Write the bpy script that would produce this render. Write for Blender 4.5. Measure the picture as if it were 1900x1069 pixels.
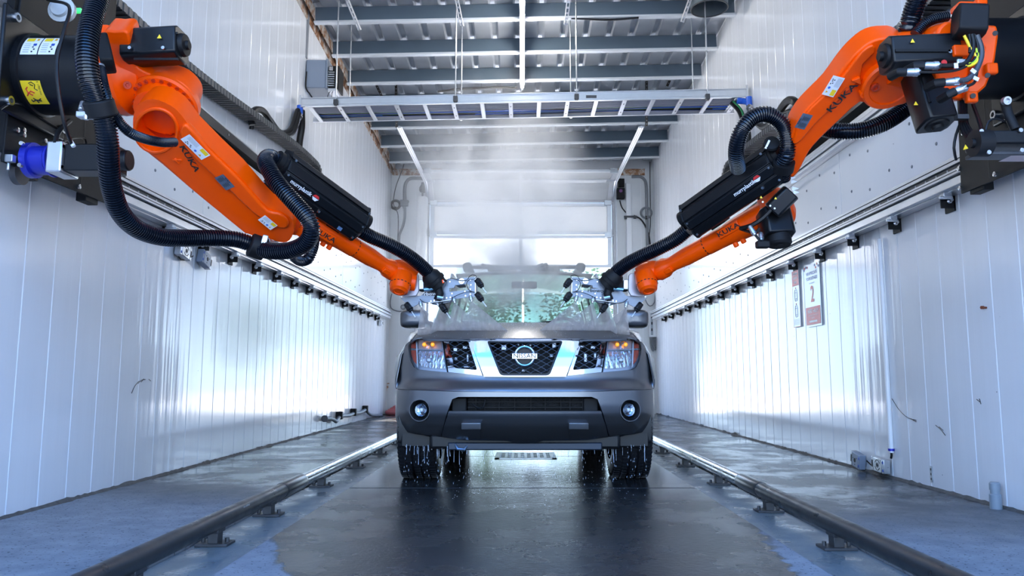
import bpy, bmesh, math, random
from math import sin, cos, tan, pi, radians, atan, sqrt, hypot
from mathutils import Vector, Matrix, noise
from mathutils.geometry import delaunay_2d_cdt
random.seed(7)
for o in list(bpy.data.objects): bpy.data.objects.remove(o)
C = bpy.context.scene.collection
SC = bpy.context.scene
# ---------------------------------------------------------------- camera
F = 1400.0; CX = 969.0; CY = 534.5; CAMH = 0.705
PITCH = atan(165.5 / F); CP, SP = cos(PITCH), sin(PITCH)
cd = bpy.data.cameras.new('camera'); cam = bpy.data.objects.new('camera', cd); C.objects.link(cam)
cam.location = (0, 0, CAMH); cam.rotation_euler = (pi/2 + PITCH, 0, 0)
cd.sensor_width = 36.0; cd.lens = 36.0 * F / 1900.0; cd.shift_x = -19.0 / 1900.0
cd.clip_start = 0.05; cd.clip_end = 400
cd.dof.use_dof = True; cd.dof.focus_distance = 4.9; cd.dof.aperture_fstop = 7.0
SC.camera = cam
# ---------------------------------------------------------------- world, sun, exposure
w = bpy.data.worlds.new('world'); SC.world = w; w.use_nodes = True
wn, wl = w.node_tree.nodes, w.node_tree.links
bg = wn['Background']
tc = wn.new('ShaderNodeTexCoord'); sep = wn.new('ShaderNodeSeparateXYZ'); rmp = wn.new('ShaderNodeValToRGB')
wl.new(tc.outputs['Generated'], sep.inputs[0]); wl.new(sep.outputs['Z'], rmp.inputs[0]); wl.new(rmp.outputs[0], bg.inputs[0])
e = rmp.color_ramp.elements
e[0].position = 0.0; e[0].color = (0.82, 1.06, 1.28, 1)
e[1].position = 0.55; e[1].color = (0.10, 0.36, 1.0, 1)
bg.inputs[1].default_value = 3.0
sd = bpy.data.lights.new('sun', 'SUN'); sun = bpy.data.objects.new('sun', sd); C.objects.link(sun)
sd.energy = 20.0; sd.angle = radians(0.6); sd.color = (1.0, 0.93, 0.84)
sun.rotation_euler = (radians(-42), 0, radians(-14))      # from behind the far door, shining towards the camera
sun.location = (0, 22, 14)
vs = SC.view_settings
vs.view_transform = 'Standard'; vs.look = 'None'; vs.gamma = 1.0; vs.exposure = 0.72; vs.use_curve_mapping = False
SC.cycles.use_denoising = True
SC.cycles.max_bounces = 12; SC.cycles.transparent_max_bounces = 24; SC.cycles.volume_bounces = 10
SC.cycles.caustics_reflective = False; SC.cycles.caustics_refractive = False
SC.cycles.sample_clamp_indirect = 6.0
SC.cycles.volume_step_rate = 2.0; SC.cycles.volume_max_steps = 96

# ---------------------------------------------------------------- pixel helpers (1900 x 1069 frame)
def ray(px, py):
    u = (px - CX) / F; v = (CY - py) / F
    return Vector((u, CP - v * SP, SP + v * CP))
EYE = Vector((0, 0, CAMH))
def aY(px, py, Y): d = ray(px, py); return EYE + d * (Y / d.y)
def aX(px, py, X): d = ray(px, py); return EYE + d * (X / d.x)
def aW(px, py, Y, off=.05):
    p = aY(px, py, Y); lim = 2.61 - off
    return p if abs(p.x) <= lim else aX(px, py, lim * (1 if p.x > 0 else -1))
def aZ(px, py, Z): d = ray(px, py); return EYE + d * ((Z - CAMH) / d.z)
def aP(px, py, P0, N): d = ray(px, py); return EYE + d * ((P0 - EYE).dot(N) / d.dot(N))
def sz(p, Y): return p * Y / F
V = Vector

# ---------------------------------------------------------------- materials
MATS = {}
def mat(name, col, rough=0.5, metal=0.0, coat=0.0, var=0.0, vscale=8.0, bump=0.0, bscale=60.0, emit=None, estr=0.0,
        spec=0.5, stretch=None, alpha=1.0, trans=0.0, rvar=0.0):
    if name in MATS: return MATS[name]
    m = bpy.data.materials.new(name); m.use_nodes = True; MATS[name] = m
    n, l = m.node_tree.nodes, m.node_tree.links
    b = n['Principled BSDF']
    b.inputs['Base Color'].default_value = (*col, 1); b.inputs['Roughness'].default_value = rough
    b.inputs['Metallic'].default_value = metal; b.inputs['Coat Weight'].default_value = coat
    b.inputs['Coat Roughness'].default_value = 0.06; b.inputs['Specular IOR Level'].default_value = spec
    b.inputs['Alpha'].default_value = alpha; b.inputs['Transmission Weight'].default_value = trans
    if emit: b.inputs['Emission Color'].default_value = (*emit, 1); b.inputs['Emission Strength'].default_value = estr
    if var or bump or rvar:
        g = n.new('ShaderNodeNewGeometry'); mp = n.new('ShaderNodeMapping'); l.new(g.outputs['Position'], mp.inputs[0])
        if stretch: mp.inputs['Scale'].default_value = stretch
    if var or rvar:
        t = n.new('ShaderNodeTexNoise'); t.inputs['Scale'].default_value = vscale; t.inputs['Detail'].default_value = 5
        l.new(mp.outputs[0], t.inputs['Vector'])
    if var:
        mx = n.new('ShaderNodeMix'); mx.data_type = 'RGBA'; l.new(t.outputs[0], mx.inputs[0])
        mx.inputs[6].default_value = (*[c * (1 - var) for c in col], 1)
        mx.inputs[7].default_value = (*[min(1, c * (1 + var)) for c in col], 1)
        l.new(mx.outputs[2], b.inputs['Base Color'])
    if rvar:
        mr = n.new('ShaderNodeMapRange'); l.new(t.outputs[0], mr.inputs[0])
        mr.inputs[1].default_value = .3; mr.inputs[2].default_value = .7
        mr.inputs[3].default_value = max(.02, rough - rvar); mr.inputs[4].default_value = rough + rvar
        l.new(mr.outputs[0], b.inputs['Roughness'])
    if bump:
        t2 = n.new('ShaderNodeTexNoise'); t2.inputs['Scale'].default_value = bscale; t2.inputs['Detail'].default_value = 3
        l.new(mp.outputs[0], t2.inputs['Vector'])
        bp = n.new('ShaderNodeBump'); bp.inputs['Strength'].default_value = bump; bp.inputs['Distance'].default_value = 0.01
        l.new(t2.outputs[0], bp.inputs['Height']); l.new(bp.outputs[0], b.inputs['Normal'])
    return m
M_ORANGE = mat('robot_orange', (1.0, 0.085, 0.0), 0.30, spec=.25, var=.05, vscale=5, bump=.05, bscale=220)
M_ORANGE2 = mat('robot_orange_dark', (0.55, 0.035, 0.003), 0.45)
M_BLACK = mat('black_paint', (0.004, 0.0045, 0.006), 0.36, spec=.35, bump=.05, bscale=300)
M_BLACKM = mat('black_matte', (0.005, 0.005, 0.006), 0.6, spec=.3, var=.3, vscale=20)
M_BOX = mat('black_box_metal', (0.005, 0.006, 0.008), 0.32, spec=.4, var=.25, vscale=70)
M_HOSE = mat('hose_rubber', (0.003, 0.005, 0.010), 0.22, spec=.6)
M_RUB = mat('rubber', (0.005, 0.005, 0.006), 0.45, spec=.3)
M_STEEL = mat('galvanised_steel', (0.55, 0.57, 0.60), 0.34, 0.9, var=.15, vscale=25, rvar=.08)
M_BRUSH = mat('brushed_steel', (0.20, 0.225, 0.27), 0.42, 0.7, var=.18, vscale=30, stretch=(1, 1, 9))
M_ALU = mat('aluminium', (0.66, 0.67, 0.69), 0.3, 0.85, var=.08, vscale=14)
M_ALUL = mat('aluminium_bright', (0.62, 0.63, 0.66), 0.38, 0.7, var=.1, vscale=12)
M_CHROME = mat('chrome', (0.60, 0.66, 0.76), 0.06, 1.0)
M_BOLT = mat('bolt_steel', (0.6, 0.6, 0.6), 0.25, 1.0)
M_DSTEEL = mat('dark_steel', (0.07, 0.07, 0.075), 0.45, 0.6, var=.3, vscale=20)
M_WHITE = mat('white_plastic', (0.82, 0.83, 0.85), 0.35)
M_LABEL = mat('label_white', (0.78, 0.80, 0.84), 0.4)
M_YEL = mat('label_yellow', (0.9, 0.62, 0.02), 0.4)
M_PRINT = mat('print_black', (0.01, 0.01, 0.012), 0.5)
M_PGREY = mat('print_grey', (0.35, 0.38, 0.42), 0.5)
M_PRED = mat('print_red', (0.62, 0.03, 0.03), 0.4)
M_PBLUE = mat('print_blue', (0.03, 0.08, 0.35), 0.4)
M_GREYBOX = mat('grey_enclosure', (0.22, 0.26, 0.33), 0.42)
M_BLUEF = mat('blue_anodised', (0.02, 0.03, 0.42), 0.3, 0.3)
M_BLUE = mat('cable_blue', (0.01, 0.10, 0.55), 0.4)
M_GREEN = mat('cable_green', (0.01, 0.20, 0.06), 0.4)
M_CABG = mat('cable_grey', (0.30, 0.32, 0.40), 0.45)
M_CONDUIT = mat('conduit_grey', (0.20, 0.21, 0.23), 0.45, var=.1)
M_PVC = mat('pvc_grey_pipe', (0.26, 0.30, 0.34), 0.4)
M_RUST = mat('rusty_white_steel', (0.5, 0.4, 0.3), 0.6)

def nodes_of(name):
    m = bpy.data.materials.new(name); m.use_nodes = True; MATS[name] = m
    return m, m.node_tree.nodes, m.node_tree.links, m.node_tree.nodes['Principled BSDF']
def ramp(n, pts):
    r = n.new('ShaderNodeValToRGB'); e = r.color_ramp.elements
    while len(e) < len(pts): e.new(0.5)
    for i, (p, c) in enumerate(pts): e[i].position = p; e[i].color = (*c, 1)
    return r
# rust
n, l = M_RUST.node_tree.nodes, M_RUST.node_tree.links; b = n['Principled BSDF']
g = n.new('ShaderNodeNewGeometry'); t = n.new('ShaderNodeTexNoise'); t.inputs['Scale'].default_value = 9; t.inputs['Detail'].default_value = 8; t.inputs['Roughness'].default_value = .7
l.new(g.outputs['Position'], t.inputs['Vector']); r = ramp(n, [(.44, (.66, .62, .58)), (.54, (.40, .20, .09)), (.64, (.16, .05, .02))])
l.new(t.outputs[0], r.inputs[0]); l.new(r.outputs[0], b.inputs['Base Color'])
# glossy white wall board with soft vertical waviness
def wallmat(name, col, rough, bstr, sx):
    m, n, l, b = nodes_of(name)
    b.inputs['Roughness'].default_value = rough; b.inputs['Specular IOR Level'].default_value = .6
    g = n.new('ShaderNodeNewGeometry'); mp = n.new('ShaderNodeMapping'); l.new(g.outputs['Position'], mp.inputs[0])
    mp.inputs['Scale'].default_value = (1, 1, .04)
    t = n.new('ShaderNodeTexNoise'); t.inputs['Scale'].default_value = sx; t.inputs['Detail'].default_value = 2; l.new(mp.outputs[0], t.inputs['Vector'])
    bp = n.new('ShaderNodeBump'); bp.inputs['Strength'].default_value = bstr; bp.inputs['Distance'].default_value = .02
    l.new(t.outputs[0], bp.inputs['Height']); l.new(bp.outputs[0], b.inputs['Normal'])
    t2 = n.new('ShaderNodeTexNoise'); t2.inputs['Scale'].default_value = 3; t2.inputs['Detail'].default_value = 6; l.new(mp.outputs[0], t2.inputs['Vector'])
    mx = n.new('ShaderNodeMix'); mx.data_type = 'RGBA'; l.new(t2.outputs[0], mx.inputs[0])
    mx.inputs[6].default_value = (*[c * .93 for c in col], 1); mx.inputs[7].default_value = (*[min(1, c * 1.04) for c in col], 1)
    # small specks of dirt
    t3 = n.new('ShaderNodeTexVoronoi'); t3.inputs['Scale'].default_value = 5.0; l.new(g.outputs['Position'], t3.inputs['Vector'])
    lt = n.new('ShaderNodeMath'); lt.operation = 'LESS_THAN'; lt.inputs[1].default_value = .022; l.new(t3.outputs['Distance'], lt.inputs[0])
    mx2 = n.new('ShaderNodeMix'); mx2.data_type = 'RGBA'; l.new(lt.outputs[0], mx2.inputs[0]); l.new(mx.outputs[2], mx2.inputs[6])
    mx2.inputs[7].default_value = (.22, .24, .28, 1); l.new(mx2.outputs[2], b.inputs['Base Color'])
    return m
M_WALL = wallmat('glossy_wall_board', (0.78, 0.80, 0.84), 0.11, .10, 13)
M_CLAD = wallmat('upper_cladding_board', (0.80, 0.81, 0.83), 0.14, .03, 4)
M_JOINT = mat('joint_bead', (0.86, 0.88, 0.92), 0.3)
M_BACK = mat('back_wall_board', (0.74, 0.75, 0.76), 0.4, var=.05, vscale=3)
# corrugated deck and purlins
M_DECK = mat('roof_deck', (0.52, 0.55, 0.60), 0.36, 0.4, var=.15, vscale=4)
M_PURL = mat('purlin_paint', (0.11, 0.155, 0.20), 0.42, 0.1, var=.15, vscale=3)
M_FLANGE = mat('purlin_flange', (0.62, 0.65, 0.68), 0.4, 0.2)
# wet concrete
def floormat(name, mode):
    m, n, l, b = nodes_of(name)
    g = n.new('ShaderNodeNewGeometry'); sp = n.new('ShaderNodeSeparateXYZ'); l.new(g.outputs['Position'], sp.inputs[0])
    def M(op, a, b_=None, c=None):
        q = n.new('ShaderNodeMath'); q.operation = op
        for i, x in enumerate((a, b_, c)):
            if x is None: continue
            if isinstance(x, (int, float)): q.inputs[i].default_value = x
            else: l.new(x, q.inputs[i])
        return q.outputs[0]
    def N(scale, detail=5, rough=.6):
        t = n.new('ShaderNodeTexNoise'); t.inputs['Scale'].default_value = scale; t.inputs['Detail'].default_value = detail
        t.inputs['Roughness'].default_value = rough; l.new(g.outputs['Position'], t.inputs['Vector']); return t.outputs[0]
    def SM(x, a, b_):
        q = n.new('ShaderNodeMapRange'); q.interpolation_type = 'SMOOTHSTEP'; l.new(x, q.inputs[0]); q.inputs[1].default_value = a; q.inputs[2].default_value = b_
        return q.outputs[0]
    X, Y = sp.outputs['X'], sp.outputs['Y']; aXx = M('ABSOLUTE', X)
    n1 = N(1.3); n2 = N(7); n3 = N(55, 3)
    wob = M('MULTIPLY', M('SUBTRACT', n1, .5), 1.1); wob2 = M('MULTIPLY', M('SUBTRACT', n2, .5), .25)
    w_ = M('ADD', wob, wob2)
    if mode == 'lane':   # dry fringe along the outer edges of the near lane
        edge = M('SUBTRACT', aXx, M('MULTIPLY', M('SUBTRACT', 3.15, Y), .35))
        sg = M('SIGN', X)
        sl = M('SUBTRACT', aXx, M('MULTIPLY', Y, M('SUBTRACT', .28, M('MULTIPLY', sg, .13))))
        sl = M('SUBTRACT', sl, M('ADD', .1275, M('MULTIPLY', sg, .4325)))
        dry = SM(M('ADD', sl, M('MULTIPLY', wob2, .9)), -.01, .02)
    else:
        near = M('SUBTRACT', 1.0, SM(M('ADD', M('ADD', Y, M('MULTIPLY', w_, 1.6)), M('MULTIPLY', X, .22)), 3.6, 5.2))
        dry = near
    spk = SM(n3, .60, .66)                      # dark droplet specks on the dry part
    dryc = ramp(n, [(.3, (.20, .22, .25)), (.7, (.31, .33, .36))]); l.new(n2, dryc.inputs[0])
    wetc = ramp(n, [(.3, (.020, .020, .021)), (.7, (.042, .042, .043))]); l.new(N(3.5), wetc.inputs[0])
    mx = n.new('ShaderNodeMix'); mx.data_type = 'RGBA'; l.new(M('MULTIPLY', dry, M('SUBTRACT', 1.0, M('MULTIPLY', spk, .8))), mx.inputs[0])
    l.new(wetc.outputs[0], mx.inputs[6]); l.new(dryc.outputs[0], mx.inputs[7]); l.new(mx.outputs[2], b.inputs['Base Color'])
    pud = SM(N(2.2, 6, .65), .44, .60)          # standing water versus damp concrete
    if mode == 'lane':
        under = SM(M('ADD', M('ABSOLUTE', M('SUBTRACT', Y, 6.4)), wob), 2.2, 1.0)
        pud = M('MULTIPLY', pud, M('ADD', .35, M('MULTIPLY', under, .65)))
        pud = M('MAXIMUM', pud, M('MULTIPLY', under, .9))
    wr = M('ADD', .29, M('MULTIPLY', pud, -.17))
    ro = M('ADD', M('MULTIPLY', wr, M('SUBTRACT', 1.0, dry)), M('MULTIPLY', dry, .72)); l.new(ro, b.inputs['Roughness'])
    bp = n.new('ShaderNodeBump'); bp.inputs['Strength'].default_value = .35; bp.inputs['Distance'].default_value = .006
    hh = M('ADD', M('MULTIPLY', N(38, 5, .7), M('SUBTRACT', 1.1, pud)), M('MULTIPLY', N(16, 2), .35))
    l.new(hh, bp.inputs['Height']); l.new(bp.outputs[0], b.inputs['Normal'])
    b.inputs['Specular IOR Level'].default_value = .2
    return m
M_FLOOR = floormat('wet_concrete_lane', 'lane'); M_SIDE = floormat('damp_concrete_side', 'side')
M_GROUT = mat('grout', (0.09, 0.085, 0.08), 0.8, var=.6, vscale=30)
# glass
def glassmat(name, tint, tr, rough=0.02):
    m = bpy.data.materials.new(name); m.use_nodes = True; n, l = m.node_tree.nodes, m.node_tree.links
    n.remove(n['Principled BSDF']); o = n['Material Output']
    t = n.new('ShaderNodeBsdfTransparent'); t.inputs[0].default_value = (*tint, 1)
    gl = n.new('ShaderNodeBsdfGlossy'); gl.inputs['Roughness'].default_value = rough
    fr = n.new('ShaderNodeFresnel'); fr.inputs[0].default_value = 1.5
    mx = n.new('ShaderNodeMixShader'); l.new(fr.outputs[0], mx.inputs[0]); l.new(t.outputs[0], mx.inputs[1]); l.new(gl.outputs[0], mx.inputs[2])
    l.new(mx.outputs[0], o.inputs[0]); return m
M_GLASS = glassmat('car_glass', (.42, .56, .51), 1); M_LENS = glassmat('clear_lens', (.93, .96, 1.0), 1)
M_CLEAR = glassmat('clear_pane', (.93, .95, .97), 1, .05)
def translucent(name, col, w):
    m = bpy.data.materials.new(name); m.use_nodes = True; n, l = m.node_tree.nodes, m.node_tree.links
    b = n['Principled BSDF']; o = n['Material Output']; b.inputs['Base Color'].default_value = (*col, 1); b.inputs['Roughness'].default_value = .25
    t = n.new('ShaderNodeBsdfTranslucent'); t.inputs[0].default_value = (*col, 1)
    mx = n.new('ShaderNodeMixShader'); mx.inputs[0].default_value = w; l.new(b.outputs[0], mx.inputs[1]); l.new(t.outputs[0], mx.inputs[2])
    l.new(mx.outputs[0], o.inputs[0]); return m
M_POLY = translucent('polycarbonate_pane', (.62, .63, .64), .30)
M_POLYC = translucent('polycarbonate_pane_clear', (.95, .96, .97), .85)
def volmat(name, dens, col=(1, 1, 1), aniso=.3, noisy=None, falloff=None):
    m = bpy.data.materials.new(name); m.use_nodes = True; n, l = m.node_tree.nodes, m.node_tree.links
    n.remove(n['Principled BSDF']); o = n['Material Output']
    v = n.new('ShaderNodeVolumeScatter'); v.inputs['Color'].default_value = (*col, 1); v.inputs['Anisotropy'].default_value = aniso
    v.inputs['Density'].default_value = dens; l.new(v.outputs[0], o.inputs['Volume'])
    if noisy:
        g = n.new('ShaderNodeNewGeometry'); t = n.new('ShaderNodeTexNoise'); t.inputs['Scale'].default_value = noisy; t.inputs['Detail'].default_value = 4
        t.inputs['Distortion'].default_value = 1.3; t.inputs['Detail'].default_value = 7; t.inputs['Roughness'].default_value = .6
        l.new(g.outputs['Position'], t.inputs['Vector'])
        mr = n.new('ShaderNodeMapRange'); l.new(t.outputs[0], mr.inputs[0]); mr.inputs[1].default_value = .44; mr.inputs[2].default_value = .62
        mr.inputs[3].default_value = 0; mr.inputs[4].default_value = dens
        out = mr.outputs[0]
        if falloff:   # soft ellipsoid falloff about a centre, in metres
            (cx, cy, cz), (rx, ry, rz) = falloff
            mp = n.new('ShaderNodeMapping'); mp.vector_type = 'TEXTURE'; mp.inputs['Location'].default_value = (cx, cy, cz); mp.inputs['Scale'].default_value = (rx, ry, rz)
            l.new(g.outputs['Position'], mp.inputs[0]); ln = n.new('ShaderNodeVectorMath'); ln.operation = 'LENGTH'; l.new(mp.outputs[0], ln.inputs[0])
            m2 = n.new('ShaderNodeMapRange'); m2.interpolation_type = 'SMOOTHSTEP'; l.new(ln.outputs['Value'], m2.inputs[0]); m2.inputs[1].default_value = 1.0; m2.inputs[2].default_value = .15
            m2.inputs[3].default_value = 0; m2.inputs[4].default_value = 1
            mm = n.new('ShaderNodeMath'); mm.operation = 'MULTIPLY'; l.new(out, mm.inputs[0]); l.new(m2.outputs[0], mm.inputs[1]); out = mm.outputs[0]
        l.new(out, v.inputs['Density'])
    return m

# ---------------------------------------------------------------- mesh builder
def frame(d, up=V((0, 0, 1))):
    """orthonormal (x, y, z) with z along d"""
    z = V(d).normalized(); x = V(up).cross(z)
    if x.length < 1e-5: x = V((1, 0, 0)).cross(z)
    x.normalize(); return x, z.cross(x), z
class MB:
    def __init__(s): s.v = []; s.f = []
    def add(s, vs, fs):
        k = len(s.v); s.v += [tuple(p) for p in vs]; s.f += [tuple(i + k for i in f) for f in fs]; return s
    def box(s, c, d, ax=None):
        """c centre, d full sizes, ax optional three axes"""
        c = V(c); ax = ax or (V((1, 0, 0)), V((0, 1, 0)), V((0, 0, 1)))
        h = [a * (k / 2) for a, k in zip(ax, d)]
        p = [c + h[0] * i + h[1] * j + h[2] * k for i in (-1, 1) for j in (-1, 1) for k in (-1, 1)]
        return s.add(p, [(0, 1, 3, 2), (4, 6, 7, 5), (0, 4, 5, 1), (2, 3, 7, 6), (0, 2, 6, 4), (1, 5, 7, 3)])
    def b2(s, a, b): a, b = V(a), V(b); return s.box((a + b) / 2, [abs(x) for x in (b - a)])
    def prism(s, pts, ext):
        pts = [V(p) for p in pts]; n = len(pts); e = V(ext)
        return s.add(pts + [p + e for p in pts], [tuple(range(n - 1, -1, -1)), tuple(range(n, 2 * n))] + [(i, (i + 1) % n, (i + 1) % n + n, i + n) for i in range(n)])
    def lathe(s, o, d, prof, seg=24, cap=True, up=V((0, 0, 1)), sq=None):
        """prof: list of (along, radius)"""
        x, y, z = frame(d, up); o = V(o); vs = []; fs = []
        for (a, r) in prof:
            for k in range(seg):
                t = 2 * pi * k / seg; vs.append(o + z * a + (x * cos(t) + y * sin(t)) * r)
        for i in range(len(prof) - 1):
            for k in range(seg):
                q = (k + 1) % seg; fs.append((i * seg + k, i * seg + q, (i + 1) * seg + q, (i + 1) * seg + k))
        if cap: fs.append(tuple(range(seg - 1, -1, -1))); fs.append(tuple(range((len(prof) - 1) * seg, len(prof) * seg)))
        return s.add(vs, fs)
    def cyl(s, a, b, r, seg=16, r2=None): a, b = V(a), V(b); return s.lathe(a, b - a, [(0, r), ((b - a).length, r if r2 is None else r2)], seg)
    def tube(s, path, r, seg=8, cap=True, rf=None, closed=False):
        path = [V(p) for p in path]; n = len(path); vs = []; fs = []
        t0 = (path[1] - path[0]).normalized(); x, y, z = frame(t0)
        for i, p in enumerate(path):
            t = (path[min(i + 1, n - 1)] - path[max(i - 1, 0)])
            t = t.normalized() if t.length > 1e-9 else z
            x = (x - t * x.dot(t)); x = x.normalized() if x.length > 1e-6 else frame(t)[0]; y = t.cross(x); z = t
            rr = rf(i) if rf else r
            for k in range(seg):
                a = 2 * pi * k / seg; vs.append(p + (x * cos(a) + y * sin(a)) * rr)
        for i in range(n - 1):
            for k in range(seg):
                q = (k + 1) % seg; fs.append((i * seg + k, i * seg + q, (i + 1) * seg + q, (i + 1) * seg + k))
        if cap: fs.append(tuple(range(seg - 1, -1, -1))); fs.append(tuple(range((n - 1) * seg, n * seg)))
        return s.add(vs, fs)
    def quad(s, a, b, c, d): return s.add([a, b, c, d], [(0, 1, 2, 3)])
    def grid(s, rows, close=False):
        """rows: list of equal-length point lists"""
        n = len(rows[0]); vs = [p for r in rows for p in r]; fs = []
        for i in range(len(rows) - 1):
            for k in range(n if close else n - 1):
                q = (k + 1) % n; fs.append((i * n + k, i * n + q, (i + 1) * n + q, (i + 1) * n + k))
        return s.add(vs, fs)
def build(name, mb, m, parent=None, bevel=0, seg=2, smooth=35, label=None, cat=None, group=None, kind=None, solid=0, local=True, link=True):
    me = bpy.data.meshes.new(name); off = V((0, 0, 0))
    vs = mb.v
    if local:   # origin at the middle of the base
        xs = [p[0] for p in vs]; ys = [p[1] for p in vs]; zs = [p[2] for p in vs]
        off = V(((min(xs) + max(xs)) / 2, (min(ys) + max(ys)) / 2, min(zs)))
        vs = [(p[0] - off.x, p[1] - off.y, p[2] - off.z) for p in vs]
    me.from_pydata(vs, [], mb.f); me.update()
    bm = bmesh.new(); bm.from_mesh(me); bmesh.ops.recalc_face_normals(bm, faces=bm.faces); bm.to_mesh(me); bm.free()
    if smooth is not None:
        me.polygons.foreach_set('use_smooth', [True] * len(me.polygons)); me.set_sharp_from_angle(angle=radians(smooth))
    me.materials.append(m)
    o = bpy.data.objects.new(name, me); C.objects.link(o)
    o.location = off
    if parent:
        o.parent = parent; o.matrix_parent_inverse = world_of(parent).inverted()
    if solid:
        q = o.modifiers.new('solid', 'SOLIDIFY'); q.thickness = solid; q.offset = 0
    if bevel:
        q = o.modifiers.new('bevel', 'BEVEL'); q.width = bevel; q.segments = seg; q.limit_method = 'ANGLE'; q.angle_limit = radians(40)
    tag(o, label, cat, group, kind); return o
def tag(o, label=None, cat=None, group=None, kind=None):
    if label: o['label'] = label
    if cat: o['category'] = cat
    if group: o['group'] = group
    if kind: o['kind'] = kind
    return o
def thing(name, label, cat, loc=(0, 0, 0), group=None, kind=None):
    o = bpy.data.objects.new(name, None); C.objects.link(o); o.location = loc; o.empty_display_size = .1
    return tag(o, label, cat, group, kind)
def world_of(o): return world_of(o.parent) @ o.matrix_parent_inverse @ o.matrix_basis if o.parent else o.matrix_basis.copy()
def dup(o, loc, parent=None, name=None):
    """copy of a mesh object at a world location (shares its mesh)"""
    c = o.copy(); C.objects.link(c); c.parent = None; c.location = loc
    if parent:
        c.parent = parent; c.matrix_parent_inverse = world_of(parent).inverted()
    return c
def put(name, me_obj, mtx, parent):
    c = me_obj.copy(); C.objects.link(c); c.name = name; c.parent = None; c.matrix_parent_inverse = Matrix.Identity(4)
    c.matrix_basis = mtx
    if parent: c.parent = parent; c.matrix_parent_inverse = world_of(parent).inverted()
    return c
def spline(pts, step=.01):
    pts = [V(p) for p in pts]; P = [pts[0] * 2 - pts[1]] + pts + [pts[-1] * 2 - pts[-2]]; out = []
    for i in range(1, len(P) - 2):
        a, b_, c, d = P[i - 1:i + 3]; n = max(2, int((c - b_).length / step))
        for k in range(n):
            t = k / n
            out.append(.5 * ((2 * b_) + (c - a) * t + (2 * a - 5 * b_ + 4 * c - d) * t * t + (3 * b_ - a - 3 * c + d) * t ** 3))
    out.append(pts[-1]); return out
def resample(path, step):
    out = [path[0]]; acc = 0
    for a, b_ in zip(path, path[1:]):
        L = (b_ - a).length
        while acc + L >= step:
            t = (step - acc) / L if L else 0; a = a.lerp(b_, t); out.append(a.copy()); L = (b_ - a).length; acc = 0
        acc += L
    return out
def hose(name, pts, r, parent, m=None, pitch=.0125, seg=20, depth=.16, **kw):
    p = resample(spline(pts, .004), pitch / 4)
    prof = (1.0, 1.0, 1 - depth, 1 - depth)
    return build(name, MB().tube(p, r, seg, rf=lambda i: r * prof[i % 4]), m or M_HOSE, parent, smooth=50, **kw)
def cable(name, pts, r, m, parent=None, seg=6, step=.03, **kw):
    return build(name, MB().tube(spline(pts, step), r, seg), m, parent, **kw)
def textmb(s, P, xd, yd, h, depth=.0008, bold=False, wid=1.0, align='CENTER'):
    cu = bpy.data.curves.new('t', 'FONT'); cu.body = s; cu.size = 1.0; cu.extrude = 0; cu.resolution_u = 2; cu.align_x = align; cu.align_y = 'CENTER'
    if bold: cu.offset = .018
    ob = bpy.data.objects.new('t', cu); me = bpy.data.meshes.new_from_object(ob)
    xd, yd = V(xd).normalized(), V(yd).normalized(); nn = xd.cross(yd)
    mb = MB(); k = h / .70
    mb.add([V(P) + xd * (v.co.x * k * wid) + yd * (v.co.y * k) + nn * depth for v in me.vertices], [tuple(p.vertices) for p in me.polygons])
    bpy.data.objects.remove(ob); bpy.data.curves.remove(cu); bpy.data.meshes.remove(me)
    return mb
def text(name, s, P, xd, yd, h, m, parent, **kw):
    return build(name, textmb(s, P, xd, yd, h, **kw), m, parent, smooth=None)
def inside(p, poly):
    x, y = p; c = False; n = len(poly)
    for i in range(n):
        x1, y1 = poly[i]; x2, y2 = poly[(i + 1) % n]
        if (y1 > y) != (y2 > y) and x < (x2 - x1) * (y - y1) / (y2 - y1) + x1: c = not c
    return c
def densify(poly, step):
    out = []
    for a, b_ in zip(poly, poly[1:] + poly[:1]):
        n = max(1, int(hypot(b_[0] - a[0], b_[1] - a[1]) / step))
        out += [(a[0] + (b_[0] - a[0]) * k / n, a[1] + (b_[1] - a[1]) * k / n) for k in range(n)]
    return out
def rnd(poly, r, n=4):
    """round the corners of a polygon"""
    out = []; N = len(poly)
    for i in range(N):
        p = V(poly[i]).to_2d(); a = V(poly[i - 1]).to_2d() - p; b_ = V(poly[(i + 1) % N]).to_2d() - p
        k = min(r, a.length * .45, b_.length * .45); A = p + a.normalized() * k; B = p + b_.normalized() * k
        for j in range(n + 1):
            t = j / n; q = A * (1 - t) ** 2 + p * 2 * t * (1 - t) + B * t * t; out.append((q.x, q.y))
    return out
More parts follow.
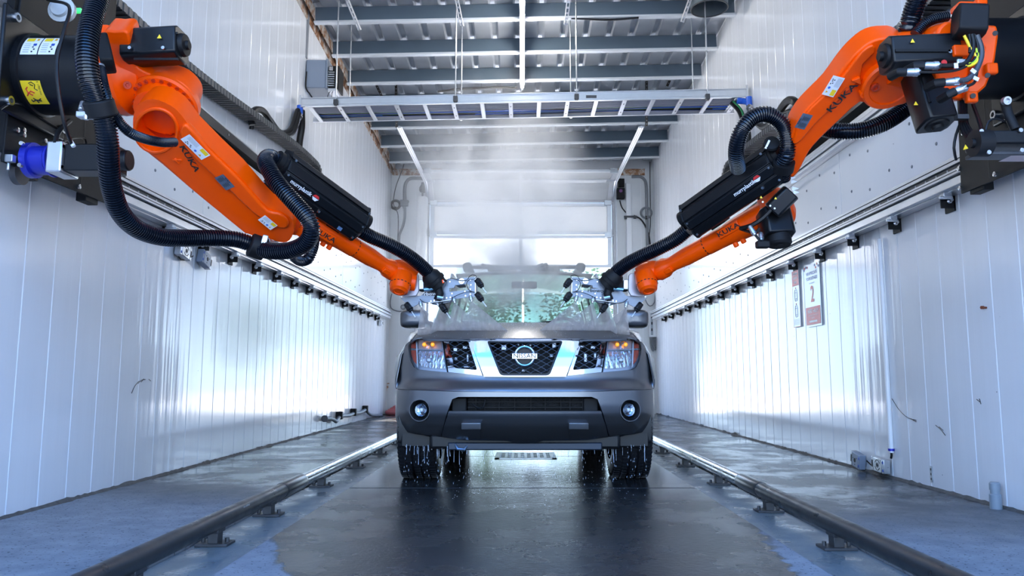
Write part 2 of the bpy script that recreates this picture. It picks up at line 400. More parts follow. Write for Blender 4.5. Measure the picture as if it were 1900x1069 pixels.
def sheet(poly, holes, fn, thick=None, step=.03, outdir=None):
    """tessellated region of a 2-D outline with holes, each point mapped by fn(u, v) to 3-D; rim walls along thick"""
    loops = [densify(list(poly), step)] + [densify(list(h), step) for h in holes]
    pts = []; ed = []
    for L in loops:
        k = len(pts); n = len(L); pts += L; ed += [(k + i, k + (i + 1) % n) for i in range(n)]
    nb = len(pts); xs = [p[0] for p in loops[0]]; ys = [p[1] for p in loops[0]]
    x = min(xs) + step / 2
    while x < max(xs):
        y = min(ys) + step / 2
        while y < max(ys):
            if inside((x, y), loops[0]) and not any(inside((x, y), h) for h in loops[1:]): pts.append((x + random.uniform(-.02, .02) * step, y))
            y += step
        x += step
    vv, ee, ff, *_ = delaunay_2d_cdt([V(p) for p in pts], ed, [], 0, 1e-6)
    fs = []
    for f in ff:
        cx = sum(vv[i].x for i in f) / len(f); cy = sum(vv[i].y for i in f) / len(f)
        if inside((cx, cy), loops[0]) and not any(inside((cx, cy), h) for h in loops[1:]): fs.append(tuple(f))
    P3 = [V(fn(p.x, p.y)) for p in vv]; mb = MB(); mb.add(P3, fs)
    if thick is not None:
        T = V(thick); cnt = {}
        for f in fs:
            for i in range(len(f)):
                e_ = (f[i], f[(i + 1) % len(f)]); key = tuple(sorted(e_)); cnt[key] = cnt.get(key, 0) + 1
        k = len(mb.v); mp = {}
        for key, c in cnt.items():
            if c == 1:
                for i in key:
                    if i not in mp: mp[i] = len(mb.v); mb.v.append(tuple(P3[i] + T))
                mb.f.append((key[0], key[1], mp[key[1]], mp[key[0]]))
    return mb
def circ(cx, cy, r, n=24, ry=None): return [(cx + r * cos(2 * pi * k / n), cy + (ry or r) * sin(2 * pi * k / n)) for k in range(n)]
# ================================================================ SETTING
WX = 2.61; YB = 14.8; YN = 0.9
def roofz(Y): return 5.27 - .045 * (Y - 8.68)
X1, Y1, Z1 = V((1, 0, 0)), V((0, 1, 0)), V((0, 0, 1))
# floor: slabs of concrete with recessed joints over a sub-base
floor = build('floor', MB().b2((-30, -40, -.32), (30, 45, -.16)), mat('ground_concrete', (.42, .42, .41), .8, var=.1), smooth=None); tag(floor, kind='structure')
g = .006
ys_lane = [-2.0, 1.2, 4.95, 6.9, 9.4, 12.0, 15.3]
def slab(x0, x1, y0, y1, m, z=0):
    o = build('slab', MB().b2((x0 + g, y0 + g, -.16), (x1 - g, y1 - g, z)), m, floor, bevel=.006, smooth=None); return o
for a, b_ in zip(ys_lane, ys_lane[1:]):
    slab(-1.12, 1.12, a, b_, M_FLOOR, 0)
ys_side = [-2.0, 2.2, 6.6, 10.6, 15.3]
for a, b_ in zip(ys_side, ys_side[1:]):
    slab(-2.62, -1.42, a, b_, M_SIDE); slab(1.42, 2.62, a, b_, M_SIDE)
M_STRIP = mat('strip_concrete', (.16, .20, .22), .35, var=.35, vscale=6, rvar=.2, bump=.2)
for s in (-1, 1):
    build('channel', MB().b2((s * 1.12, -2, -.16), (s * 1.42, 15.3, -.018)), M_STRIP, floor, smooth=None)
build('apron', MB().b2((-8, 15.3, -.16), (8, 30, -.005)), mat('outside_concrete', (.62, .61, .58), .8, var=.06), floor, smooth=None)
# rough grout along the wall foot
for s in (-1, 1):
    mb = MB(); pts = []; Y = 1.0; ring = []
    while Y < 15:
        rr = max(.001, .003 + .030 * max(0, noise.noise(V((Y * 4, s * 3, 0))) - .05) + .010 * noise.noise(V((Y * 27, s, 4))))
        ring.append([V((s * (WX - .004), Y, .012 + rr)), V((s * (WX - .01 - rr * 1.2), Y, .006 + rr * .8)), V((s * (WX - .02 - rr * 1.8), Y, -.004))]); Y += .035
    mb.grid(ring); o = build('grout', mb, M_GROUT, floor, smooth=50)

# walls: base sheet with board planks standing on it
PW = .252
def wall_side(name, s):
    base = build(name, MB().b2((s * (WX + .012), YN, 0), (s * (WX + .10), YB, roofz(YN) + .1)), M_WHITE, smooth=None); tag(base, kind='structure')
    # shared plank mesh: slightly proud board with two soft ribs and a bead at its edge
    H = 5.55; prof = [(-.5 * PW, .0082), (-.5 * PW + .003, .0100), (-.18 * PW, .0106), (0, .0101), (.18 * PW, .0106), (.5 * PW - .009, .0100), (.5 * PW - .006, .0125), (.5 * PW - .003, .0125), (.5 * PW, .0082)]
    me0 = None; k = 0; Y = YN + PW / 2
    while Y < YB:
        h = min(H, roofz(Y) + .02)
        if me0 is None:
            mb = MB(); nn = len(prof)
            vs = [V((s * (WX + .012 - d), y, z)) for z in (0.004, H) for y, d in prof]
            mb.add(vs, [(i, i + 1, i + 1 + nn, i + nn) for i in range(nn - 1)])
            me0 = build('panel', mb, M_WALL, base, local=False, smooth=20); me0.scale.z = h / H; me0.location = (0, Y, 0); me0.matrix_parent_inverse = world_of(base).inverted()
        else:
            o = me0.copy(); C.objects.link(o); o.location = (0, Y, 0); o.scale.z = h / H
        Y += PW
    return base
wl_ = wall_side('wall_left', -1); wr_ = wall_side('wall_right', 1)
wl_.name = 'wall_left'; wr_.name = 'wall_right'
# upper cladding boards between the rails, with screws
def cladding(s, base, yend):
    y = 1.2; edges = [1.2, 3.7, 5.9, 8.2, 10.6, yend]
    for a, b_ in zip(edges, edges[1:]):
        build('cladding_board', MB().b2((s * 2.545, a + .003, 1.93), (s * (WX - .002), b_ - .003, 2.50)), M_CLAD, base, bevel=.002, smooth=None)
    sc = build('screw', MB().lathe((0, 0, 0), (-s, 0, 0), [(0, .012), (.003, .011), (.006, .006)], 8), mat('screw_grey', (.22, .23, .25), .4, .5), base, local=False)
    Y = 3.3; k = 0; first = True
    while Y < yend - .1:
        for z in ((2.07, 2.36) if k % 2 else (2.13, 2.42)):
            if first: sc.location = (s * 2.545, Y, z); sc.matrix_parent_inverse = world_of(base).inverted(); first = False
            else: c = sc.copy(); C.objects.link(c); c.location = (s * 2.545, Y, z)
        Y += .30; k += 1
cladding(-1, wl_, 14.1); cladding(1, wr_, 14.3)
# back wall with a door opening
DX0, DX1, DZ = -1.86, 1.80, 4.35
bw = build('wall_back', MB().b2((-WX - .1, YB, 0), (DX0, YB + .12, roofz(YB) + .1)).b2((DX1, YB, 0), (WX + .1, YB + .12, roofz(YB) + .1)).b2((DX0, YB, DZ), (DX1, YB + .12, roofz(YB) + .1)), M_BACK, smooth=None); tag(bw, kind='structure')
for x in (-2.42, -2.13, 2.07, 2.37):
    build('joint_strip', MB().b2((x - .006, YB - .006, 0), (x + .006, YB, 4.8)), M_WHITE, bw, smooth=None)
for x0, x1 in ((DX0 - .09, DX0), (DX1, DX1 + .09)):
    build('jamb', MB().b2((x0, YB - .02, 0), (x1, YB + .14, 4.35)), M_ALUL, bw, bevel=.004, smooth=None)
# ceiling: corrugated deck + purlins
N = 60; per = .305
rows = []
xs = []
x = -2.75
while x < 2.75:
    xs += [(x, 0), (x + .20, 0), (x + .225, .032), (x + .280, .032)]
    x += per
xsm = []
for x_, d in xs: xsm.append((x_, d))
mb = MB()
rows = [[V((x_, Y, roofz(Y) + .012 + d)) for x_, d in xsm] for Y in (0.2, 15.1)]
mb.grid(rows)
ceil = build('ceiling', mb, M_DECK, smooth=None, solid=.002); tag(ceil, kind='structure')
# sheet laid over the deck so no sky shows through
build('roof_board', MB().prism([(-2.8, .15, roofz(.15) + .06), (2.8, .15, roofz(.15) + .06), (2.8, 15.2, roofz(15.2) + .06), (-2.8, 15.2, roofz(15.2) + .06)], (0, 0, .08)), M_DSTEEL, ceil, smooth=None)
# purlins at the heights of the flange lines seen in the photograph
def purlin_Y(py):
    d = ray(969, py); lo, hi = 1.0, 15.0
    for _ in range(40):
        m_ = (lo + hi) / 2; p = EYE + d * (m_ / d.y)
        if p.z > roofz(m_) - .225: hi = m_
        else: lo = m_
    return lo + .066
PY = [purlin_Y(q) for q in (34, 97, 149)]; dPY = (PY[2] - PY[0]) / 2
PYs = [PY[0] + dPY * k for k in range(-7, 7) if PY[0] + dPY * k < 14.9]
print('PURLIN', [round(q, 2) for q in PYs])
for Y in PYs:
    zt = roofz(Y) + .005; zb = zt - .225
    build('purlin', MB().b2((-WX + .075, Y - .003, zb), (WX, Y + .003, zt)).b2((-WX + .075, Y, zt - .004), (WX, Y + .065, zt)), M_PURL, ceil, smooth=None)
    build('purlin_flange', MB().b2((-WX + .075, Y - .068, zb - .004), (WX, Y + .003, zb)).b2((-WX + .075, Y - .068, zb), (WX, Y - .065, zb + .02)), M_FLANGE, ceil, smooth=None)
    # closure caps where each rib meets the purlin
# rusty eave angles
def eave(name, a, b_, sz_, m):
    o = build(name, MB().b2(a, b_), m, bevel=.004, smooth=None); tag(o, kind='structure'); return o
mb = MB()
mb.prism([(-WX + .002, 1, roofz(1) - .26), (-WX + .002, 1, roofz(1) - .06), (-WX + .068, 1, roofz(1) - .06), (-WX + .068, 1, roofz(1) - .20), (-WX + .060, 1, roofz(1) - .20), (-WX + .060, 1, roofz(1) - .07), (-WX + .012, 1, roofz(1) - .07), (-WX + .012, 1, roofz(1) - .26)], (0, 13.75, roofz(14.75) - roofz(1)))
tag(build('trim_1', mb, M_RUST, smooth=None), kind='structure')
ceil.rotation_euler.y = -.020
zb = roofz(YB) - .16
tag(build('trim_2', MB().b2((-WX + .01, YB - .03, zb - .10), (-1.6, YB - .002, zb + .02)).b2((-WX + .01, YB - .06, zb + .0), (-1.6, YB - .02, zb + .02)), M_RUST, smooth=None), kind='structure')
tag(build('trim_3', MB().b2((1.75, YB - .03, zb - .10), (WX - .15, YB - .002, zb + .02)).b2((1.9, YB - .06, zb), (WX - .15, YB - .02, zb + .02)), M_RUST, smooth=None), kind='structure')

# ---------------------------------------------------------------- sectional door, half raised (its own Empty = door_1)
door = thing('door_1', None, None, (0, YB, 0)); door['kind'] = 'structure'
xL, xR = DX0 + .03, DX1 - .03
# section lines: (y, z) along the track from the bottom edge upwards
def trackpt(sd_):
    """sd_ metres above the lifted bottom edge -> (Y, Z)"""
    z0 = 2.85; R = .38; zc = 4.12
    v = zc - z0
    if sd_ < v: return (YB - .06, z0 + sd_)
    a = (sd_ - v) / R
    am = radians(90)
    if a < am: return (YB - .06 - R * (1 - cos(a)), zc + R * sin(a))
    e_ = sd_ - v - R * am
    return (YB - .06 - R * (1 - cos(am)) - e_ * sin(am), zc + R * sin(am) + e_ * cos(am))
secs = [(0, .65), (.66, 1.30), (1.32, 1.96), (1.98, 2.62)]
for i, (a, b_) in enumerate(secs):
    (ya, za), (yb, zb) = trackpt(a), trackpt(b_)
    A, B = V((0, ya, za)), V((0, yb, zb)); d = (B - A).normalized(); nrm = V((0, -d.z, d.y)); L = (B - A).length
    ax = (X1, nrm, d); xm = (xL + xR) / 2
    mb = MB()
    for e0 in (.03, L - .03): mb.box(V((xm, A.y, A.z)) + d * e0, (xR - xL, .045, .06), ax)
    for xx in (xL + .04, xm + .0, xR - .04): mb.box(V((xx, A.y, A.z)) + d * (L / 2), (.085 if xx != xm else .06, .045, L - .1), ax)
    sec = build('door_section', mb, M_ALUL, door, bevel=.004, smooth=None)
    for x0, x1 in ((xL + .08, xm - .03), (xm + .03, xR - .08)):
        build('pane', MB().box(V(((x0 + x1) / 2, A.y, A.z)) + d * (L / 2), (x1 - x0, .012, L - .12), ax), M_POLYC if i == 0 else M_POLY, sec, smooth=None)
for s, x in ((-1, xL - .05), (1, xR + .05)):
    pts = [(YB - .06, .05), (YB - .06, 4.0)]
    c = V((x, YB - .46, 3.98))
    path = [V((x, YB - .06, .05)), V((x, YB - .06, 4.12))]
    for k in range(9):
        a = radians(90) * k / 8; path.append(V((x, YB - .06 - .38 * (1 - cos(a)), 4.12 + .38 * sin(a))))
    E = V((x, 11.15, 4.50))
    path.append(E)
    mb = MB()
    for off in (-.03, .03): mb.tube([p + V((off, 0, 0)) for p in path], .014, 6)
    mb.tube(path, .02, 6)
    build('door_track', mb, M_ALUL, door, smooth=40)
    for zz in (1.0, 2.4, 3.6): build('track_bracket', MB().box((x, YB - .03, zz), (.12, .06, .05)), M_STEEL, door, bevel=.003)
    for sdd in (.65, 1.3, 1.96, 2.55):
        yy, zz = trackpt(sdd); build('hinge_roller', MB().box((x - s * .12, yy - .05, zz), (.14, .04, .10)).cyl((x - s * .06, yy - .02, zz), (x, yy, zz), .02, 8), M_STEEL, door, bevel=.003)
yy, zz = trackpt(1.75)
build('red_latch', MB().box((xR - .10, yy - .05, zz), (.05, .10, .12)), M_PRED, door, label='red latch')

# ---------------------------------------------------------------- outside: hedge trees beyond the door, white building
def tree(x, y, h, r, seed, label):
    rs = random.Random(seed); t = thing('tree', label, 'tree', (x, y, 0), 'trees outside the far door')
    build('trunk', MB().tube([V((x, y, -.02)), V((x + .1, y, h * .3)), V((x, y + .1, h * .7))], .14, 8, rf=lambda i: .16 - .04 * i), mat('bark', (.10, .07, .05), .8), t)
    mb = MB()
    for _ in range(2600):
        u = V((rs.gauss(0, 1), rs.gauss(0, 1), rs.gauss(0, 1))).normalized() * (rs.random() ** .4)
        c = V((x + u.x * r, y + u.y * r, h * .58 + u.z * h * .42)); a = rs.uniform(.06, .13)
        n_ = V((rs.uniform(-1, 1), rs.uniform(-1, 1), rs.uniform(-1, 1))).normalized(); p, q, _z = frame(n_)
        mb.quad(c - p * a, c - q * a * .5, c + p * a, c + q * a * .5)
    o = build('foliage', mb, mat('leaves', (.10, .20, .06), .6, var=.5, vscale=3), t, smooth=None); o['kind'] = 'stuff'
for (x, y, h, r, lab) in ((-1.6, 33.0, 5.6, 2.0, 'left tree outside the far door, seen only through the car glass'),
                     (2.7, 33.6, 6.0, 2.1, 'middle tree outside the far door, green crown just right of the car roof'),
                     (7.2, 34.5, 5.4, 2.1, 'right tree outside the far door, hidden behind the right back wall')):
    tree(x, y, h, r, int(x * 10), lab)
# ================================================================ FIXTURES
# ---- aluminium guide rails along both walls
def guide_rail(s, side, y0, y1):
    t = thing('guide_rail', f'long aluminium linear rail with ruler strip along the {side} wall, below the white boards', 'rail', (s * 2.5, y0, 1.8))
    def rib(name, x0, x1, z0, z1, m, bev=.003): return build(name, MB().b2((s * x0, y0, z0), (s * x1, y1, z1)), m, t, bevel=bev, smooth=None)
    rib('backing_profile', 2.52, 2.605, 1.79, 1.965, M_ALU)
    rib('upper_profile', 2.470, 2.52, 1.915, 1.960, M_ALUL); rib('ruler_strip', 2.485, 2.52, 1.885, 1.912, M_DSTEEL)
    rib('rail_track', 2.455, 2.52, 1.850, 1.880, M_ALUL); rib('lower_profile', 2.475, 2.52, 1.795, 1.842, M_ALU)
    rib('slot_line', 2.4685, 2.475, 1.934, 1.940, M_BLACKM, 0); rib('slot_line', 2.4535, 2.46, 1.863, 1.867, M_BLACKM, 0)
    # tick marks / fixing holes on the ruler strip
    mb = MB(); y = y0 + .1
    while y < y1: mb.box((s * 2.4845, y, 1.898), (.002, .012, .012)); y += .12
    build('ruler_hole', mb, M_PGREY, t, smooth=None)['kind'] = 'stuff'
    return t
def bracket(t, s, y, wide):
    pl = build('bracket', MB().b2((s * 2.52, y, 1.715), (s * (WX - .005), y + .008, 1.80)).b2((s * (WX - .012), y, 1.70), (s * (WX - .002), y + .10, 1.80)), M_BLACKM, t, smooth=None)
    build('bracket_bolt', MB().cyl((s * 2.56, y - .05, 1.755), (s * 2.56, y + .012, 1.755), .010, 8).cyl((s * 2.56, y - .024, 1.755), (s * 2.56, y, 1.755), .018, 6), M_BOLT, pl, smooth=30)
    build('clamp_block', MB().box((s * 2.52, y - .055, 1.78), (.05, .05, .030)).cyl((s * 2.48, y - .055, 1.765), (s * 2.56, y - .055, 1.765), .010, 8), M_STEEL, pl, bevel=.004)
grl = guide_rail(-1, 'left', 1.2, 14.15); grr = guide_rail(1, 'right', 1.2, 14.35)
y = 5.38
while y < 13.9: bracket(grl, -1, y, 0); y += .61
y = 4.45
while y < 14.1: bracket(grr, 1, y, 0); y += .655
def upper_rail(s, side, y0, y1):
    t = thing('upper_rail', f'ribbed aluminium upper rail on the {side} wall above the white boards, behind the orange arm', 'rail', (s * 2.5, y0, 2.5))
    def rib(name, x0, x1, z0, z1, m): return build(name, MB().b2((s * x0, y0, z0), (s * x1, y1, z1)), m, t, bevel=.002, smooth=None)
    rib('backing_profile', 2.50, WX - .004, 2.50, 2.60, M_ALU); rib('upper_profile', 2.455, 2.50, 2.565, 2.60, M_ALUL)
    rib('rail_track', 2.445, 2.50, 2.530, 2.556, M_ALUL); rib('lower_profile', 2.46, 2.50, 2.50, 2.522, M_ALUL)
upper_rail(-1, 'left', 1.2, 9.2); upper_rail(1, 'right', 1.2, 9.2)
# ---- drag-chain trough and chain
def chain(s, side, y0, yend):
    tr = thing('chain_trough', f'long black sheet metal trough fixed on the {side} wall under the chain', 'trough', (s * 2.4, y0, 2.6))
    build('trough_floor', MB().b2((s * 2.42, y0, 2.640), (s * (WX - .004), yend - 1.6, 2.652)), M_BLACK, tr, smooth=None)
    build('trough_lip', MB().b2((s * 2.415, y0, 2.640), (s * 2.423, yend - 1.6, 2.72)), M_BLACK, tr, smooth=None)
    build('trough_edge', MB().b2((s * 2.410, y0, 2.715), (s * 2.427, yend - 1.6, 2.728)), M_ALU, tr, smooth=None)
    build('trough_back', MB().b2((s * 2.595, y0, 2.652), (s * (WX - .004), yend - 1.6, 2.86)), M_BLACK, tr, smooth=None)
    for k in range(6):
        y = 3.6 + k * .8
        if y < yend - 1.8: build('trough_screw', MB().cyl((s * 2.406, y, 2.68), (s * 2.415, y, 2.68), .010, 8), M_BOLT, tr)
    t = thing('cable_chain', f'black plastic drag chain looping along the top of the {side} wall rail', 'cable chain', (s * 2.38, y0, 2.7))
    R = .26; z0 = 2.705; zt = z0 + 2 * R
    # path: lower run forward, loop, upper run back to the carriage
    path = []
    y = 3.0
    while y < yend: q_ = max(0, min(1, (y - 4.6) / (yend - 4.6))); path.append(V((0, y, 2.95 + (zt - 2.95) * q_ * q_ * (3 - 2 * q_)))); y += .05
    for k in range(1, 12): a = pi * k / 12; path.append(V((0, yend + R * sin(a), z0 + R + R * cos(a))))
    y = yend
    while y > yend - 2.2: path.append(V((0, y, z0))); y -= .05
    P = resample(path, .062); first = None
    W = .150
    for i in range(len(P) - 1):
        a, b_ = P[i], P[i + 1]; d = (b_ - a).normalized(); nrm = V((0, -d.z, d.y))
        if first is None:
            mb = MB(); 
            mb.box((0, 0, .026), (W, .0595, .008)).box((0, 0, -.026), (W, .030, .006))
            for q in (-1, 1): mb.box((q * (W / 2 - .006), .004, 0), (.012, .068, .048)); mb.box((q * (W / 2 + .001), -.012, 0), (.010, .030, .056))
            mb.box((0, -.01, .031), (W * .9, .02, .004))
            first = build('chain_link', mb, mat('chain_plastic', (.075, .075, .078), .5, var=.2, vscale=30), t, local=False, smooth=None); c = first
        else:
            c = first.copy(); C.objects.link(c)
        m3 = Matrix((X1, d, V((0, -d.z, d.y)) if True else Z1)).transposed()
        c.parent = t; c.matrix_parent_inverse = world_of(t).inverted()
        c.matrix_basis = Matrix.Translation(V((s * 2.508, (a.y + b_.y) / 2, (a.z + b_.z) / 2))) @ m3.to_4x4()
chain(-1, 'left', 1.3, 8.75); chain(1, 'right', 1.3, 8.75)

# ---- overhead cable ladder
TY0, TY1 = 8.30, 8.80; TZ = 3.80
tl = aY(547, 207, TY0); tr_ = aY(1393, 192, TY0)
tray = thing('cable_ladder', 'aluminium cable ladder hung across the bay, packed with cables', 'cable tray', (0, TY0, TZ))
def trz(x): return 3.818 + .0225 * x
a, b_ = V((-2.52, TY0, trz(-2.5))), V((2.56, TY0, trz(2.5)))
dd = (b_ - a).normalized(); up = V((0, 0, 1)); ax = (dd, Y1, dd.cross(Y1) * -1)
ax = (dd, Y1, V((-dd.z, 0, dd.x)))
L = (b_ - a).length; mid = (a + b_) / 2
build('front_side_rail', MB().box(mid + V((0, 0, .05)), (L, .006, .10), ax).box(mid + V((0, -.012, .100)), (L, .028, .008), ax).box(mid + V((0, -.012, .002)), (L, .028, .008), ax).box(mid + V((0, -.006, .030)), (L, .008, .008), ax), M_ALU, tray, bevel=.001, smooth=None)
build('back_side_rail', MB().box(mid + V((0, TY1 - TY0, .03)), (L, .006, .06), ax).box(mid + V((0, TY1 - TY0, .0)), (L, .030, .010), ax), M_ALUL, tray, bevel=.001, smooth=None)
NR = 16
for k in range(NR):
    x = -2.42 + k * (4.90 / (NR - 1))
    o = build('rung', MB().b2((x - .024, TY0, trz(x) - .004), (x + .024, TY1, trz(x) + .016)), M_ALUL, tray, bevel=.003, smooth=None)
    if k % 2: build('rung_hole', MB().b2((x - .005, TY0 + .10, trz(x) - .0055), (x + .005, TY0 + .13, trz(x) - .003)).b2((x - .005, TY1 - .13, trz(x) - .0055), (x + .005, TY1 - .10, trz(x) - .003)), M_BLACKM, o, smooth=None)
build('maker_plate', MB().box(V((aY(1097, 178, TY0).x, TY0 - .008, aY(1097, 180, TY0).z)), (.12, .004, .035)), M_DSTEEL, tray, smooth=None)
for x in (-2.53, 2.57): build('end_cap', MB().box((x, TY0 + .02, trz(x) + .07), (.02, .06, .15)), M_ALU, tray, smooth=None)
# cables lying in the ladder
cols = [('cable_grey', M_CABG, 'grey', 9, .011), ('cable_green', M_GREEN, 'green', 3, .012), ('cable_blue', M_BLUE, 'blue', 3, .013), ('cable_black', M_RUB, 'black', 4, .016)]
rs = random.Random(5); ORD = ['first', 'second', 'third', 'fourth', 'fifth', 'sixth', 'seventh', 'eighth', 'ninth']
lane = {'grey': (.05, .27), 'green': (.22, .40), 'blue': (.32, .45), 'black': (.28, .46)}
for nm, m, cn, cnt, r in cols:
    y0_, y1_ = lane[cn]
    for i in range(cnt):
        yy = TY0 + y0_ + (y1_ - y0_) * i / max(1, cnt - 1); ph = rs.uniform(0, 6)
        am = .004 if cn == 'grey' else .018
        pts = [(x_, yy + am * sin(x_ * 2.2 + ph), trz(x_) + .018 + r + (.012 if cn != 'grey' else 0)) for x_ in [-2.45 + .35 * q for q in range(15)]]
        o = cable('tray_cable', pts, r, m, step=.06)
        tag(o, f'{ORD[i]} {cn} cable from the front lying in the overhead ladder', 'cable', 'cables in the overhead ladder')
# hanger rods with clamps
for k, (px, py0, pxt) in enumerate(((623, 186, 627), (845, 180, 843), (1070, 176, 1064), (1313, 176, 1306))):
    p = aY(px, py0, TY0 - .03)
    t = thing('hanger_rod', ['leftmost threaded rod holding the front of the cable ladder', 'second threaded rod from the left holding the front of the cable ladder', 'third threaded rod from the left holding the front of the cable ladder', 'rightmost threaded rod holding the front of the cable ladder'][k], 'rod', p)
    build('rod', MB().cyl(p + V((0, 0, -.05)), V((p.x, TY0 - .03, roofz(TY0) - .02)), .008, 8), M_STEEL, t)
    build('rod_clamp', MB().box(p + V((0, .01, -.02)), (.05, .05, .06)).box(p + V((0, 0, -.055)), (.035, .05, .02)), M_DSTEEL, t, bevel=.004)
    p2 = V((p.x * 1.0 + (.02 if k < 2 else -.03), TY1 + .04, trz(p.x)))
    t2 = thing('hanger_rod', ['leftmost rear rod behind the cable ladder', 'second rear rod from the left behind the cable ladder', 'third rear rod from the left behind the cable ladder', 'rightmost rear rod behind the cable ladder'][k], 'rod', p2)
    build('rod', MB().cyl(p2, V((p2.x, p2.y, roofz(p2.y) - .02)), .007, 8), M_STEEL, t2)
    build('rod_nut', MB().lathe(p2 + V((0, -.01, -.01)), (0, 0, 1), [(0, .018), (.03, .018)], 6), M_BOLT, t2)
# ---- LED batten, plus an unseen one added further forward to brighten the bay
M_LED = mat('led_tube', (.9, .9, .9), .4, emit=(1.0, .96, .90), estr=62)
def batten(y0, y1, label):
    zf = lambda y: roofz(y) - .30
    t = thing('led_light', label, 'light', (0, (y0 + y1) / 2, zf(y0)))
    A, B = V((0, y0, zf(y0))), V((0, y1, zf(y1)))
    build('light_body', MB().prism([A + V((-.03, 0, .022)), A + V((.03, 0, .022)), A + V((.03, 0, .06)), A + V((-.03, 0, .06))], B - A), M_WHITE, t, smooth=None)
    build('tube', MB().cyl(A, B, .020, 12), M_LED, t)
    for p in (A, B): build('end_cap', MB().cyl(p - (B - A).normalized() * .03, p + (B - A).normalized() * .03, .024, 12), M_STEEL, t)
ledA = aY(965, 25, 1).y
def ceilY(px, py, off):
    d = ray(px, py); lo, hi = 1.0, 15.0
    for _ in range(40):
        m_ = (lo + hi) / 2; p = EYE + d * (m_ / d.y)
        if p.z > roofz(m_) + off: hi = m_
        else: lo = m_
    return lo
batten(ceilY(965, 26, -.3), ceilY(965, 163, -.3), 'bright LED tube light along the middle of the ceiling')
batten(6.2, 8.5, 'LED tube light above the frame over the robot arms')
# black conduit by the light end, feed cable to the left
cable('power_cable', [aY(812, 170, 10.5), aY(860, 165, 10.6), aY(920, 162, 10.7), aY(958, 163, 10.8)], .018, M_RUB, label='black cable sagging to the far end of the LED tube', cat='cable')
cable('power_cable', [aY(1060, 34, 8.75), aY(1120, 37, 8.78), aY(1150, 36, 8.78), aY(1185, 33, 8.75)], .012, M_RUB, label='black cable lying along the first purlin right of the LED tube', cat='cable')
# ---- slotted channel struts at the top of the frame
def strut(p0, p1, label):
    p0, p1 = V(p0), V(p1); d = (p1 - p0).normalized(); x, y, z = frame(d)
    t = thing('slotted_strut', label, 'strut', p0)
    L_ = (p1 - p0).length; m_ = (p0 + p1) / 2
    mb = MB()
    for q in (-1, 1): mb.box(m_ + x * q * .018, (.006, .02, L_), (x, y, z))
    k = 0
    while k * .06 < L_: mb.box(p0 + d * (k * .06 + .01), (.036, .004, .022), (x, y, z)); k += 1
    build('channel_body', mb, M_ALUL, t, smooth=None)
    build('strut_end', MB().box(p1, (.045, .022, .012), (x, y, z)), M_STEEL, t, smooth=None)
strut(aY(641, -8, 8.2), aY(667, 55, 8.4), 'slotted metal strut at the top left of the ceiling')
strut(aY(846, -8, 8.2), aY(857, 48, 8.35), 'slotted metal strut just left of the LED tube')
strut(aY(1056, -8, 8.2), aY(1050, 44, 8.35), 'slotted metal strut just right of the LED tube')
strut(aY(1283, -8, 8.2), aY(1266, 40, 8.35), 'slotted metal strut at the top right beside the duct')
# ---- perforated angle hangers of the door tracks
def perf(pts, label):
    t = thing('perforated_hanger', label, 'bracket', pts[0])
    M_PA = mat('perforated_angle', (.05, .045, .042), .55, .4)
    for a, b_ in zip(pts[0::2], pts[1::2]):
        a, b_ = V(a), V(b_); d = (b_ - a).normalized(); x, y, z = frame(d, V((0, 1, 0))); L_ = (b_ - a).length
        o = build('angle_bar', MB().box((a + b_) / 2, (.036, .004, L_), (x, y, z)).box((a + b_) / 2 + x * .018 + y * .018, (.004, .036, L_), (x, y, z)), M_PA, t, smooth=None)
        mb = MB(); k = .05
        while k < L_ - .03: mb.lathe(a + d * k - y * .0025, y, [(-.001, .007), (.0, .007)], 6); k += .055
        if L_ > .1: build('hole', mb, M_PGREY, o, smooth=None)['kind'] = 'stuff'
YA = 11.1
perf([aY(653, 109, YA), aY(737, 106, YA), aY(676, 111, YA), aY(709, 180, YA), aY(734, 108, YA), aY(736, 236, YA)], 'dark perforated angle hanger holding the left door track')
perf([aY(1196, 96, YA), aY(1277, 95, YA), aY(1266, 97, YA), aY(1238, 160, YA), aY(1200, 96, YA), aY(1200, 234, YA)], 'dark perforated angle hanger holding the right door track')
# ---- round duct
dct = thing('exhaust_duct', 'large round grey exhaust duct under the roof at the top right', 'duct', aY(1315, 10, 8.9))
pd = aY(1316, 16, 8.3)
build('duct_pipe', MB().lathe(pd, (0, .0, 1), [(0, .205), (.0, .213), (.30, .213)], 32, cap=False).lathe(pd, (0, 0, 1), [(0, .205), (.30, .205)], 32, cap=False), mat('duct_grey', (.14, .17, .19), .4, .3), dct)
build('duct_rim', MB().tube([pd + V((.209 * cos(k * pi / 16), .209 * sin(k * pi / 16), 0)) for k in range(33)], .008, 6), M_DSTEEL, dct)

# ---- left wall control box, conduit
t = thing('control_box', 'grey electrical enclosure high on the left wall with a drive unit on its side', 'electrical box', aX(555, 165, -WX))
Yc = 8.72; 
pA = aY(556, 112, Yc); pB = aY(583, 164, Yc)
build('enclosure', MB().b2((-WX + .01, Yc - .02, pB.z + .0), (-WX + .25, Yc + .34, pA.z)), M_GREYBOX, t, bevel=.008)
build('enclosure_lid', MB().b2((-WX + .25, Yc - .03, pB.z - .01), (-WX + .27, Yc + .35, pA.z + .01)), M_GREYBOX, t, bevel=.006)
dr = build('drive_unit', MB().b2((-WX + .275, Yc + .02, pB.z + .0), (-WX + .40, Yc + .25, pA.z - .06)), M_BLACKM, t, bevel=.006)
mb = MB()
for k in range(7): mb.b2((-WX + .272, Yc + .0, pB.z + .03 + k * .028), (-WX + .345, Yc + .02, pB.z + .042 + k * .028))
build('cooling_fin', mb, M_STEEL, dr)['kind'] = 'stuff'
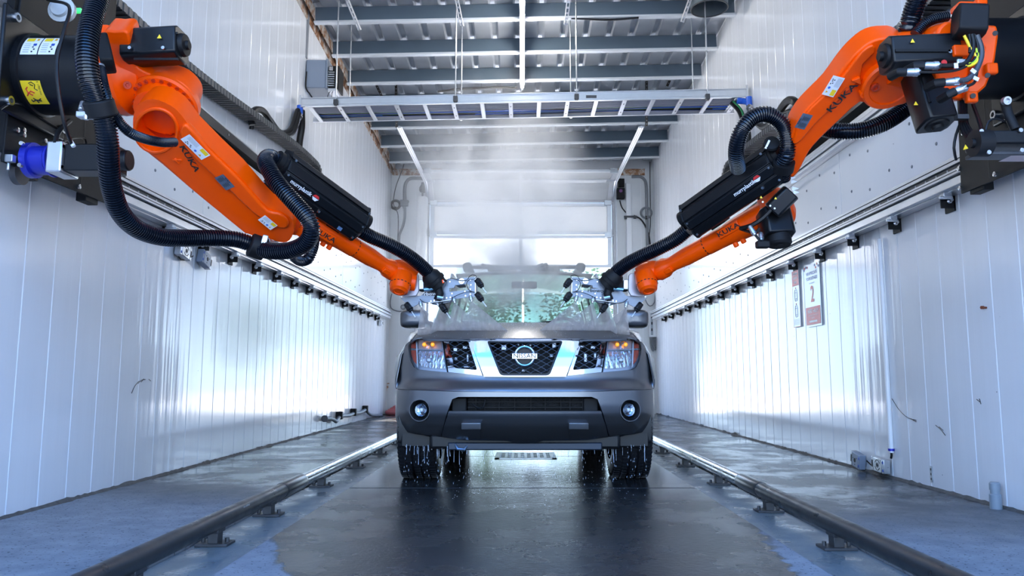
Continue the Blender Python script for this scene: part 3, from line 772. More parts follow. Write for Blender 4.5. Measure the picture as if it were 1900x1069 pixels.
build('terminal', MB().b2((-WX + .285, Yc - .005, pA.z - .13), (-WX + .33, Yc + .02, pA.z - .08)), M_BOLT, dr)
build('unit_base', MB().b2((-WX + .275, Yc - .0, pB.z - .03), (-WX + .38, Yc + .24, pB.z)), M_ALUL, dr)
for k, x in enumerate((.30, .33, .37)): cable('wire', [(-WX + x, Yc + .02, pB.z - .03), (-WX + x - .03 + .02 * k, Yc + .02, pB.z - .09), (-WX + x + .05 * (k - .4), Yc, trz(-2.3) + .13)], .004, M_RUB, t)
cable('latch_wire', [(-WX + .02, Yc - .02, pA.z - .15), (-WX + .02, Yc - .03, pB.z + .0), (-WX + .06, Yc - .03, pB.z - .07), (-WX + .1, Yc - .03, pB.z - .13)], .008, M_RUB, t)
cable('conduit', [aY(567, 108, Yc), aY(569, 70, Yc), aY(571, 30, Yc), aY(570, 14, Yc), aY(577, 4, Yc), aY(592, 0, Yc), aY(612, -3, Yc)], .024, M_CONDUIT, seg=10, label='grey conduit rising from the control box on the left wall', cat='conduit')
# ---- fittings and drooping hoses at the ladder ends
def hoses(name, pts, r, m, label): return cable(name, pts, r, m, seg=10, step=.02, label=label, cat='hose')
hoses('hose_loop', [aW(553, 205, 8.30), aW(540, 240, 8.00), aW(520, 246, 7.70), aW(500, 222, 7.30), aW(488, 206, 7.10), aW(474, 204, 6.90), aW(465, 215, 6.80), aW(468, 232, 6.80)], .032, M_RUB, 'thick black hose looping from the left end of the cable ladder to the chain')
hoses('hose_loop', [aW(556, 210, 8.25), aW(544, 247, 7.95), aW(520, 249, 7.60), aW(498, 229, 7.20), aW(480, 219, 7.00), aW(470, 225, 6.90), aW(466, 240, 6.90)], .020, M_RUB, 'thinner black hose under the thick loop at the left end of the ladder')
hoses('hanging_hose', [aW(560, 206, 8.45), aW(560, 235, 8.40), aW(556, 262, 8.40), aW(553, 300, 8.40)], .038, M_RUB, 'black hose hanging straight down the left wall from the ladder')
hoses('hanging_cable', [aW(564, 206, 8.50), aW(563, 235, 8.42), aW(560, 262, 8.42), aW(558, 300, 8.42)], .012, M_GREEN, 'green cable hanging beside the straight black hose on the left wall')
def fitting(p, q, m, label):
    t = thing('hose_fitting', label, 'fitting', p); p, q = V(p), V(q)
    build('elbow', MB().tube([p + V((.0, 0, .10)), p + V((0, 0, .04)), p], .035, 10), M_BLUE, t)
    build('coupling', MB().lathe(p, q - p, [(0, .032), (.04, .032), (.04, .04), (.07, .04), (.07, .03), ((q - p).length, .03)], 12), M_BOLT, t)
fitting(aW(556, 212, 8.32), aW(548, 236, 8.15), M_BLUE, 'blue elbow and chrome coupling at the left end of the cable ladder')
fitting(aW(1390, 196, 8.32), aW(1396, 214, 8.20), M_BLUE, 'blue elbow and chrome coupling at the right end of the cable ladder')
build('elbow', MB().tube([aW(1368, 187, 8.30), aW(1380, 188, 8.30), aW(1390, 190, 8.30)], .035, 10), M_BLUE, label='blue fitting under the right end of the cable ladder', cat='fitting')
hoses('hose_loop', [aW(1358, 190, 8.45), aW(1372, 205, 8.40), aW(1380, 225, 8.30), aW(1388, 250, 8.20), aW(1386, 300, 8.30)], .034, M_RUB, 'black hose dropping from the right end of the ladder behind the arm loop')
hoses('green_cable', [aW(1360, 188, 8.35), aW(1374, 202, 8.30), aW(1381, 222, 8.20)], .010, M_GREEN, 'green cable bending down at the right end of the ladder')
hoses('hose_loop', [aW(1405, 228, 7.90), aW(1418, 236, 7.70), aW(1436, 224, 7.40), aW(1452, 198, 7.10), aW(1464, 186, 6.90), aW(1476, 190, 6.70), aW(1482, 206, 6.70), aW(1480, 222, 6.70)], .038, M_RUB, 'thick black hose arching above the right drag chain')
hoses('hose_loop', [aW(1440, 222, 7.50), aW(1452, 212, 7.20), aW(1464, 206, 7.00), aW(1474, 209, 6.80), aW(1478, 222, 6.80)], .020, M_RUB, 'thin black hose arching under the thick one above the right chain')
# ---- sensor boxes on the walls
def sensor(Yp, s, z, rot, label, ring, m=M_STEEL, size=(.055, .13, .10), wall=True):
    t = thing('sensor_box', label, 'sensor', (s * (WX - .01), Yp, z))
    a = radians(rot); u = V((0, cos(a), sin(a))); v = V((0, -sin(a), cos(a))); n_ = V((-s, 0, 0)); c = V((s * (WX - .012 - size[0] / 2), Yp, z))
    build('housing', MB().box(c, size, (n_, u, v)), m, t, bevel=.006)
    f = c + n_ * (size[0] / 2)
    if ring:
        mb = MB()
        for rr, a0, a1 in ((.036, .4, 2.7), (.036, 3.6, 5.9), (.015, 0, 6.3)):
            mb.tube([f + (u * cos(q) + v * sin(q)) * rr for q in [a0 + (a1 - a0) * k / 10 for k in range(11)]], .0028, 6)
        mb.lathe(f, n_, [(0, .008), (.006, .006)], 10)
        build('embossed_ring', mb, M_DSTEEL, t)
    else:
        build('lens_hole', MB().lathe(f, n_, [(0, .017), (.001, .017)], 16), M_BLACKM, t)
        for q in (.4, 2.5, 4.6): build('screw_hole', MB().lathe(f + (u * cos(q) + v * sin(q)) * .032, n_, [(0, .005), (.001, .005)], 8), M_BLACKM, t)
    e_ = build('side_bracket', MB().box(c + u * (size[1] / 2 + .02), (size[0] * .9, .03, size[2] * 1.0), (n_, u, v)), M_STEEL, t, bevel=.004)
    build('bracket_slot', MB().box(c + u * (size[1] / 2 + .02) + n_ * size[0] * .46, (.002, .012, size[2] * .5), (n_, u, v)).box(c + u * (size[1] / 2 + .036) , (size[0] * .3, .002, size[2] * .5), (n_, u, v)), M_BLACKM, e_)
    e2 = build('end_plate', MB().box(c - u * (size[1] / 2 + .012), (size[0] * .9, .022, size[2]), (n_, u, v)), m, t, bevel=.004)
    for q in (-.028, .028): build('blue_lens', MB().lathe(c - u * (size[1] / 2 + .012) + v * q + n_ * size[0] * .45, n_, [(0, .011), (.003, .009)], 12), M_PBLUE, e2)
p = aX(330, 466, -WX); sensor(p.y, -1, p.z, -8, 'grey metal sensor box with an embossed ring under the left rail', True)
p = aX(370, 481, -WX); sensor(p.y, -1, p.z, -14, 'smaller grey sensor box with a round hole, right of the ringed one', False, M_GREYBOX, (.055, .12, .11))
p = aX(724, 598, -2.45); sensor(min(13.7, p.y), -1, aY(705, 599, 13.6).z, 0, 'small sensor box hanging under the far end of the left rail', False)
p = aX(1645, 863, WX); sensor(p.y, 1, p.z, 3, 'ringed sensor box at the foot of the right wall under the white conduit', True)
p = aX(1602, 854, WX); sensor(p.y, 1, p.z, 10, 'dark sensor box with a round hole at the foot of the right wall', False, M_GREYBOX, (.055, .10, .11))
pa, pb = aX(345, 476, -WX + .03), aX(358, 482, -WX + .03)
cable('sensor_cable', [aX(330, 474, -WX + .02), aX(336, 482, -WX + .02), aX(348, 482, -WX + .02), aX(358, 475, -WX + .02)], .005, M_RUB, label='black cable joining the two sensor boxes under the left rail', cat='cable')
cable('sensor_cable', [aX(1608, 855, WX - .05), aX(1620, 866, WX - .04), aX(1632, 870, WX - .03)], .005, M_RUB, label='black cable joining the two sensor boxes at the right wall foot', cat='cable')
# white conduit on the right wall
pt, pb = aX(1632, 430, WX - .02), aX(1654, 840, WX - .02)
t = thing('white_conduit', 'white plastic conduit running straight down the right wall to the sensor', 'conduit', (pb.x, pb.y, pb.z))
build('pipe', MB().cyl((pb.x, pb.y, pb.z), (pb.x, pb.y, 1.70), .017, 12), M_WHITE, t)
build('clamp', MB().cyl((pb.x, pb.y, pb.z + .012), (pb.x, pb.y, pb.z + .028), .022, 12), M_BLUEF, t, label='blue clamp ring')
build('elbow', MB().tube([(pb.x, pb.y, pb.z), (pb.x, pb.y - .0, pb.z - .02), (pb.x - .0, pb.y + .01, pb.z - .04)], .008, 8), M_RUB, t)
# pipe stub right
p = aX(1848, 936, WX - .055); t = thing('pipe_stub', 'grey capped plastic pipe stub standing on the floor by the right wall', 'pipe', (WX - .055, p.y, 0))
build('stub_body', MB().lathe((WX - .055, p.y, 0), Z1, [(0, .030), (.075, .030), (.08, .024), (.10, .024)], 20), M_PVC, t)
build('stub_cap', MB().lathe((WX - .055, p.y, .10), Z1, [(0, .027), (.034, .027), (.042, .020)], 20), M_PVC, t)
# little floor drain of pvc already; anchor plate and bolt on the right wall
p = aX(1729, 880, WX); t = thing('anchor_plate', 'small slotted anchor plate low on the right wall', 'plate', p)
build('plate_body', MB().box((WX - .002, p.y, p.z), (.006, .022, .10)), M_STEEL, t); 
for q in (-.03, 0, .03): build('slot', MB().box((WX - .006, p.y, p.z + q), (.002, .010, .014)), M_DSTEEL, t)
p = aX(1830, 571, WX); t = thing('wall_bolt', 'rusty bolt sticking out of the right wall', 'bolt', p)
build('shank', MB().cyl(p, p + V((-.03, -.01, 0)), .006, 8), mat('rust_brown', (.20, .05, .02), .7), t); build('bolt_head', MB().cyl(p + V((-.02, -.006, 0)), p + V((-.034, -.01, 0)), .010, 6), mat('rust_brown', (.20, .05, .02), .7), t)
# scuff marks on the walls
def scuff(s, pts, label):
    t = thing('scuff_mark', label, 'scuff', aX(*pts[0][0], s * (WX - .003)))
    for seg_ in pts:
        P = [aX(x, y, s * (WX - .003)) for x, y in seg_]
        build('stroke', MB().tube(spline(P, .01), .0022, 4), M_PRINT, t, smooth=None)
scuff(-1, [[(244, 730), (250, 717), (258, 707)], [(256, 712), (262, 706), (270, 704)], [(262, 709), (267, 703)], [(276, 704), (280, 707)]], 'dark scratched scuff mark on the left wall')
scuff(1, [[(1655, 740), (1668, 760), (1684, 775), (1700, 780)], [(1690, 777), (1700, 783)]], 'curved scuff mark on the right wall beside the white conduit')
scuff(1, [[(1736, 789), (1746, 798), (1754, 808)], [(1742, 792), (1750, 799)]], 'short dark scuff further right on the right wall')
scuff(1, [[(1817, 740), (1820, 750)], [(1812, 741), (1818, 746)]], 'small scratch above the pipe stub on the right wall')
# ---- posters on the right wall
def wallpt(px, py): return aX(px, py, WX - .012)
def poster(corners, name, label, builder):
    tl_, br_ = wallpt(*corners[0]), wallpt(*corners[1])
    x = WX - .012; yl, yr = tl_.y, br_.y; zt, zb = tl_.z, br_.z
    t = thing(name, label, 'poster', (x, (yl + yr) / 2, zb))
    build('sheet', MB().b2((x, yl, zb), (x + .003, yr, zt)), mat('poster_paper', (.72, .80, .86), .15), t, smooth=None)
    xd = V((0, -1, 0)); ctr = lambda u, v: V((x - .0015, yl + (yr - yl) * u, zt + (zb - zt) * v))
    builder(t, xd, ctr, abs(yr - yl), zt - zb)
def rect(t, name, ctr, u0, v0, u1, v1, m, d=0.0005):
    a, b_ = ctr(u0, v0), ctr(u1, v1); o = V((-d, 0, 0)); a += o; b_ += o
    build(name, MB().quad(a, (a.x, b_.y, a.z), b_, (a.x, a.y, b_.z)), m, t, smooth=None)
def bigp(t, xd, ctr, W, H):
    text('lettering', 'WE APPRECIATE', ctr(.5, .16), xd, Z1, .040 * H / .8, M_PBLUE, t, bold=True, wid=.85)
    text('lettering', 'YOUR BUSINESS!', ctr(.5, .24), xd, Z1, .040 * H / .8, M_PBLUE, t, bold=True, wid=.85)
    text('lettering', 'YOU ARE IN BAY', ctr(.5, .315), xd, Z1, .012, M_PBLUE, t)
    text('numeral', '2', ctr(.5, .50), xd, Z1, .25 * H, M_PRED, t, bold=True, wid=.8)
    rect(t, 'red_panel', ctr, .04, .69, .96, .97, M_PRED)
    P = lambda u, v: ctr(u, v) + V((-.0012, 0, 0))
    text('lettering', 'NEED HELP?', P(.5, .76), xd, Z1, .055 * H, M_LABEL, t, bold=True)
    text('lettering', 'PLEASE CALL OR TEXT US AT', P(.5, .825), xd, Z1, .020 * H, M_LABEL, t)
    text('lettering', 'ANY TIME', P(.5, .865), xd, Z1, .020 * H, M_LABEL, t)
    rect(t, 'text_line', lambda u, v: P(u, v), .25, .905, .75, .935, M_LABEL)
    for (u, v, m_) in ((.06, .05, M_PRED), (.02, .08, M_PBLUE), (.15, .04, M_PBLUE), (.24, .05, M_PRED), (.72, .05, M_PBLUE), (.78, .09, M_PRED), (.86, .04, M_PRED), (.95, .08, M_PBLUE)):
        build('confetti', MB().lathe(ctr(u, v), (-1, 0, 0), [(0, .012), (.001, .012)], 10), m_, t)
def slimp(t, xd, ctr, W, H):
    rect(t, 'red_panel', ctr, 0, 0, 1, .27, M_PRED)
    P = lambda u, v: ctr(u, v) + V((-.0012, 0, 0))
    for i, s_ in enumerate(('STAY IN THE', 'VEHICLE IN', 'THE BAY')): text('lettering', s_, P(.5, .06 + .075 * i), xd, Z1, .038 * H, M_LABEL, t, bold=True, wid=.62)
    for c in (.44, .72):
        q = [ctr(.5, c) + V((-.0008, a * W * .16, b_ * H * .10)) for a, b_ in ((-.7, -1), (-1, -.6), (-1, .5), (-.7, 1), (.7, 1), (1, .5), (1, -.6), (.7, -1), (-.7, -1))]
        build('car_outline', MB().tube(q, .0016, 4), M_PBLUE, t)
        build('car_outline', MB().tube([q[1], q[6]], .0014, 4).tube([q[2], q[5]], .0014, 4), M_PBLUE, t)
        build('arrow', MB().tube([ctr(.5, c - .14), ctr(.5, c - .115)], .003, 4), M_PRED, t)
    for k in range(5): rect(t, 'text_line', ctr, .12, .86 + .022 * k, .88, .866 + .022 * k, M_PGREY)
    for u0, v0, u1, v1 in ((0, .27, .03, 1), (.97, .27, 1, 1), (0, .99, 1, 1)): rect(t, 'red_border', ctr, u0, v0, u1, v1, M_PRED)
poster(((1491, 494), (1525, 603)), 'wall_poster', 'large pale poster with a red 2 on the right wall', bigp)
poster(((1469, 505), (1486, 606)), 'wall_poster', 'narrow poster with a red header left of the one with the red 2', slimp)

# ---- tyre guide pipes on the floor
def pipe(s, side):
    t = thing('guide_pipe', f'steel tyre guide pipe on short posts along the {side} side of the lane', 'guide rail', (s * 1.29, 1, 0))
    xc = s * 1.335; zc = .080
    Yc_ = aX(525 if s < 0 else 1410, 908, xc).y
    build('near_pipe', MB().lathe((xc, .3, zc), Y1, [(0, .040), (Yc_ - .3 - .03, .040)], 24), mat('pipe_dark', (.030, .032, .036), .36, .3, var=.3, vscale=12, rvar=.1), t)
    build('coupling', MB().lathe((xc, Yc_ - .03, zc), Y1, [(0, .0425), (.02, .045), (.36, .045), (.40, .040)], 24), mat('pipe_mid', (.06, .062, .065), .28, .6, var=.3, vscale=12), t)
    build('far_pipe', MB().lathe((xc, Yc_ + .36, zc), Y1, [(0, .038), (14.2 - Yc_, .038)], 24), mat('pipe_worn', (.42, .43, .44), .22, .95, var=.3, vscale=9, rvar=.1), t)
    Ys = ([aZ(390, 1003, 0).y, aZ(515, 950, 0).y] if s < 0 else [aZ(1575, 1010, 0).y, aZ(1436, 943, 0).y])
    d = Ys[1] - Ys[0]; Ys = [Ys[0] - d, *Ys] + [Ys[1] + 1.05 * k for k in range(1, 10)]
    for Y in Ys:
        p = build('post', MB().b2((xc - .022, Y - .03, -.016), (xc + .022, Y + .03, zc - .03)).b2((xc - .028, Y - .04, zc - .045), (xc + .028, Y + .04, zc - .025)), M_DSTEEL, t, bevel=.003)
        fp = build('foot_plate', MB().b2((xc - .07, Y - .05, -.018), (xc + .07, Y + .05, -.006)), M_DSTEEL, t, bevel=.002)
        for q in (-1, 1): build('anchor_bolt', MB().cyl((xc + q * .052, Y, -.008), (xc + q * .052, Y, .012), .009, 6), M_DSTEEL, fp)
    return t
pl_ = pipe(-1, 'left'); pr_ = pipe(1, 'right')
a_ = aX(472, 942, -1.335 + .04); 
text('pipe_lettering', 'NO STEPPING', V((-1.335 + .0405, aX(475, 940, -1.25).y, .105)), V((0, 1, 0)), V((0, 0, 1)), .009, M_LABEL, pl_, depth=.001)
# ---- floor drain grate
t = thing('drain_grate', 'perforated steel drain grate in the floor under the car', 'drain', (0, 6.15, 0))
pg = aZ(975, 846, 0); Yg = pg.y
fr_ = MB().b2((-.24, Yg - .26, 0), (.30, Yg - .22, .006)).b2((-.24, Yg + .22, 0), (.30, Yg + .26, .006)).b2((-.24, Yg - .26, 0), (-.20, Yg + .26, .006)).b2((.26, Yg - .26, 0), (.30, Yg + .26, .006))
build('grate_frame', fr_, M_STEEL, t, smooth=None)
build('drain_pit', MB().b2((-.21, Yg - .23, .0005), (.27, Yg + .23, .0015)), M_BLACKM, t, smooth=None)
for k in range(9): build('grate_bar', MB().b2((-.20 + k * .0575 - .012, Yg - .22, .001), (-.20 + k * .0575 + .012, Yg + .22, .007)), M_STEEL, t, smooth=None)
for k in range(5): build('cross_bar', MB().b2((-.20, Yg - .22 + k * .11 - .016, .001), (.26, Yg - .22 + k * .11 + .016, .0065)), M_STEEL, t, smooth=None)
# ---- back wall fittings
YW = YB - .04
def bw_cable(pts, r, m, label, nm='wall_cable', cat='cable'): return cable(nm, [aY(x, y, YW) for x, y in pts], r, m, seg=8, step=.04, label=label, cat=cat)
bw_cable([(786, 331), (762, 331), (754, 338), (751, 350), (751, 376)], .034, M_CONDUIT, 'grey bent conduit above the small junction box, back wall left', 'conduit', 'conduit')
bw_cable([(751, 385), (751, 402), (748, 418), (741, 436), (740, 452)], .026, M_CONDUIT, 'grey flexible conduit below the small junction box, back wall left', 'conduit', 'conduit')
t = thing('junction_box', 'small grey junction box between two conduits on the back wall left', 'electrical box', aY(750, 385, YW))
build('box_body', MB().box(aY(750, 377, YW), (.16, .06, .13)), M_CONDUIT, t, bevel=.008); build('box_hub', MB().cyl(aY(757, 374, YW), aY(759, 374, YW), .02, 8).cyl(aY(750, 383, YW), aY(750, 387, YW), .03, 10), M_CONDUIT, t)
bw_cable([(753, 281), (748, 310), (735, 345), (730, 372), (732, 385), (738, 396), (739, 420), (738, 440), (738, 452)], .008, M_RUB, 'thin black wire hanging down the back wall left corner')
def coil(cx, cy, r_px, m, label, n_=3):
    t = thing('cable_coil', label, 'cable coil', aY(cx, cy + r_px, YW)); 
    for k in range(n_):
        c = aY(cx, cy, YW - .02 * k); R_ = sz(r_px, YW) * (1 - .10 * k)
        build('turn', MB().tube([c + V((R_ * cos(a * pi / 12), 0, R_ * sin(a * pi / 12))) for a in range(25)], .016, 8), m, t)
    build('tie', MB().box(c + V((0, .01, -R_)), (.03, .05, .07)), M_BLACKM, t)
coil(734, 380, 9, M_RUB, 'thick coil of black cable hung on the back wall left')
coil(1199, 395, 10.5, M_CONDUIT, 'thin coil of grey cable hung on the back wall right', 2)
# white vertical pipe left with valve
t = thing('riser_pipe', 'thick white insulated vertical pipe on the back wall left of the door', 'pipe', aY(784, 600, YW - .1))
p0 = aY(784, 366, YB - .15)
build('insulated_pipe', MB().lathe((p0.x, YB - .15, .0), Z1, [(0, .105), (p0.z - .03, .105), (p0.z, .09)], 24), M_WHITE, t)
build('valve', MB().lathe(p0 + V((0, 0, .0)), Z1, [(0, .02), (.10, .02)], 10).lathe(p0 + V((0, 0, .10)), Z1, [(0, .05), (.04, .07), (.10, .07), (.16, .03), (.2, .03)], 8), M_DSTEEL, t, bevel=.005)
# right side items
bw_cable([(1172, 328), (1188, 328), (1196, 334), (1199, 345), (1200, 380), (1201, 440), (1202, 470)], .030, M_CONDUIT, 'grey conduit bending down the back wall right of the door', 'conduit', 'conduit')
bw_cable([(1206, 300), (1206, 340), (1207, 400), (1206, 425), (1202, 450)], .008, M_RUB, 'thin black wire down the back wall right corner')
bw_cable([(1176, 400), (1190, 408), (1202, 430), (1207, 458)], .016, M_RUB, 'black cable sweeping from the clip across the back wall right')
bw_cable([(1150, 372), (1154, 385), (1162, 395)], .012, M_RUB, 'short black lead under the door opener box')
t = thing('riser_pipe', 'white square post on the back wall right of the door', 'pipe', aY(1168, 600, YW))
px_ = aY(1168, 500, YB - .06).x
build('post_body', MB().b2((px_ - .05, YB - .11, 0), (px_ + .05, YB - .01, 4.55)), M_WHITE, t, bevel=.01)
build('post_clip', MB().box(aY(1170, 402, YB - .12), (.26, .03, .035)).box(aY(1161, 404, YB - .12), (.05, .04, .06)).box(aY(1178, 403, YB - .12), (.05, .04, .06)), M_DSTEEL, t, bevel=.004)
t = thing('door_opener', 'black door opener unit on the back wall right of the door', 'opener', aY(1151, 372, YW - .06))
build('unit_top', MB().b2(aY(1147, 331, YB - .10), aY(1158, 348, YB - .02)), M_BLACKM, t, bevel=.01)
build('unit_body', MB().b2(aY(1145, 348, YB - .16), aY(1158, 371, YB - .02)), M_BLACKM, t, bevel=.015)
build('purple_badge', MB().lathe(aY(1152, 354, YB - .162), (0, -1, 0), [(0, .035), (.004, .03)], 12), mat('badge_purple', (.22, .08, .25), .4), t, label='purple badge')
# grey electrical panel low right
t = thing('electrical_panel', 'white electrical panel on the back wall right behind the car', 'electrical box', aY(1215, 628, YB - .12))
build('panel_body', MB().b2(aY(1205, 577, YB - .14), aY(1233, 626, YB - .01)), M_WHITE, t, bevel=.01)
build('panel_strip', MB().b2(aY(1207, 581, YB - .145), aY(1212, 622, YB - .139)), M_PGREY, t)
for k in range(3): build('panel_switch', MB().box(aY(1209.5, 588 + 12 * k, YB - .15), (.03, .012, .05)), M_DSTEEL, t)
for k, (x0, x1) in enumerate(((1207, 1216), (1210, 1222), (1213, 1228))):
    bw_cable([(x0, 627), (x0 + 1, 640), ((x0 + x1) / 2, 651 - 2 * k), (x1, 640), (x1 + 1, 626)], .018, M_CONDUIT, ['lowest', 'middle', 'innermost'][k] + ' grey cable looping under the white electrical panel')
bw_cable([(1233, 612), (1236, 600), (1236, 586)], .03, M_CONDUIT, 'short grey conduit at the right edge of the electrical panel', 'conduit', 'conduit')
bw_cable([(1196, 545), (1199, 560), (1206, 568), (1214, 562), (1216, 545)], .01, M_CONDUIT, 'thin grey cable loop above the white electrical panel')
bw_cable([(727, 545), (724, 560), (726, 572), (736, 577), (748, 578)], .010, M_CONDUIT, 'thin grey cable loop on the back wall left of the car mirror')
t = thing('round_sensor', 'round grey sensor disc on the back wall left of the car mirror', 'sensor', aY(748, 570, YW)); build('disc', MB().lathe(aY(748, 570, YW), (0, -1, 0), [(0, .055), (.03, .05)], 16), M_CONDUIT, t); build('disc_cap', MB().lathe(aY(748, 570, YW - .03), (0, -1, 0), [(0, .03), (.012, .025)], 16), M_PGREY, t)
# spigot
t = thing('spigot', 'rusty brass spigot low on the back wall left corner', 'tap', aY(719, 718, YB)); q = aY(719, 718, YB)
build('tap_body', MB().cyl(q, q + V((0, -.12, 0)), .025, 10).cyl(q + V((0, -.12, .02)), q + V((0, -.12, -.07)), .02, 10), M_RUST, t)
build('tap_handle', MB().lathe(q + V((0, -.08, .03)), Z1, [(0, .015), (.03, .015), (.03, .05), (.045, .05)], 8), M_RUST, t)
# air line on the left wall foot with clamps
t = thing('air_hose', 'grey hose clipped along the foot of the left wall', 'hose', aX(604, 778, -WX + .04))
Yh = [aX(x, 775, -WX + .04).y for x in (604, 612, 622, 628, 632, 640, 655, 668, 678, 684, 690)]
pp = [(604, 777), (612, 777), (619, 779), (624, 782), (629, 775), (636, 772), (648, 771), (657, 767), (668, 766), (678, 761), (683, 766), (690, 770), (708, 771)]
H_ = [aX(x, y, -WX + .05) if x < 684 else aW(x, y, 13.4 + .02 * (x - 684), .06) for x, y in pp]
build('hose_line', MB().tube(spline(H_, .05), .026, 10), mat('hose_greyblue', (.12, .13, .15), .4), t)
build('end_fitting', MB().cyl(aX(603, 777, -WX + .05), aX(612, 777, -WX + .05), .032, 10).cyl(aX(602, 777, -WX + .05), aX(603.5, 777, -WX + .05), .045, 10), M_DSTEEL, t)
for x, y in ((630, 771), (656, 765), (678, 759)): build('clamp', MB().box(aX(x, y, -WX + .045), (.09, .07, .11)), M_BLACKM, t, bevel=.01)
t = thing('hose_roll', 'flat roll of dusty red hose on the floor by the left back corner', 'hose', (-2.22, 14.4, 0)); q = V((-2.22, 14.4, 0))
for k in range(6):
    rr = .33 - .045 * k
    build('hose_turn', MB().tube([V((q.x + rr * cos(a * pi / 12), q.y + .7 * rr * sin(a * pi / 12), .045 + .028 * k)) for a in range(25)], .042, 10), mat('hose_red', (.42, .10, .10), .6), t)
# ================================================================ THE CAR
XC = .018
car = thing('car', 'wet dark grey four by four with chrome grille, standing in the wash bay', 'car', (XC, 5.4, 0))
M_PAINT = mat('grey_metallic_paint', (.15, .155, .168), .32, .85, coat=1.0, var=.05, vscale=300)
M_PAINT.node_tree.nodes['Principled BSDF'].inputs['Coat Roughness'].default_value = .2
M_PLAS = mat('black_trim_plastic', (.007, .0075, .009), .42, spec=.4)
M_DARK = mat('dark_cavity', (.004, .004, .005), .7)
M_AMBER = mat('amber_bulb', (.95, .32, .02), .3, emit=(1.0, .33, .02), estr=1.0)
M_REFL = mat('lamp_reflector', (.92, .95, 1.0), .22, .85, bump=.8, bscale=55, stretch=(1, 1, .12))
M_REDL = mat('side_reflector_red', (.75, .12, .07), .2)
M_TYRE = mat('tyre_rubber', (.012, .013, .016), .38, bump=.2, bscale=90)
M_SEAT = mat('seat_cloth', (.05, .05, .05), .8)

def bowx(x):
    a = abs(x - XC); return .30 * (a / .8) ** 2 * .62 + 5.5 * max(0, a - .70) ** 2
def profz(z):
    P = [(.20, .30), (.28, .20), (.34, .11), (.40, .045), (.47, .008), (.53, 0), (.628, .004), (.636, .012), (.675, .050), (.70, .060), (.76, .064), (.84, .082), (.95, .125), (1.02, .19)]
    if z <= P[0][0]: return P[0][1]
    for (a, u), (b_, v) in zip(P, P[1:]):
        if z <= b_: return u + (v - u) * (z - a) / (b_ - a)
    return P[-1][1]
Y0 = 4.75
def FY(x, z): return Y0 + bowx(x) + profz(z)
def face(px, py, off=0):
    Y = 4.95
    for _ in range(12):
        p = aY(px, py, Y); Y = FY(p.x, p.z) + off
    return aY(px, py, Y)
CPX = 974.0
def fmap(off=0): return lambda u, v: face(CPX + u, v, off)       # (dx from the middle in px, y in px)
def mirror(poly): return [(-x, y) for x, y in poly][::-1]
def L(poly): return [(x - CPX, y) for x, y in poly]              # left-half pixel outline
def both(name, poly, holes, m, off, thick, step=6, **kw):
    r = []
    for s in (0, 1):
        P = L(poly); Hs = [L(h) for h in holes]
        if s: P = mirror(P); Hs = [mirror(h) for h in Hs]
        r.append(build(name, sheet(P, Hs, fmap(off), (0, thick, 0), step), m, car, smooth=40, **kw))
    return r
def full(half, close_mid=True):
    """a left half outline (from the middle top, going left and round to the middle bottom) mirrored to a full loop"""
    P = L(half); return P + [(-x, y) for x, y in P[::-1]]

# painted nose panel between headlights/grille and the bumper seam
up = full([(974, 698), (900, 698.5), (891, 696), (832, 691), (776, 686.5), (768, 682), (761, 668), (757.5, 648), (759, 634), (752, 640), (744, 662), (738, 690), (735, 722), (850, 726.5), (974, 727)])
build('nose_panel', sheet(up, [], fmap(0), (0, .10, 0), 5), M_PAINT, car, smooth=40)
# lower bumper with openings for the intake and the fog lamps
intake = rnd(full([(974, 737), (848, 737), (837, 742), (829, 766), (974, 766)]), 3)
fogL = circ(779.5 - CPX, 761, 20, 28); fogR = circ(CPX - 779.5, 761, 20, 28)
low = full([(974, 727.6), (850, 727.2), (735, 722.8), (733.5, 745), (733.5, 770), (737, 790), (746, 800), (772, 806), (815, 812), (819, 800), (829, 766.4), (974, 766.4)])
# bumper upper ring (around the intake)
bump = build('bumper', sheet(full([(974, 727.6), (850, 727.2), (735, 722.8), (733.5, 745), (733.5, 770), (737, 790), (746, 800), (772, 806), (817, 812), (829, 768), (839, 741), (850, 736.5), (974, 736.5)]), [circ(779.5 - CPX, 761, 19, 28), circ(CPX - 779.5, 761, 19, 28)], fmap(0), (0, .12, 0), 5), M_PAINT, car, smooth=40)
# lower bumper bar with its step edge and two pads
bar = build('bumper_bar', sheet(full([(974, 767), (832, 766.5), (824, 790), (819, 811), (860, 817), (940, 818), (955, 822), (974, 822)]), [], fmap(-.022), (0, .14, 0), 5), M_PAINT, car, smooth=40)
build('bumper_bar_edge', sheet(full([(974, 763.5), (833, 763), (831, 767), (974, 767.6)]), [], fmap(-.028), (0, .14, 0), 5), M_PAINT, bar, smooth=30)
for s in (0, 1):
    P = L([(857, 786.5), (891, 786.5), (891, 800), (891, 815), (857, 814)]); P = mirror(P) if s else P
    pd_ = build('bumper_pad', sheet(P, [], fmap(-.040), (0, .04, 0), 5), M_PAINT, car, smooth=30)
    P = L([(856, 785.5), (892, 785.5), (892, 797), (856, 797)]); P = mirror(P) if s else P
    build('pad_cap', sheet(P, [], fmap(-.050), (0, .03, 0), 5), mat('pad_silver', (.30, .32, .36), .3, .6, coat=.5), pd_, smooth=30, bevel=.003)
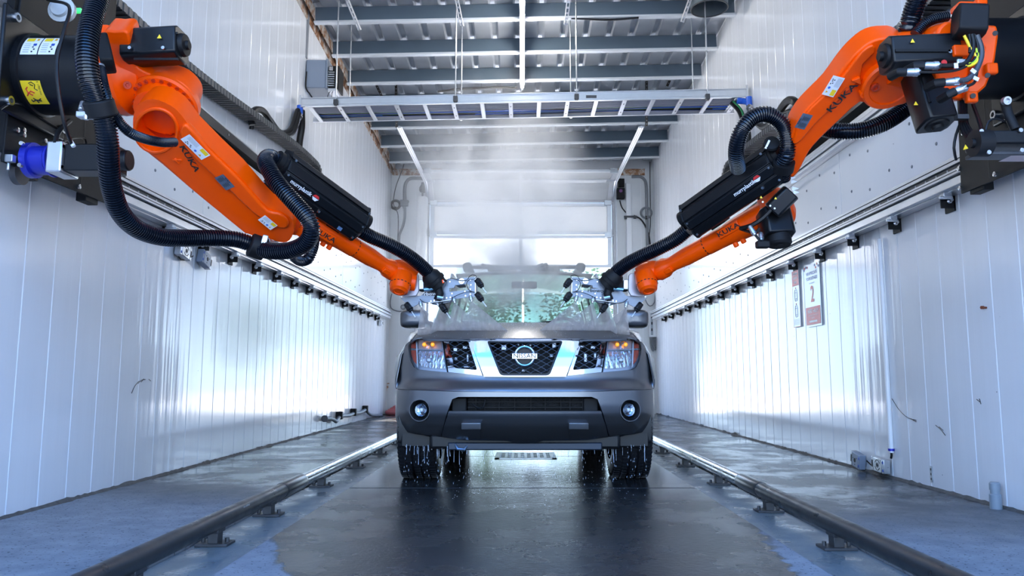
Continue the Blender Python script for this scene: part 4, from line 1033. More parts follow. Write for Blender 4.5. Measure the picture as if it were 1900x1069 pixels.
# intake cavity, radiator and bars
def cav(poly, off, depth, name, m=None): return build(name, sheet(poly, [], fmap(off), (0, -depth, 0), 12), m or M_DARK, car, smooth=None)
cav(full([(974, 735), (840, 735), (828, 768), (974, 768)]), .22, .0, 'intake_cavity')
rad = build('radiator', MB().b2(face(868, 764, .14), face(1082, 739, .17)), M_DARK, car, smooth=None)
M_FIN = mat('radiator_fins', (.05, .055, .065), .35, .6, bump=1, bscale=260)
for k in range(13):
    a = face(868, 764 - k * 2.0, .135); b_ = face(1082, 764 - k * 2.0, .135)
    build('radiator_tube', MB().b2((a.x, 4.93, a.z - .0018), (b_.x, 4.945, a.z + .0018)), M_FIN, rad, smooth=None)
for px in (865, 883, 899, 926, 955, 985, 1012, 1041, 1058, 1081):
    a = face(px, 764, .10); b_ = face(px, 739, .10); build('grille_bar', MB().b2((a.x - .003, 4.90, a.z), (b_.x + .003, 4.92, b_.z)), M_BLACKM, rad, smooth=None)
for py in (746, 756):
    a = face(868, py, .1); b_ = face(1082, py, .1); build('grille_bar', MB().b2((a.x, 4.895, a.z - .003), (b_.x, 4.905, a.z + .003)), M_BLACKM, rad, smooth=None)
for s in (-1, 1):
    c = face(974 + s * 122, 752, .09); build('intake_cheek', MB().box(c, (.10, .02, .10)), M_BLACKM, car, bevel=.01)
    cable('intake_hose', [face(974 - 98, 748, .09), face(974 - 88, 757, .09), face(974 - 78, 756, .09), face(974 - 74, 742, .09)], .006, M_PLAS, car) if s < 0 else None
# fog lamps
for s in (-1, 1):
    c = face(974 + s * 194.5, 761, .01); n_ = V((-.12 * -s * -1, -1, 0)).normalized(); n_ = V((s * .30, -1, 0)).normalized()
    fl = build('fog_lamp', MB().lathe(c, n_, [(-.05, .045), (.006, .064), (.010, .068), (.004, .074), (-.03, .074)], 32, cap=False).lathe(c, n_, [(-.055, .001), (-.05, .05)], 32, cap=False), M_PLAS, car)
    build('fog_ring', MB().lathe(c, n_, [(.000, .066), (.010, .068), (.010, .072), (.0, .074)], 32, cap=False), M_PAINT, fl)
    build('fog_reflector', MB().lathe(c, n_, [(-.045, .012), (-.03, .036), (-.012, .041)], 28, cap=False).lathe(c, n_, [(-.046, .0005), (-.045, .012)], 20, cap=False), mat('fog_chrome', (.8, .85, .92), .12, 1.0, bump=.4, bscale=60), fl)
    build('fog_bulb', MB().box(c - n_ * .02 , (.018, .02, .022)), M_LABEL, fl, bevel=.004)
    build('fog_lens', MB().lathe(c, n_, [(-.012, .041), (-.002, .034), (.004, .018), (.006, .001)], 28, cap=False), M_LENS, fl)
# chin / underside
build('chin_spoiler', sheet(full([(974, 822), (955, 822), (940, 817), (860, 816), (819, 811), (772, 805), (748, 800), (752, 816), (812, 829), (870, 833), (974, 833)]), [], fmap(.05), (0, .5, 0), 8), M_PLAS, car, smooth=40)
build('under_tray', MB().b2((XC - .62, 4.98, .24), (XC + .62, 6.6, .34)), M_PLAS, car, bevel=.02)
build('cross_member', MB().b2((XC - .50, 4.97, .235), (XC + .50, 5.05, .285)).b2((XC - .50, 5.05, .25), (XC + .50, 6.3, .30)), mat('dark_blue_steel', (.03, .04, .06), .35, .5), car, bevel=.008)
th = aY(853, 824, 4.98)
build('tow_hook', MB().tube([th + V((-.05, .05, .03)), th + V((-.03, 0, .0)), th + V((-.01, -.02, -.03)), th + V((.03, -.02, -.035)), th + V((.05, 0, -.01)), th + V((.045, .02, .02))], .010, 10), mat('hook_blue_steel', (.25, .35, .5), .3, .8), car)

# chrome V grille surround
# side grille frames (chrome rim + dark mesh)
sg_out = [(822.5, 629.5), (872, 629.5), (895, 697), (832, 690.5)]; sg_in = [(832, 634), (868, 633.5), (885.5, 687), (843, 683)]
both('side_grille_frame', sg_out, [rnd(sg_in, 4)], M_CHROME, -.004, .05, 5)
ch_out = full([(974, 627.5), (871, 628.5), (898, 699), (974, 699.5)])
ch_in = rnd(full([(974, 631.5), (903, 631.5), (928, 697), (974, 697)]), 7)
build('grille_surround', sheet(ch_out, [ch_in], fmap(-.018), (0, .07, 0), 4), M_CHROME, car, smooth=30)
def mesh_grille(name, poly, off, pitch, wd, x0, x1, y0, y1, hexy=1.0):
    """diamond wire mesh clipped to an outline (px)"""
    mb = MB()
    for s in (-1, 1):
        k = -40
        while k < 40:
            pts = []; 
            for q in range(0, 121):
                u = x0 + (x1 - x0) * q / 120; v = (y0 + y1) / 2 + s * (u) * .56 + k * pitch
                if inside((u, v), poly) and y0 <= v <= y1: pts.append(face(CPX + u, v, off))
                else:
                    if len(pts) > 1: mb.tube(pts[::4] + [pts[-1]] if len(pts) > 5 else pts, wd, 4)
                    pts = []
            if len(pts) > 1: mb.tube(pts[::4] + [pts[-1]] if len(pts) > 5 else pts, wd, 4)
            k += 1
    return build(name, mb, mat('grille_mesh_gloss', (.26, .33, .44), .22, .8), car, smooth=None)
M_INNER = mat('engine_bay_dark', (.012, .013, .016), .5, .3)
ci = full([(974, 631), (903, 631), (928, 697), (974, 697)])
build('grille_inner_rim', sheet(rnd(full([(974, 631), (902, 631), (927, 697.4), (974, 697.4)]), 7), [rnd(full([(974, 634.5), (907, 634.5), (930.5, 693), (974, 693)]), 7)], fmap(0), (0, .04, 0), 5), M_PLAS, car, smooth=30)
mesh_grille('grille_mesh', ci, .012, 11.2, .0019, -72, 72, 632, 697)
for s in (0, 1):
    P = L(sg_in); P = mirror(P) if s else P
    xs_ = [p[0] for p in P]
    mesh_grille('side_grille_mesh', P, .012, 11.2, .0019, min(xs_), max(xs_), 633, 688)
cav(full([(974, 626), (815, 626), (830, 694), (896, 700), (974, 700)]), .20, 0, 'grille_cavity')
# bits glimpsed behind the mesh: condenser fins, horns, latch
for k in range(12):
    a = face(912 + k * 1.6, 640 + 4.4 * k, .16); b_ = face(958, 640 + 4.4 * k, .16)
    build('condenser_fin', MB().b2((a.x, 5.07, a.z - .003), (b_.x, 5.09, a.z + .003)), M_FIN, car, smooth=None)
rs = random.Random(3)
for px, py, r in ((953, 633, 4), (974, 633, 4.5), (994, 634, 5), (962, 640, 3.2), (984, 641, 3.5)): c = face(px, py, .10); build('engine_bolt', MB().lathe(c, (0, -1, 0), [(0, sz(r, 5) ), (.01, sz(r, 5) * .8), (.02, sz(r, 5) * .3)], 14), mat('engine_alloy', (.45, .5, .6), .35, .7), car)
for px, py, w_, h_ in ((935, 645, 10, 10), (1028, 640, 8, 12), (845, 649, 8, 7), (846, 666, 5, 6), (863, 645, 9, 6), (868, 665, 4, 14), (866, 681, 11, 3), (1100, 645, 9, 6), (1104, 660, 5, 9), (1086, 664, 6, 16), (1080, 643, 8, 4), (971, 688, 6, 5), (1023, 660, 6, 6)):
    c = face(px, py, .11); build('engine_bracket', MB().box(c, (sz(w_, 5), .03, sz(h_, 5))), mat('engine_alloy', (.45, .5, .6), .35, .7), car, bevel=.004)
# emblem: ring and bar with lettering
ec = face(973.5, 661, -.02); er = sz(17.0, 4.9)
emb = build('emblem', MB().tube([ec + V((er * cos(a * pi / 24), 0, er * sin(a * pi / 24))) for a in range(49)], .0095, 10), M_CHROME, car)
build('emblem_back', MB().lathe(ec + V((0, .022, 0)), (0, -1, 0), [(0, er * 1.08), (.012, er * 1.05)], 32), M_PLAS, emb)
build('emblem_bar', MB().box(ec + V((0, -.010, 0)), (sz(46, 4.9), .012, sz(10.5, 4.9))), M_CHROME, emb, bevel=.003)
text('emblem_lettering', 'NISSAN', ec + V((0, -.0165, 0)), X1, Z1, sz(7.6, 4.9), M_PRINT, emb, bold=True, wid=1.12)
# headlights
hl = [(762.5, 630), (820, 629.5), (829.5, 691), (800, 688.5), (777, 686), (769, 681), (761.5, 667), (758.5, 650), (759.5, 636)]
def hsub(name, poly, m, off, thick, s, par, step=5):
    P = L(poly); P = mirror(P) if s else P
    return build(name, sheet(P, [], fmap(off), (0, thick, 0), step), m, par, smooth=40)
for s in (0, 1):
    P = L(hl); P = mirror(P) if s else P
    hb = build('headlamp', sheet(P, [[(x * .985 + (P[0][0] + P[1][0]) / 2 * .015, y * .985 + 659 * .015) for x, y in P]], fmap(-.001), (0, .07, 0), 4), mat('lamp_trim', (.40, .46, .55), .22, .5), car, smooth=40)
    hsub('lamp_housing', hl, mat('lamp_inner_grey', (.58, .62, .70), .3, .35), .055, .01, s, hb)
    sx = -1 if s == 0 else 1
    hsub('main_reflector', [(779, 651), (822, 651), (826, 684), (800, 683), (783, 680), (775, 671), (776, 657)], M_REFL, .040, .02, s, hb, 3)
    hsub('indicator_housing', [(776, 632), (818, 632), (820, 648), (777, 648)], mat('indicator_red_brown', (.58, .46, .43), .3, .3), .045, .01, s, hb)
    hsub('indicator_divider', [(791, 632), (799, 632), (799, 648), (791, 648)], M_REFL, .040, .01, s, hb)
    for px in (787.5, 803): c = face(px if s == 0 else 2 * CPX - px, 639.5, .03); build('indicator_bulb', MB().lathe(c, (0, -1, 0), [(0, .010), (.012, .013), (.02, .006)], 12), M_AMBER, hb)
    hsub('side_reflector', [(763, 634), (771, 634), (771.5, 647), (762, 646)], M_REDL, .028, .01, s, hb)
    hsub('side_reflector', [(762.5, 650), (771.5, 650), (773, 676), (768, 671), (763.5, 660)], M_REDL, .028, .01, s, hb)
    hsub('lamp_bar', [(771.5, 631), (774, 631), (776, 683), (773.5, 680)], M_LABEL, .026, .01, s, hb)
    hsub('lamp_bar', [(763, 647.2), (822, 648.2), (822, 650), (763, 649.2)], mat('lamp_inner_light', (.6, .66, .74), .2, .4), .026, .01, s, hb)
    c = face(796 if s == 0 else 2 * CPX - 796, 668, .028); build('bulb_shield', MB().box(c, (.034, .012, .030)), M_CHROME, hb, bevel=.006); build('bulb', MB().box(c + V((0, -.007, 0)), (.024, .006, .020)), mat('bulb_glow', (.9, .95, 1), .3), hb, bevel=.005)
    hsub('lamp_lens', hl, M_LENS, -.006, .01, s, hb, 6)

# bonnet
HW = .775
def hz(x, Y):
    t = (Y - 4.93) / 1.27; a = abs(x - XC) / HW
    base = .958 + .150 * (1 - (1 - min(1, t * 2.6)) ** 2.2) * .72 + .062 * max(0, t)
    z = base - .035 * a ** 2 - .05 * max(0, a - .86) * 7 * (1 if t > .0 else 1) * .6
    z += .012 * (1 if .30 < a < .72 else 0) * min(1, t * 4) * sin((a - .30) / .42 * pi)
    return z
def hfront(x): return 4.75 + .11 + bowx(x)
rows = []
for i in range(25):
    t = i / 24; r = []
    for k in range(33):
        a = (k / 32 * 2 - 1); wx = (.665 + .115 * min(1, t * 3))
        x = XC + a * wx; yf = hfront(x) ; Y = yf + (6.22 - yf) * (t ** 1.5)
        r.append(V((x, Y, hz(x, Y) if i else .942 - .004 * a * a)))
    rows.append(r)
hood = build('bonnet', MB().grid(rows), M_PAINT, car, smooth=60, solid=.012)
# water beads and droplets on the bonnet
mb = MB(); rs = random.Random(11)
for _ in range(700):
    a = rs.gauss(0, .20) if rs.random() < .85 else rs.uniform(-.95, .95); t = rs.uniform(.05, .75) ** 1.6
    x = XC + a * .66; yf = hfront(x); Y = yf + (6.22 - yf) * t; r = rs.uniform(.0008, .0024)
    mb.lathe(V((x, Y, hz(x, Y) + .006)), Z1, [(0, r), (r * .6, r * .75), (r * .9, r * .1)], 6)
build('water_beads', mb, mat('water_drop', (.75, .8, .86), .05, 0, spec=1.0), car, smooth=60)['kind'] = 'stuff'
# body shell (wings, doors, tail)
def secA(Y):
    """half section (x, z) from sill to centre at station Y"""
    f = max(0, min(1, (Y - 5.10) / .34)); f = f * (2 - f)
    w_ = .862 + .043 * f; zs = .42 if Y < 5.2 else .40
    ax_ = 5.50; ar = 8.35; rr = .455
    for c in (ax_, ar):
        if abs(Y - c) < rr: zs = max(zs, .36 + sqrt(rr * rr - (Y - c) ** 2) * 1.02)
    top = 1.0 + .07 * min(1, max(0, (Y - 5.0) / .9)) + (.03 if Y > 6 else 0)
    zs = min(zs, .84)
    ww = w_ - .02
    g_ = max(0, min(1, 1 - (Y - 5.12) / .5))
    pts = [(ww - .05, zs), (w_, zs + .015), (w_ + .003, max(zs + .04, .66)), (w_ - .004 - .03 * g_, .86), (w_ - .025 - .08 * g_, .95), (w_ - .06 - .08 * g_, top - .015), (w_ - .115 - .06 * g_, top)]
    return pts
st = [5.12, 5.16, 5.22, 5.30, 5.38, 5.46, 5.5, 5.58, 5.66, 5.74, 5.82, 5.90, 5.95, 5.97, 6.1, 6.25, 6.6, 7.0, 7.5, 7.88, 7.92, 8.0, 8.1, 8.2, 8.35, 8.5, 8.6, 8.7, 8.78, 8.82, 9.1, 9.4, 9.5]
for s in (-1, 1):
    rows = [[V((XC + s * x, Y, z)) for x, z in secA(Y)] for Y in st]
    build('side_panel', MB().grid(rows), M_PAINT, car, smooth=45, solid=.01)
    # front wing cap beside the bonnet, above the headlamp
    rows = []
    for i in range(14):
        t = i / 13; Y = 5.0 + 1.2 * t; pts = secA(max(5.12, Y)); xo, zo = pts[-1]; xi = .665 + .115 * min(1, t * 3) + .004
        x5, z5 = pts[-2]
        zi = hz(XC + xi, Y)
        rows.append([V((XC + s * (xi + (max(xo, xi + .01) - xi) * q), Y, zi - .004 + (min(zo, zi + .0) - zi) * q)) for q in (0, .5, 1)] + [V((XC + s * max(x5, xi + .02), Y, min(z5, zi - .012))), V((XC + s * pts[-3][0], Y, .93))])
    build('wing_top', MB().grid(rows), M_PAINT, car, smooth=60, solid=.008)
    # wheel arch liner
    for ya in (5.5, 8.35):
        r_ = .44; rows = [[V((XC + s * x, ya + r_ * cos(a), .38 + r_ * sin(a))) for x in (.50, .835)] for a in [-.2 + (pi + .4) * k / 16 for k in range(17)]]
        build('arch_liner', MB().grid(rows), M_PLAS, car, smooth=60)
    # sill
    build('side_step', MB().b2((XC + s * .74, 6.0, .36), (XC + s * .93, 7.85, .43)), M_PLAS, car, bevel=.02)
# inner nose closing wall behind the bumper so nothing shows through
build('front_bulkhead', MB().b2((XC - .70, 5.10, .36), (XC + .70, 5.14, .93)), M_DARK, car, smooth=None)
build('rear_bumper', MB().b2((XC - .90, 9.42, .42), (XC + .90, 9.56, .70)), M_PAINT, car, bevel=.03)
build('tailgate', MB().b2((XC - .84, 9.36, .70), (XC + .84, 9.42, 1.10)), M_PAINT, car, bevel=.02)
# cowl + wipers
build('cowl', MB().b2((XC - .72, 6.12, 1.06), (XC + .72, 6.30, 1.11)), M_PLAS, car, bevel=.01)
# greenhouse
def gw(z): return .765 - (z - 1.10) / .58 * .135     # half width at height
def ws(u, v, off=0):     # windscreen: u -1..1, v 0..1
    z = 1.10 + .585 * v; hw = gw(z) - .045; Y = 6.22 + .90 * v ** 1.08 + .10 * (u * u) * (1 - .4 * v) - .0
    return V((XC + u * hw, Y - .0 + off, z + .018 * (1 - u * u) * v))
build('windscreen', MB().grid([[ws(-1 + 2 * k / 16, i / 10) for k in range(17)] for i in range(11)]), M_GLASS, car, smooth=60)
for s in (-1, 1):
    build('a_pillar', MB().grid([[ws(s * 1.0, i / 10) + V((s * dx, dy, 0)) for dx, dy in ((-.012, -.004), (.045, .02), (.055, .09), (.0, .08))] for i in range(11)], close=True), M_PAINT, car, smooth=50)
    # side windows with pillars
    def sw(Y, z): return V((XC + s * (gw(z) + .045), Y, z))
    for ya, yb, nm in ((6.55, 7.35, 'front_window'), (7.45, 8.25, 'rear_window'), (8.35, 9.05, 'quarter_window')):
        ofs = .42 if nm == 'front_window' else 0
        build(nm, MB().quad(sw(ya, 1.13), sw(yb, 1.13), sw(yb, 1.60), sw(ya + ofs, 1.60)), mat('tinted_side_glass', (.02, .03, .03), .05, spec=.8), car, smooth=None)
    for ya in (7.35, 8.25, 9.05):
        build('pillar', MB().grid([[V((XC + s * (gw(z) + .047), ya + q, z)) for q in (-.01, .11)] for z in (1.08, 1.66)]), M_PLAS if ya < 9 else M_PAINT, car, solid=.02, smooth=None)
    build('window_sill', MB().grid([[V((XC + s * (gw(1.1) + .05), Y, z)) for z in (1.06, 1.14)] for Y in (6.25, 9.35)]), M_PAINT, car, solid=.02, smooth=None)
    build('roof_side', MB().grid([[V((XC + s * (gw(1.62) + .045 - q * .2), Y, 1.60 + q)) for q in (0, .07)] for Y in (7.0, 9.3)]), M_PAINT, car, solid=.02, smooth=None)
    # shoulder between the body side and the window
    build('shoulder', MB().grid([[V((XC + s * x, Y, z)) for x, z in ((.815, 1.09), (gw(1.1) + .04, 1.12))] for Y in (6.2, 9.4)]), M_PAINT, car, solid=.01, smooth=None)
# roof
rows = []
for i in range(17):
    t = i / 16; Y = 7.10 + 2.25 * t
    rows.append([V((XC + a * .655, Y + (.10 * a * a * (1 - t)), 1.675 + .085 * sin(min(1, t * 1.7) * pi / 2) * (1 - .55 * a * a) + .012 * (1 - a * a))) for a in [-1 + 2 * k / 20 for k in range(21)]])
build('roof', MB().grid(rows), M_PAINT, car, smooth=60, solid=.02)
hdr = build('roof_header', MB().grid([[ws(-1 + 2 * k / 16, .985) + V((0, .0, 0)) for k in range(17)], [V((XC + (-1 + 2 * k / 16) * .655, 7.12 + .10 * (-1 + 2 * k / 16) ** 2, 1.686 + .012 * (1 - (-1 + 2 * k / 16) ** 2))) for k in range(17)]]), M_PAINT, car, smooth=60, solid=.02)
# rear window frame (open behind glass) and headliner
build('rear_glass', MB().quad((XC - .60, 9.34, 1.14), (XC + .60, 9.34, 1.14), (XC + .56, 9.24, 1.72), (XC - .56, 9.24, 1.72)), M_GLASS, car, smooth=None)
build('cabin_floor', MB().b2((XC - .78, 6.3, .55), (XC + .78, 9.3, .60)), M_SEAT, car, smooth=None)
# roof bars
for s in (-1, 1):
    build('roof_rail', MB().tube(spline([(XC + s * .555, 7.30, 1.745), (XC + s * .555, 7.42, 1.815), (XC + s * .555, 7.7, 1.83), (XC + s * .555, 8.9, 1.83), (XC + s * .555, 9.1, 1.74)], .05), .022, 10), M_PLAS, car)
    build('rail_foot', MB().box((XC + s * .555, 7.36, 1.775), (.09, .16, .09)), M_PLAS, car, bevel=.03)
cb = build('roof_cross_bar', MB().box((XC, 7.75, 1.835), (1.10, .07, .03)), M_PLAS, car, bevel=.01)
# bicycle carrier clamps on the bars
def rp(px, py, Y=7.7): return aY(px, py, Y)
def clampset(name, label, segs):
    r = build(name, MB().tube([rp(*segs[0][0]), rp(*segs[0][1])], segs[0][2], 10), M_PLAS, car, bevel=0)
    for a, b_, r_ in segs[1:]: build('clamp_piece', MB().tube([rp(*a), rp(*b_)], r_, 8), M_PLAS, r)
clampset('rack_arm', '', [((893, 491.5), (905, 494.5), .018), ((904, 494.5), (919, 501), .032), ((906, 500), (918, 503), .02)])
clampset('rack_arm', '', [((1016, 489.5), (1008, 493), .018), ((1009, 492), (992, 500), .030), ((984, 502), (1000, 500), .022)])
clampset('rack_tray', '', [((1000, 500.5), (1028, 499.5), .034), ((1028, 502), (1039, 502.5), .028)])
clampset('rack_tray', '', [((918, 503), (950, 501.5), .030), ((948, 500), (960, 500), .042), ((966, 502), (982, 501), .02)])
# mirrors
for s in (-1, 1):
    c = V((XC + s * .955, 6.5, 1.205))
    o = build('door_mirror', MB().grid([[c + V((s * a * rx, dy, b_ * rz)) for a, b_ in [(math.copysign(abs(cos(q * pi / 12)) ** .45, cos(q * pi / 12)), math.copysign(abs(sin(q * pi / 12)) ** .45, sin(q * pi / 12))) for q in range(24)]] for rx, rz, dy in ((.02, .015, -.062), (.085, .055, -.06), (.108, .070, -.045), (.118, .080, .0), (.118, .080, .06), (.10, .07, .07))], close=True).lathe(c + V((0, -.063, 0)), Y1, [(0, .022), (.004, .02)], 8), M_PAINT, car, smooth=60)
    build('mirror_arm', MB().tube([c + V((-s * .05, 0, -.03)), c + V((-s * .16, .02, -.06))], .035, 8), M_PLAS, o)
    build('mirror_glass', MB().box(c + V((0, .07, 0)), (.20, .004, .15)), M_CHROME, o, bevel=.01)
# interior
build('dashboard', MB().b2((XC - .70, 6.36, .95), (XC + .70, 6.85, 1.12)), M_SEAT, car, bevel=.04)
build('steering_wheel', MB().tube([V((XC + .36 + .18 * cos(a * pi / 12), 6.98 + .06 * sin(a * pi / 12), 1.08 + .17 * sin(a * pi / 12))) for a in range(25)], .014, 8), M_PLAS, car)
for s in (-1, 1):
    for Y in (7.55, 8.5):
        se = build('seat', MB().box((XC + s * .38, Y, .86), (.48, .16, .46)), M_SEAT, car, bevel=.06)
        build('head_rest', MB().box((XC + s * .38, Y + .02, 1.15), (.26, .10, .15)), M_SEAT, se, bevel=.04)
build('interior_mirror', MB().box((XC, 7.0, 1.56), (.24, .03, .07)), M_PLAS, car, bevel=.02)
for s in (-1, 1):
    w0 = ws(s * .1 - .25, .04, -.02); w1 = ws(s * .55 - .2, .12, -.02)
    build('wiper', MB().tube([w0, w1], .008, 6).box((w0 + w1) / 2 + V((0, -.01, .0)), (.45, .008, .012)), M_PLAS, car)
# wheels
def wheel(x, Y, s):
    R = .385; W = .262; c = V((x, Y, R - .004))
    prof = [(-W / 2, R * .66), (-W / 2 - .006, R * .80), (-W / 2 + .008, R * .93), (-W / 2 + .035, R * .985), (-.035, R), (-.030, R - .010), (-.024, R - .010), (-.02, R), (.02, R), (.024, R - .010), (.030, R - .010), (.035, R), (W / 2 - .035, R * .985), (W / 2 - .008, R * .93), (W / 2 + .006, R * .80), (W / 2, R * .66)]
    t = build('wheel', MB().lathe(c, X1, prof, 64, cap=False), M_TYRE, car, smooth=35)
    mb = MB()
    for k in range(72):
        a = 2 * pi * k / 72; u = V((0, cos(a), sin(a))); tg = V((0, -sin(a), cos(a)))
        for i, (xx, wd, sh) in enumerate(((-.100, .042, -.008), (-.052, .030, 0), (0, .034, .006), (.052, .030, 0), (.100, .042, -.008))):
            mb.box(c + V((xx, 0, 0)) + u * (R + .001 - .008 * (abs(xx) > .08)) + tg * sh, (wd, .024, .012), (X1, (tg + X1 * .25 * (1 if xx < 0 else -1)).normalized(), u))
    tb = build('tread_blocks', mb, M_TYRE, t, smooth=None); tb['kind'] = 'stuff'
    build('rim', MB().lathe(c, X1 * s, [(-.10, R * .64), (.09, R * .66), (.10, R * .62), (.06, R * .55), (.05, .05), (.07, .04), (.07, .001)], 32, cap=False), M_ALU, t)
    for k in range(6):
        a = pi * k / 3; u = V((0, cos(a), sin(a))); tg = V((0, -sin(a), cos(a))); build('spoke', MB().box(c + X1 * s * .085 + u * .15, (.02, .05, .19), (X1, tg, u)), M_ALU, t, bevel=.008)
for s in (-1, 1):
    wheel(XC + s * .733, 5.50, s); wheel(XC + s * .733, 8.35, s)
build('front_axle', MB().cyl((XC - .62, 5.5, .38), (XC + .62, 5.5, .38), .04, 12).cyl((XC - .62, 8.35, .38), (XC + .62, 8.35, .38), .05, 12).lathe((XC + .1, 8.35, .38), Y1, [(-.16, .06), (-.08, .15), (.08, .15), (.16, .06)], 16), M_DSTEEL, car)
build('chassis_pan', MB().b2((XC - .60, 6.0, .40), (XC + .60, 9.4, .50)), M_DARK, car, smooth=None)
for s in (-1, 1): build('lower_valance', MB().box((XC + s * .72, 5.08, .31), (.20, .03, .13)), M_PLAS, car, bevel=.01)
# flares on the bumper corners
# water dripping from the chin
mb = MB(); rs = random.Random(21)
M_DRIP = mat('dripping_water', (.70, .78, .90), .05, 0, spec=1.0, alpha=.75)
for _ in range(120):
    px = rs.uniform(800, 1150) if rs.random() < .75 else rs.choice([rs.uniform(750, 812), rs.uniform(1130, 1200)])
    p = aY(px, 826 + rs.uniform(-2, 3), 5.0 + rs.uniform(-.03, .12)); l_ = rs.choice([.015, .03, .05, .09]) * rs.uniform(.6, 1.3); r = rs.uniform(.0007, .0016)
    mb.tube([p, p + V((rs.uniform(-.002, .002), 0, -l_ * .5)), p + V((rs.uniform(-.004, .004), 0, -l_))], r, 5, rf=lambda i, r=r: r * (1, .6, 1.4)[i])
    for q in range(rs.randint(0, 3)):
        z = p.z - l_ - rs.uniform(.01, .20)
        if z > .01: mb.lathe(V((p.x + rs.uniform(-.01, .01), p.y, z)), Z1, [(-.006, .0004), (0, .0014), (.007, .0004)], 5)
dr_ = build('water_drips', mb, M_DRIP, smooth=60, label='strings of water dripping from under the car bumper', cat='water', kind='stuff')
# splashes / foam blobs on the wet floor before the car
mb = MB()
for _ in range(420):
    x = rs.gauss(0, .42); Y = rs.uniform(4.7, 5.9) if rs.random() < .8 else rs.uniform(4.2, 4.8); r = rs.uniform(.001, .0038)
    mb.lathe(V((x + XC, Y, 0.0005)), Z1, [(0, r), (r * .2, r * .8), (r * .3, r * .1)], 6)
build('floor_droplets', mb, M_DRIP, smooth=60, label='water droplets splashed on the wet floor in front of the car', cat='water', kind='stuff')
# ================================================================ ROBOT ARMS
Nn = V((0, -.62, -.785)).normalized()
def ppoly(name, px, P0, N, t, m, par, holes=(), bevel=.006, step=.05, **kw):
    """an outline in the plane (P0, N), thickness t back along N"""
    u, v, n_ = frame(N); to2 = lambda q: ((q - P0).dot(u), (q - P0).dot(v)); to3 = lambda a, b_: P0 + u * a + v * b_
    poly = [to2(aP(x, y, P0, N)) for x, y in px]; hs = [[to2(aP(x, y, P0, N)) for x, y in h] for h in holes]
    if not hs:
        return build(name, MB().prism([to3(*p) for p in poly], -n_ * t), m, par, bevel=bevel, smooth=40, **kw)
    A = sheet(poly, hs, to3, -n_ * t, step); B = sheet(poly, hs, lambda a, b_: to3(a, b_) - n_ * t, None, step)
    A.add(B.v, B.f); return build(name, A, m, par, smooth=40, **kw)
def smooth2(p, n=6):
    out = []
    N_ = len(p)
    for i in range(N_):
        a, b_, c, d = [V((*p[(i + k) % N_], 0)) for k in (-1, 0, 1, 2)]
        for k in range(n):
            t = k / n; q = .5 * ((2 * b_) + (c - a) * t + (2 * a - 5 * b_ + 4 * c - d) * t * t + (3 * b_ - a - 3 * c + d) * t ** 3); out.append((q.x, q.y))
    return out
def screws(par, c, N, r, n, a0, a1, m, rs_=.008, name='screw', h=.008):
    u, v, n_ = frame(N); first = None
    for k in range(n):
        a = a0 + (a1 - a0) * k / max(1, n - 1); p = c + (u * cos(a) + v * sin(a)) * r
        if first is None: first = build(name, MB().lathe((0, 0, 0), n_, [(0, rs_), (h, rs_), (h, rs_ * .5), (h * .5, rs_ * .45)], 8), m, par, local=False); o = first
        else: o = first.copy(); C.objects.link(o)
        o.location = p; o.matrix_parent_inverse = world_of(par).inverted()
def block(name, a, b_, w, h, m, par, side=None, bevel=.008, octo=True, **kw):
    """motor-like prism from a to b_ with chamfered section w (along side) x h"""
    a, b_ = V(a), V(b_); d = (b_ - a).normalized(); e1, e2, _ = frame(d, side or Z1)
    c = .22
    sec = [(-w / 2, -h / 2 * (1 - c * 2)), (-w / 2 * (1 - c), -h / 2), (w / 2 * (1 - c), -h / 2), (w / 2, -h / 2 * (1 - c * 2)), (w / 2, h / 2 * (1 - c * 2)), (w / 2 * (1 - c), h / 2), (-w / 2 * (1 - c), h / 2), (-w / 2, h / 2 * (1 - c * 2))]
    return build(name, MB().prism([a + e1 * x + e2 * y for x, y in sec], b_ - a), m, par, bevel=bevel, smooth=40, **kw)
def decal(name, P, xd, yd, w, h, m, par, d=.0012, **kw):
    xd, yd = V(xd).normalized(), V(yd).normalized(); n_ = xd.cross(yd); P = V(P) + n_ * d
    return build(name, MB().quad(P - xd * w / 2 - yd * h / 2, P + xd * w / 2 - yd * h / 2, P + xd * w / 2 + yd * h / 2, P - xd * w / 2 + yd * h / 2), m, par, smooth=None, **kw)
def sticker(P, xd, yd, w, h, par, label='white warning sticker'):
    """white warning label: yellow block, triangle, blue disc, grey print"""
    s = decal('warning_sticker', P, xd, yd, w, h, M_LABEL, par, .0015, label=label)
    xd, yd = V(xd).normalized(), V(yd).normalized(); n_ = xd.cross(yd); Q = lambda u, v: V(P) + xd * (u * w) + yd * (v * h) + n_ * .0022
    def mb_rect(mb, u, v, du, dv): mb.quad(Q(u - du, v - dv), Q(u + du, v - dv), Q(u + du, v + dv), Q(u - du, v + dv))
    mb = MB(); mb_rect(mb, .30, .26, .15, .18); build('yellow_block', mb, M_YEL, s, smooth=None)
    mb = MB(); mb.add([Q(.26, -.34), Q(.38, -.34), Q(.32, -.14)], [(0, 1, 2)]); build('warning_triangle', mb, mat('label_amber', (.8, .40, .02), .4), s, smooth=None)
    build('blue_disc', MB().lathe(Q(.10, -.26), n_, [(0, .10 * min(w, h) * 1.1), (.0003, .09 * min(w, h))], 14), mat('label_blue', (.03, .16, .6), .4), s, smooth=None)
    mb = MB()
    for k in range(6): mb_rect(mb, -.20, .40 - .07 * k, .22, .012)
    build('print_lines', mb, M_PGREY, s, smooth=None)
    mb = MB()
    for u, v in ((-.30, -.18), (-.24, -.30), (-.14, -.20), (-.10, -.34), (-.32, -.34)): mb_rect(mb, u, v, .03, .04)
    build('pictogram', mb, M_PRINT, s, smooth=None)
    return s
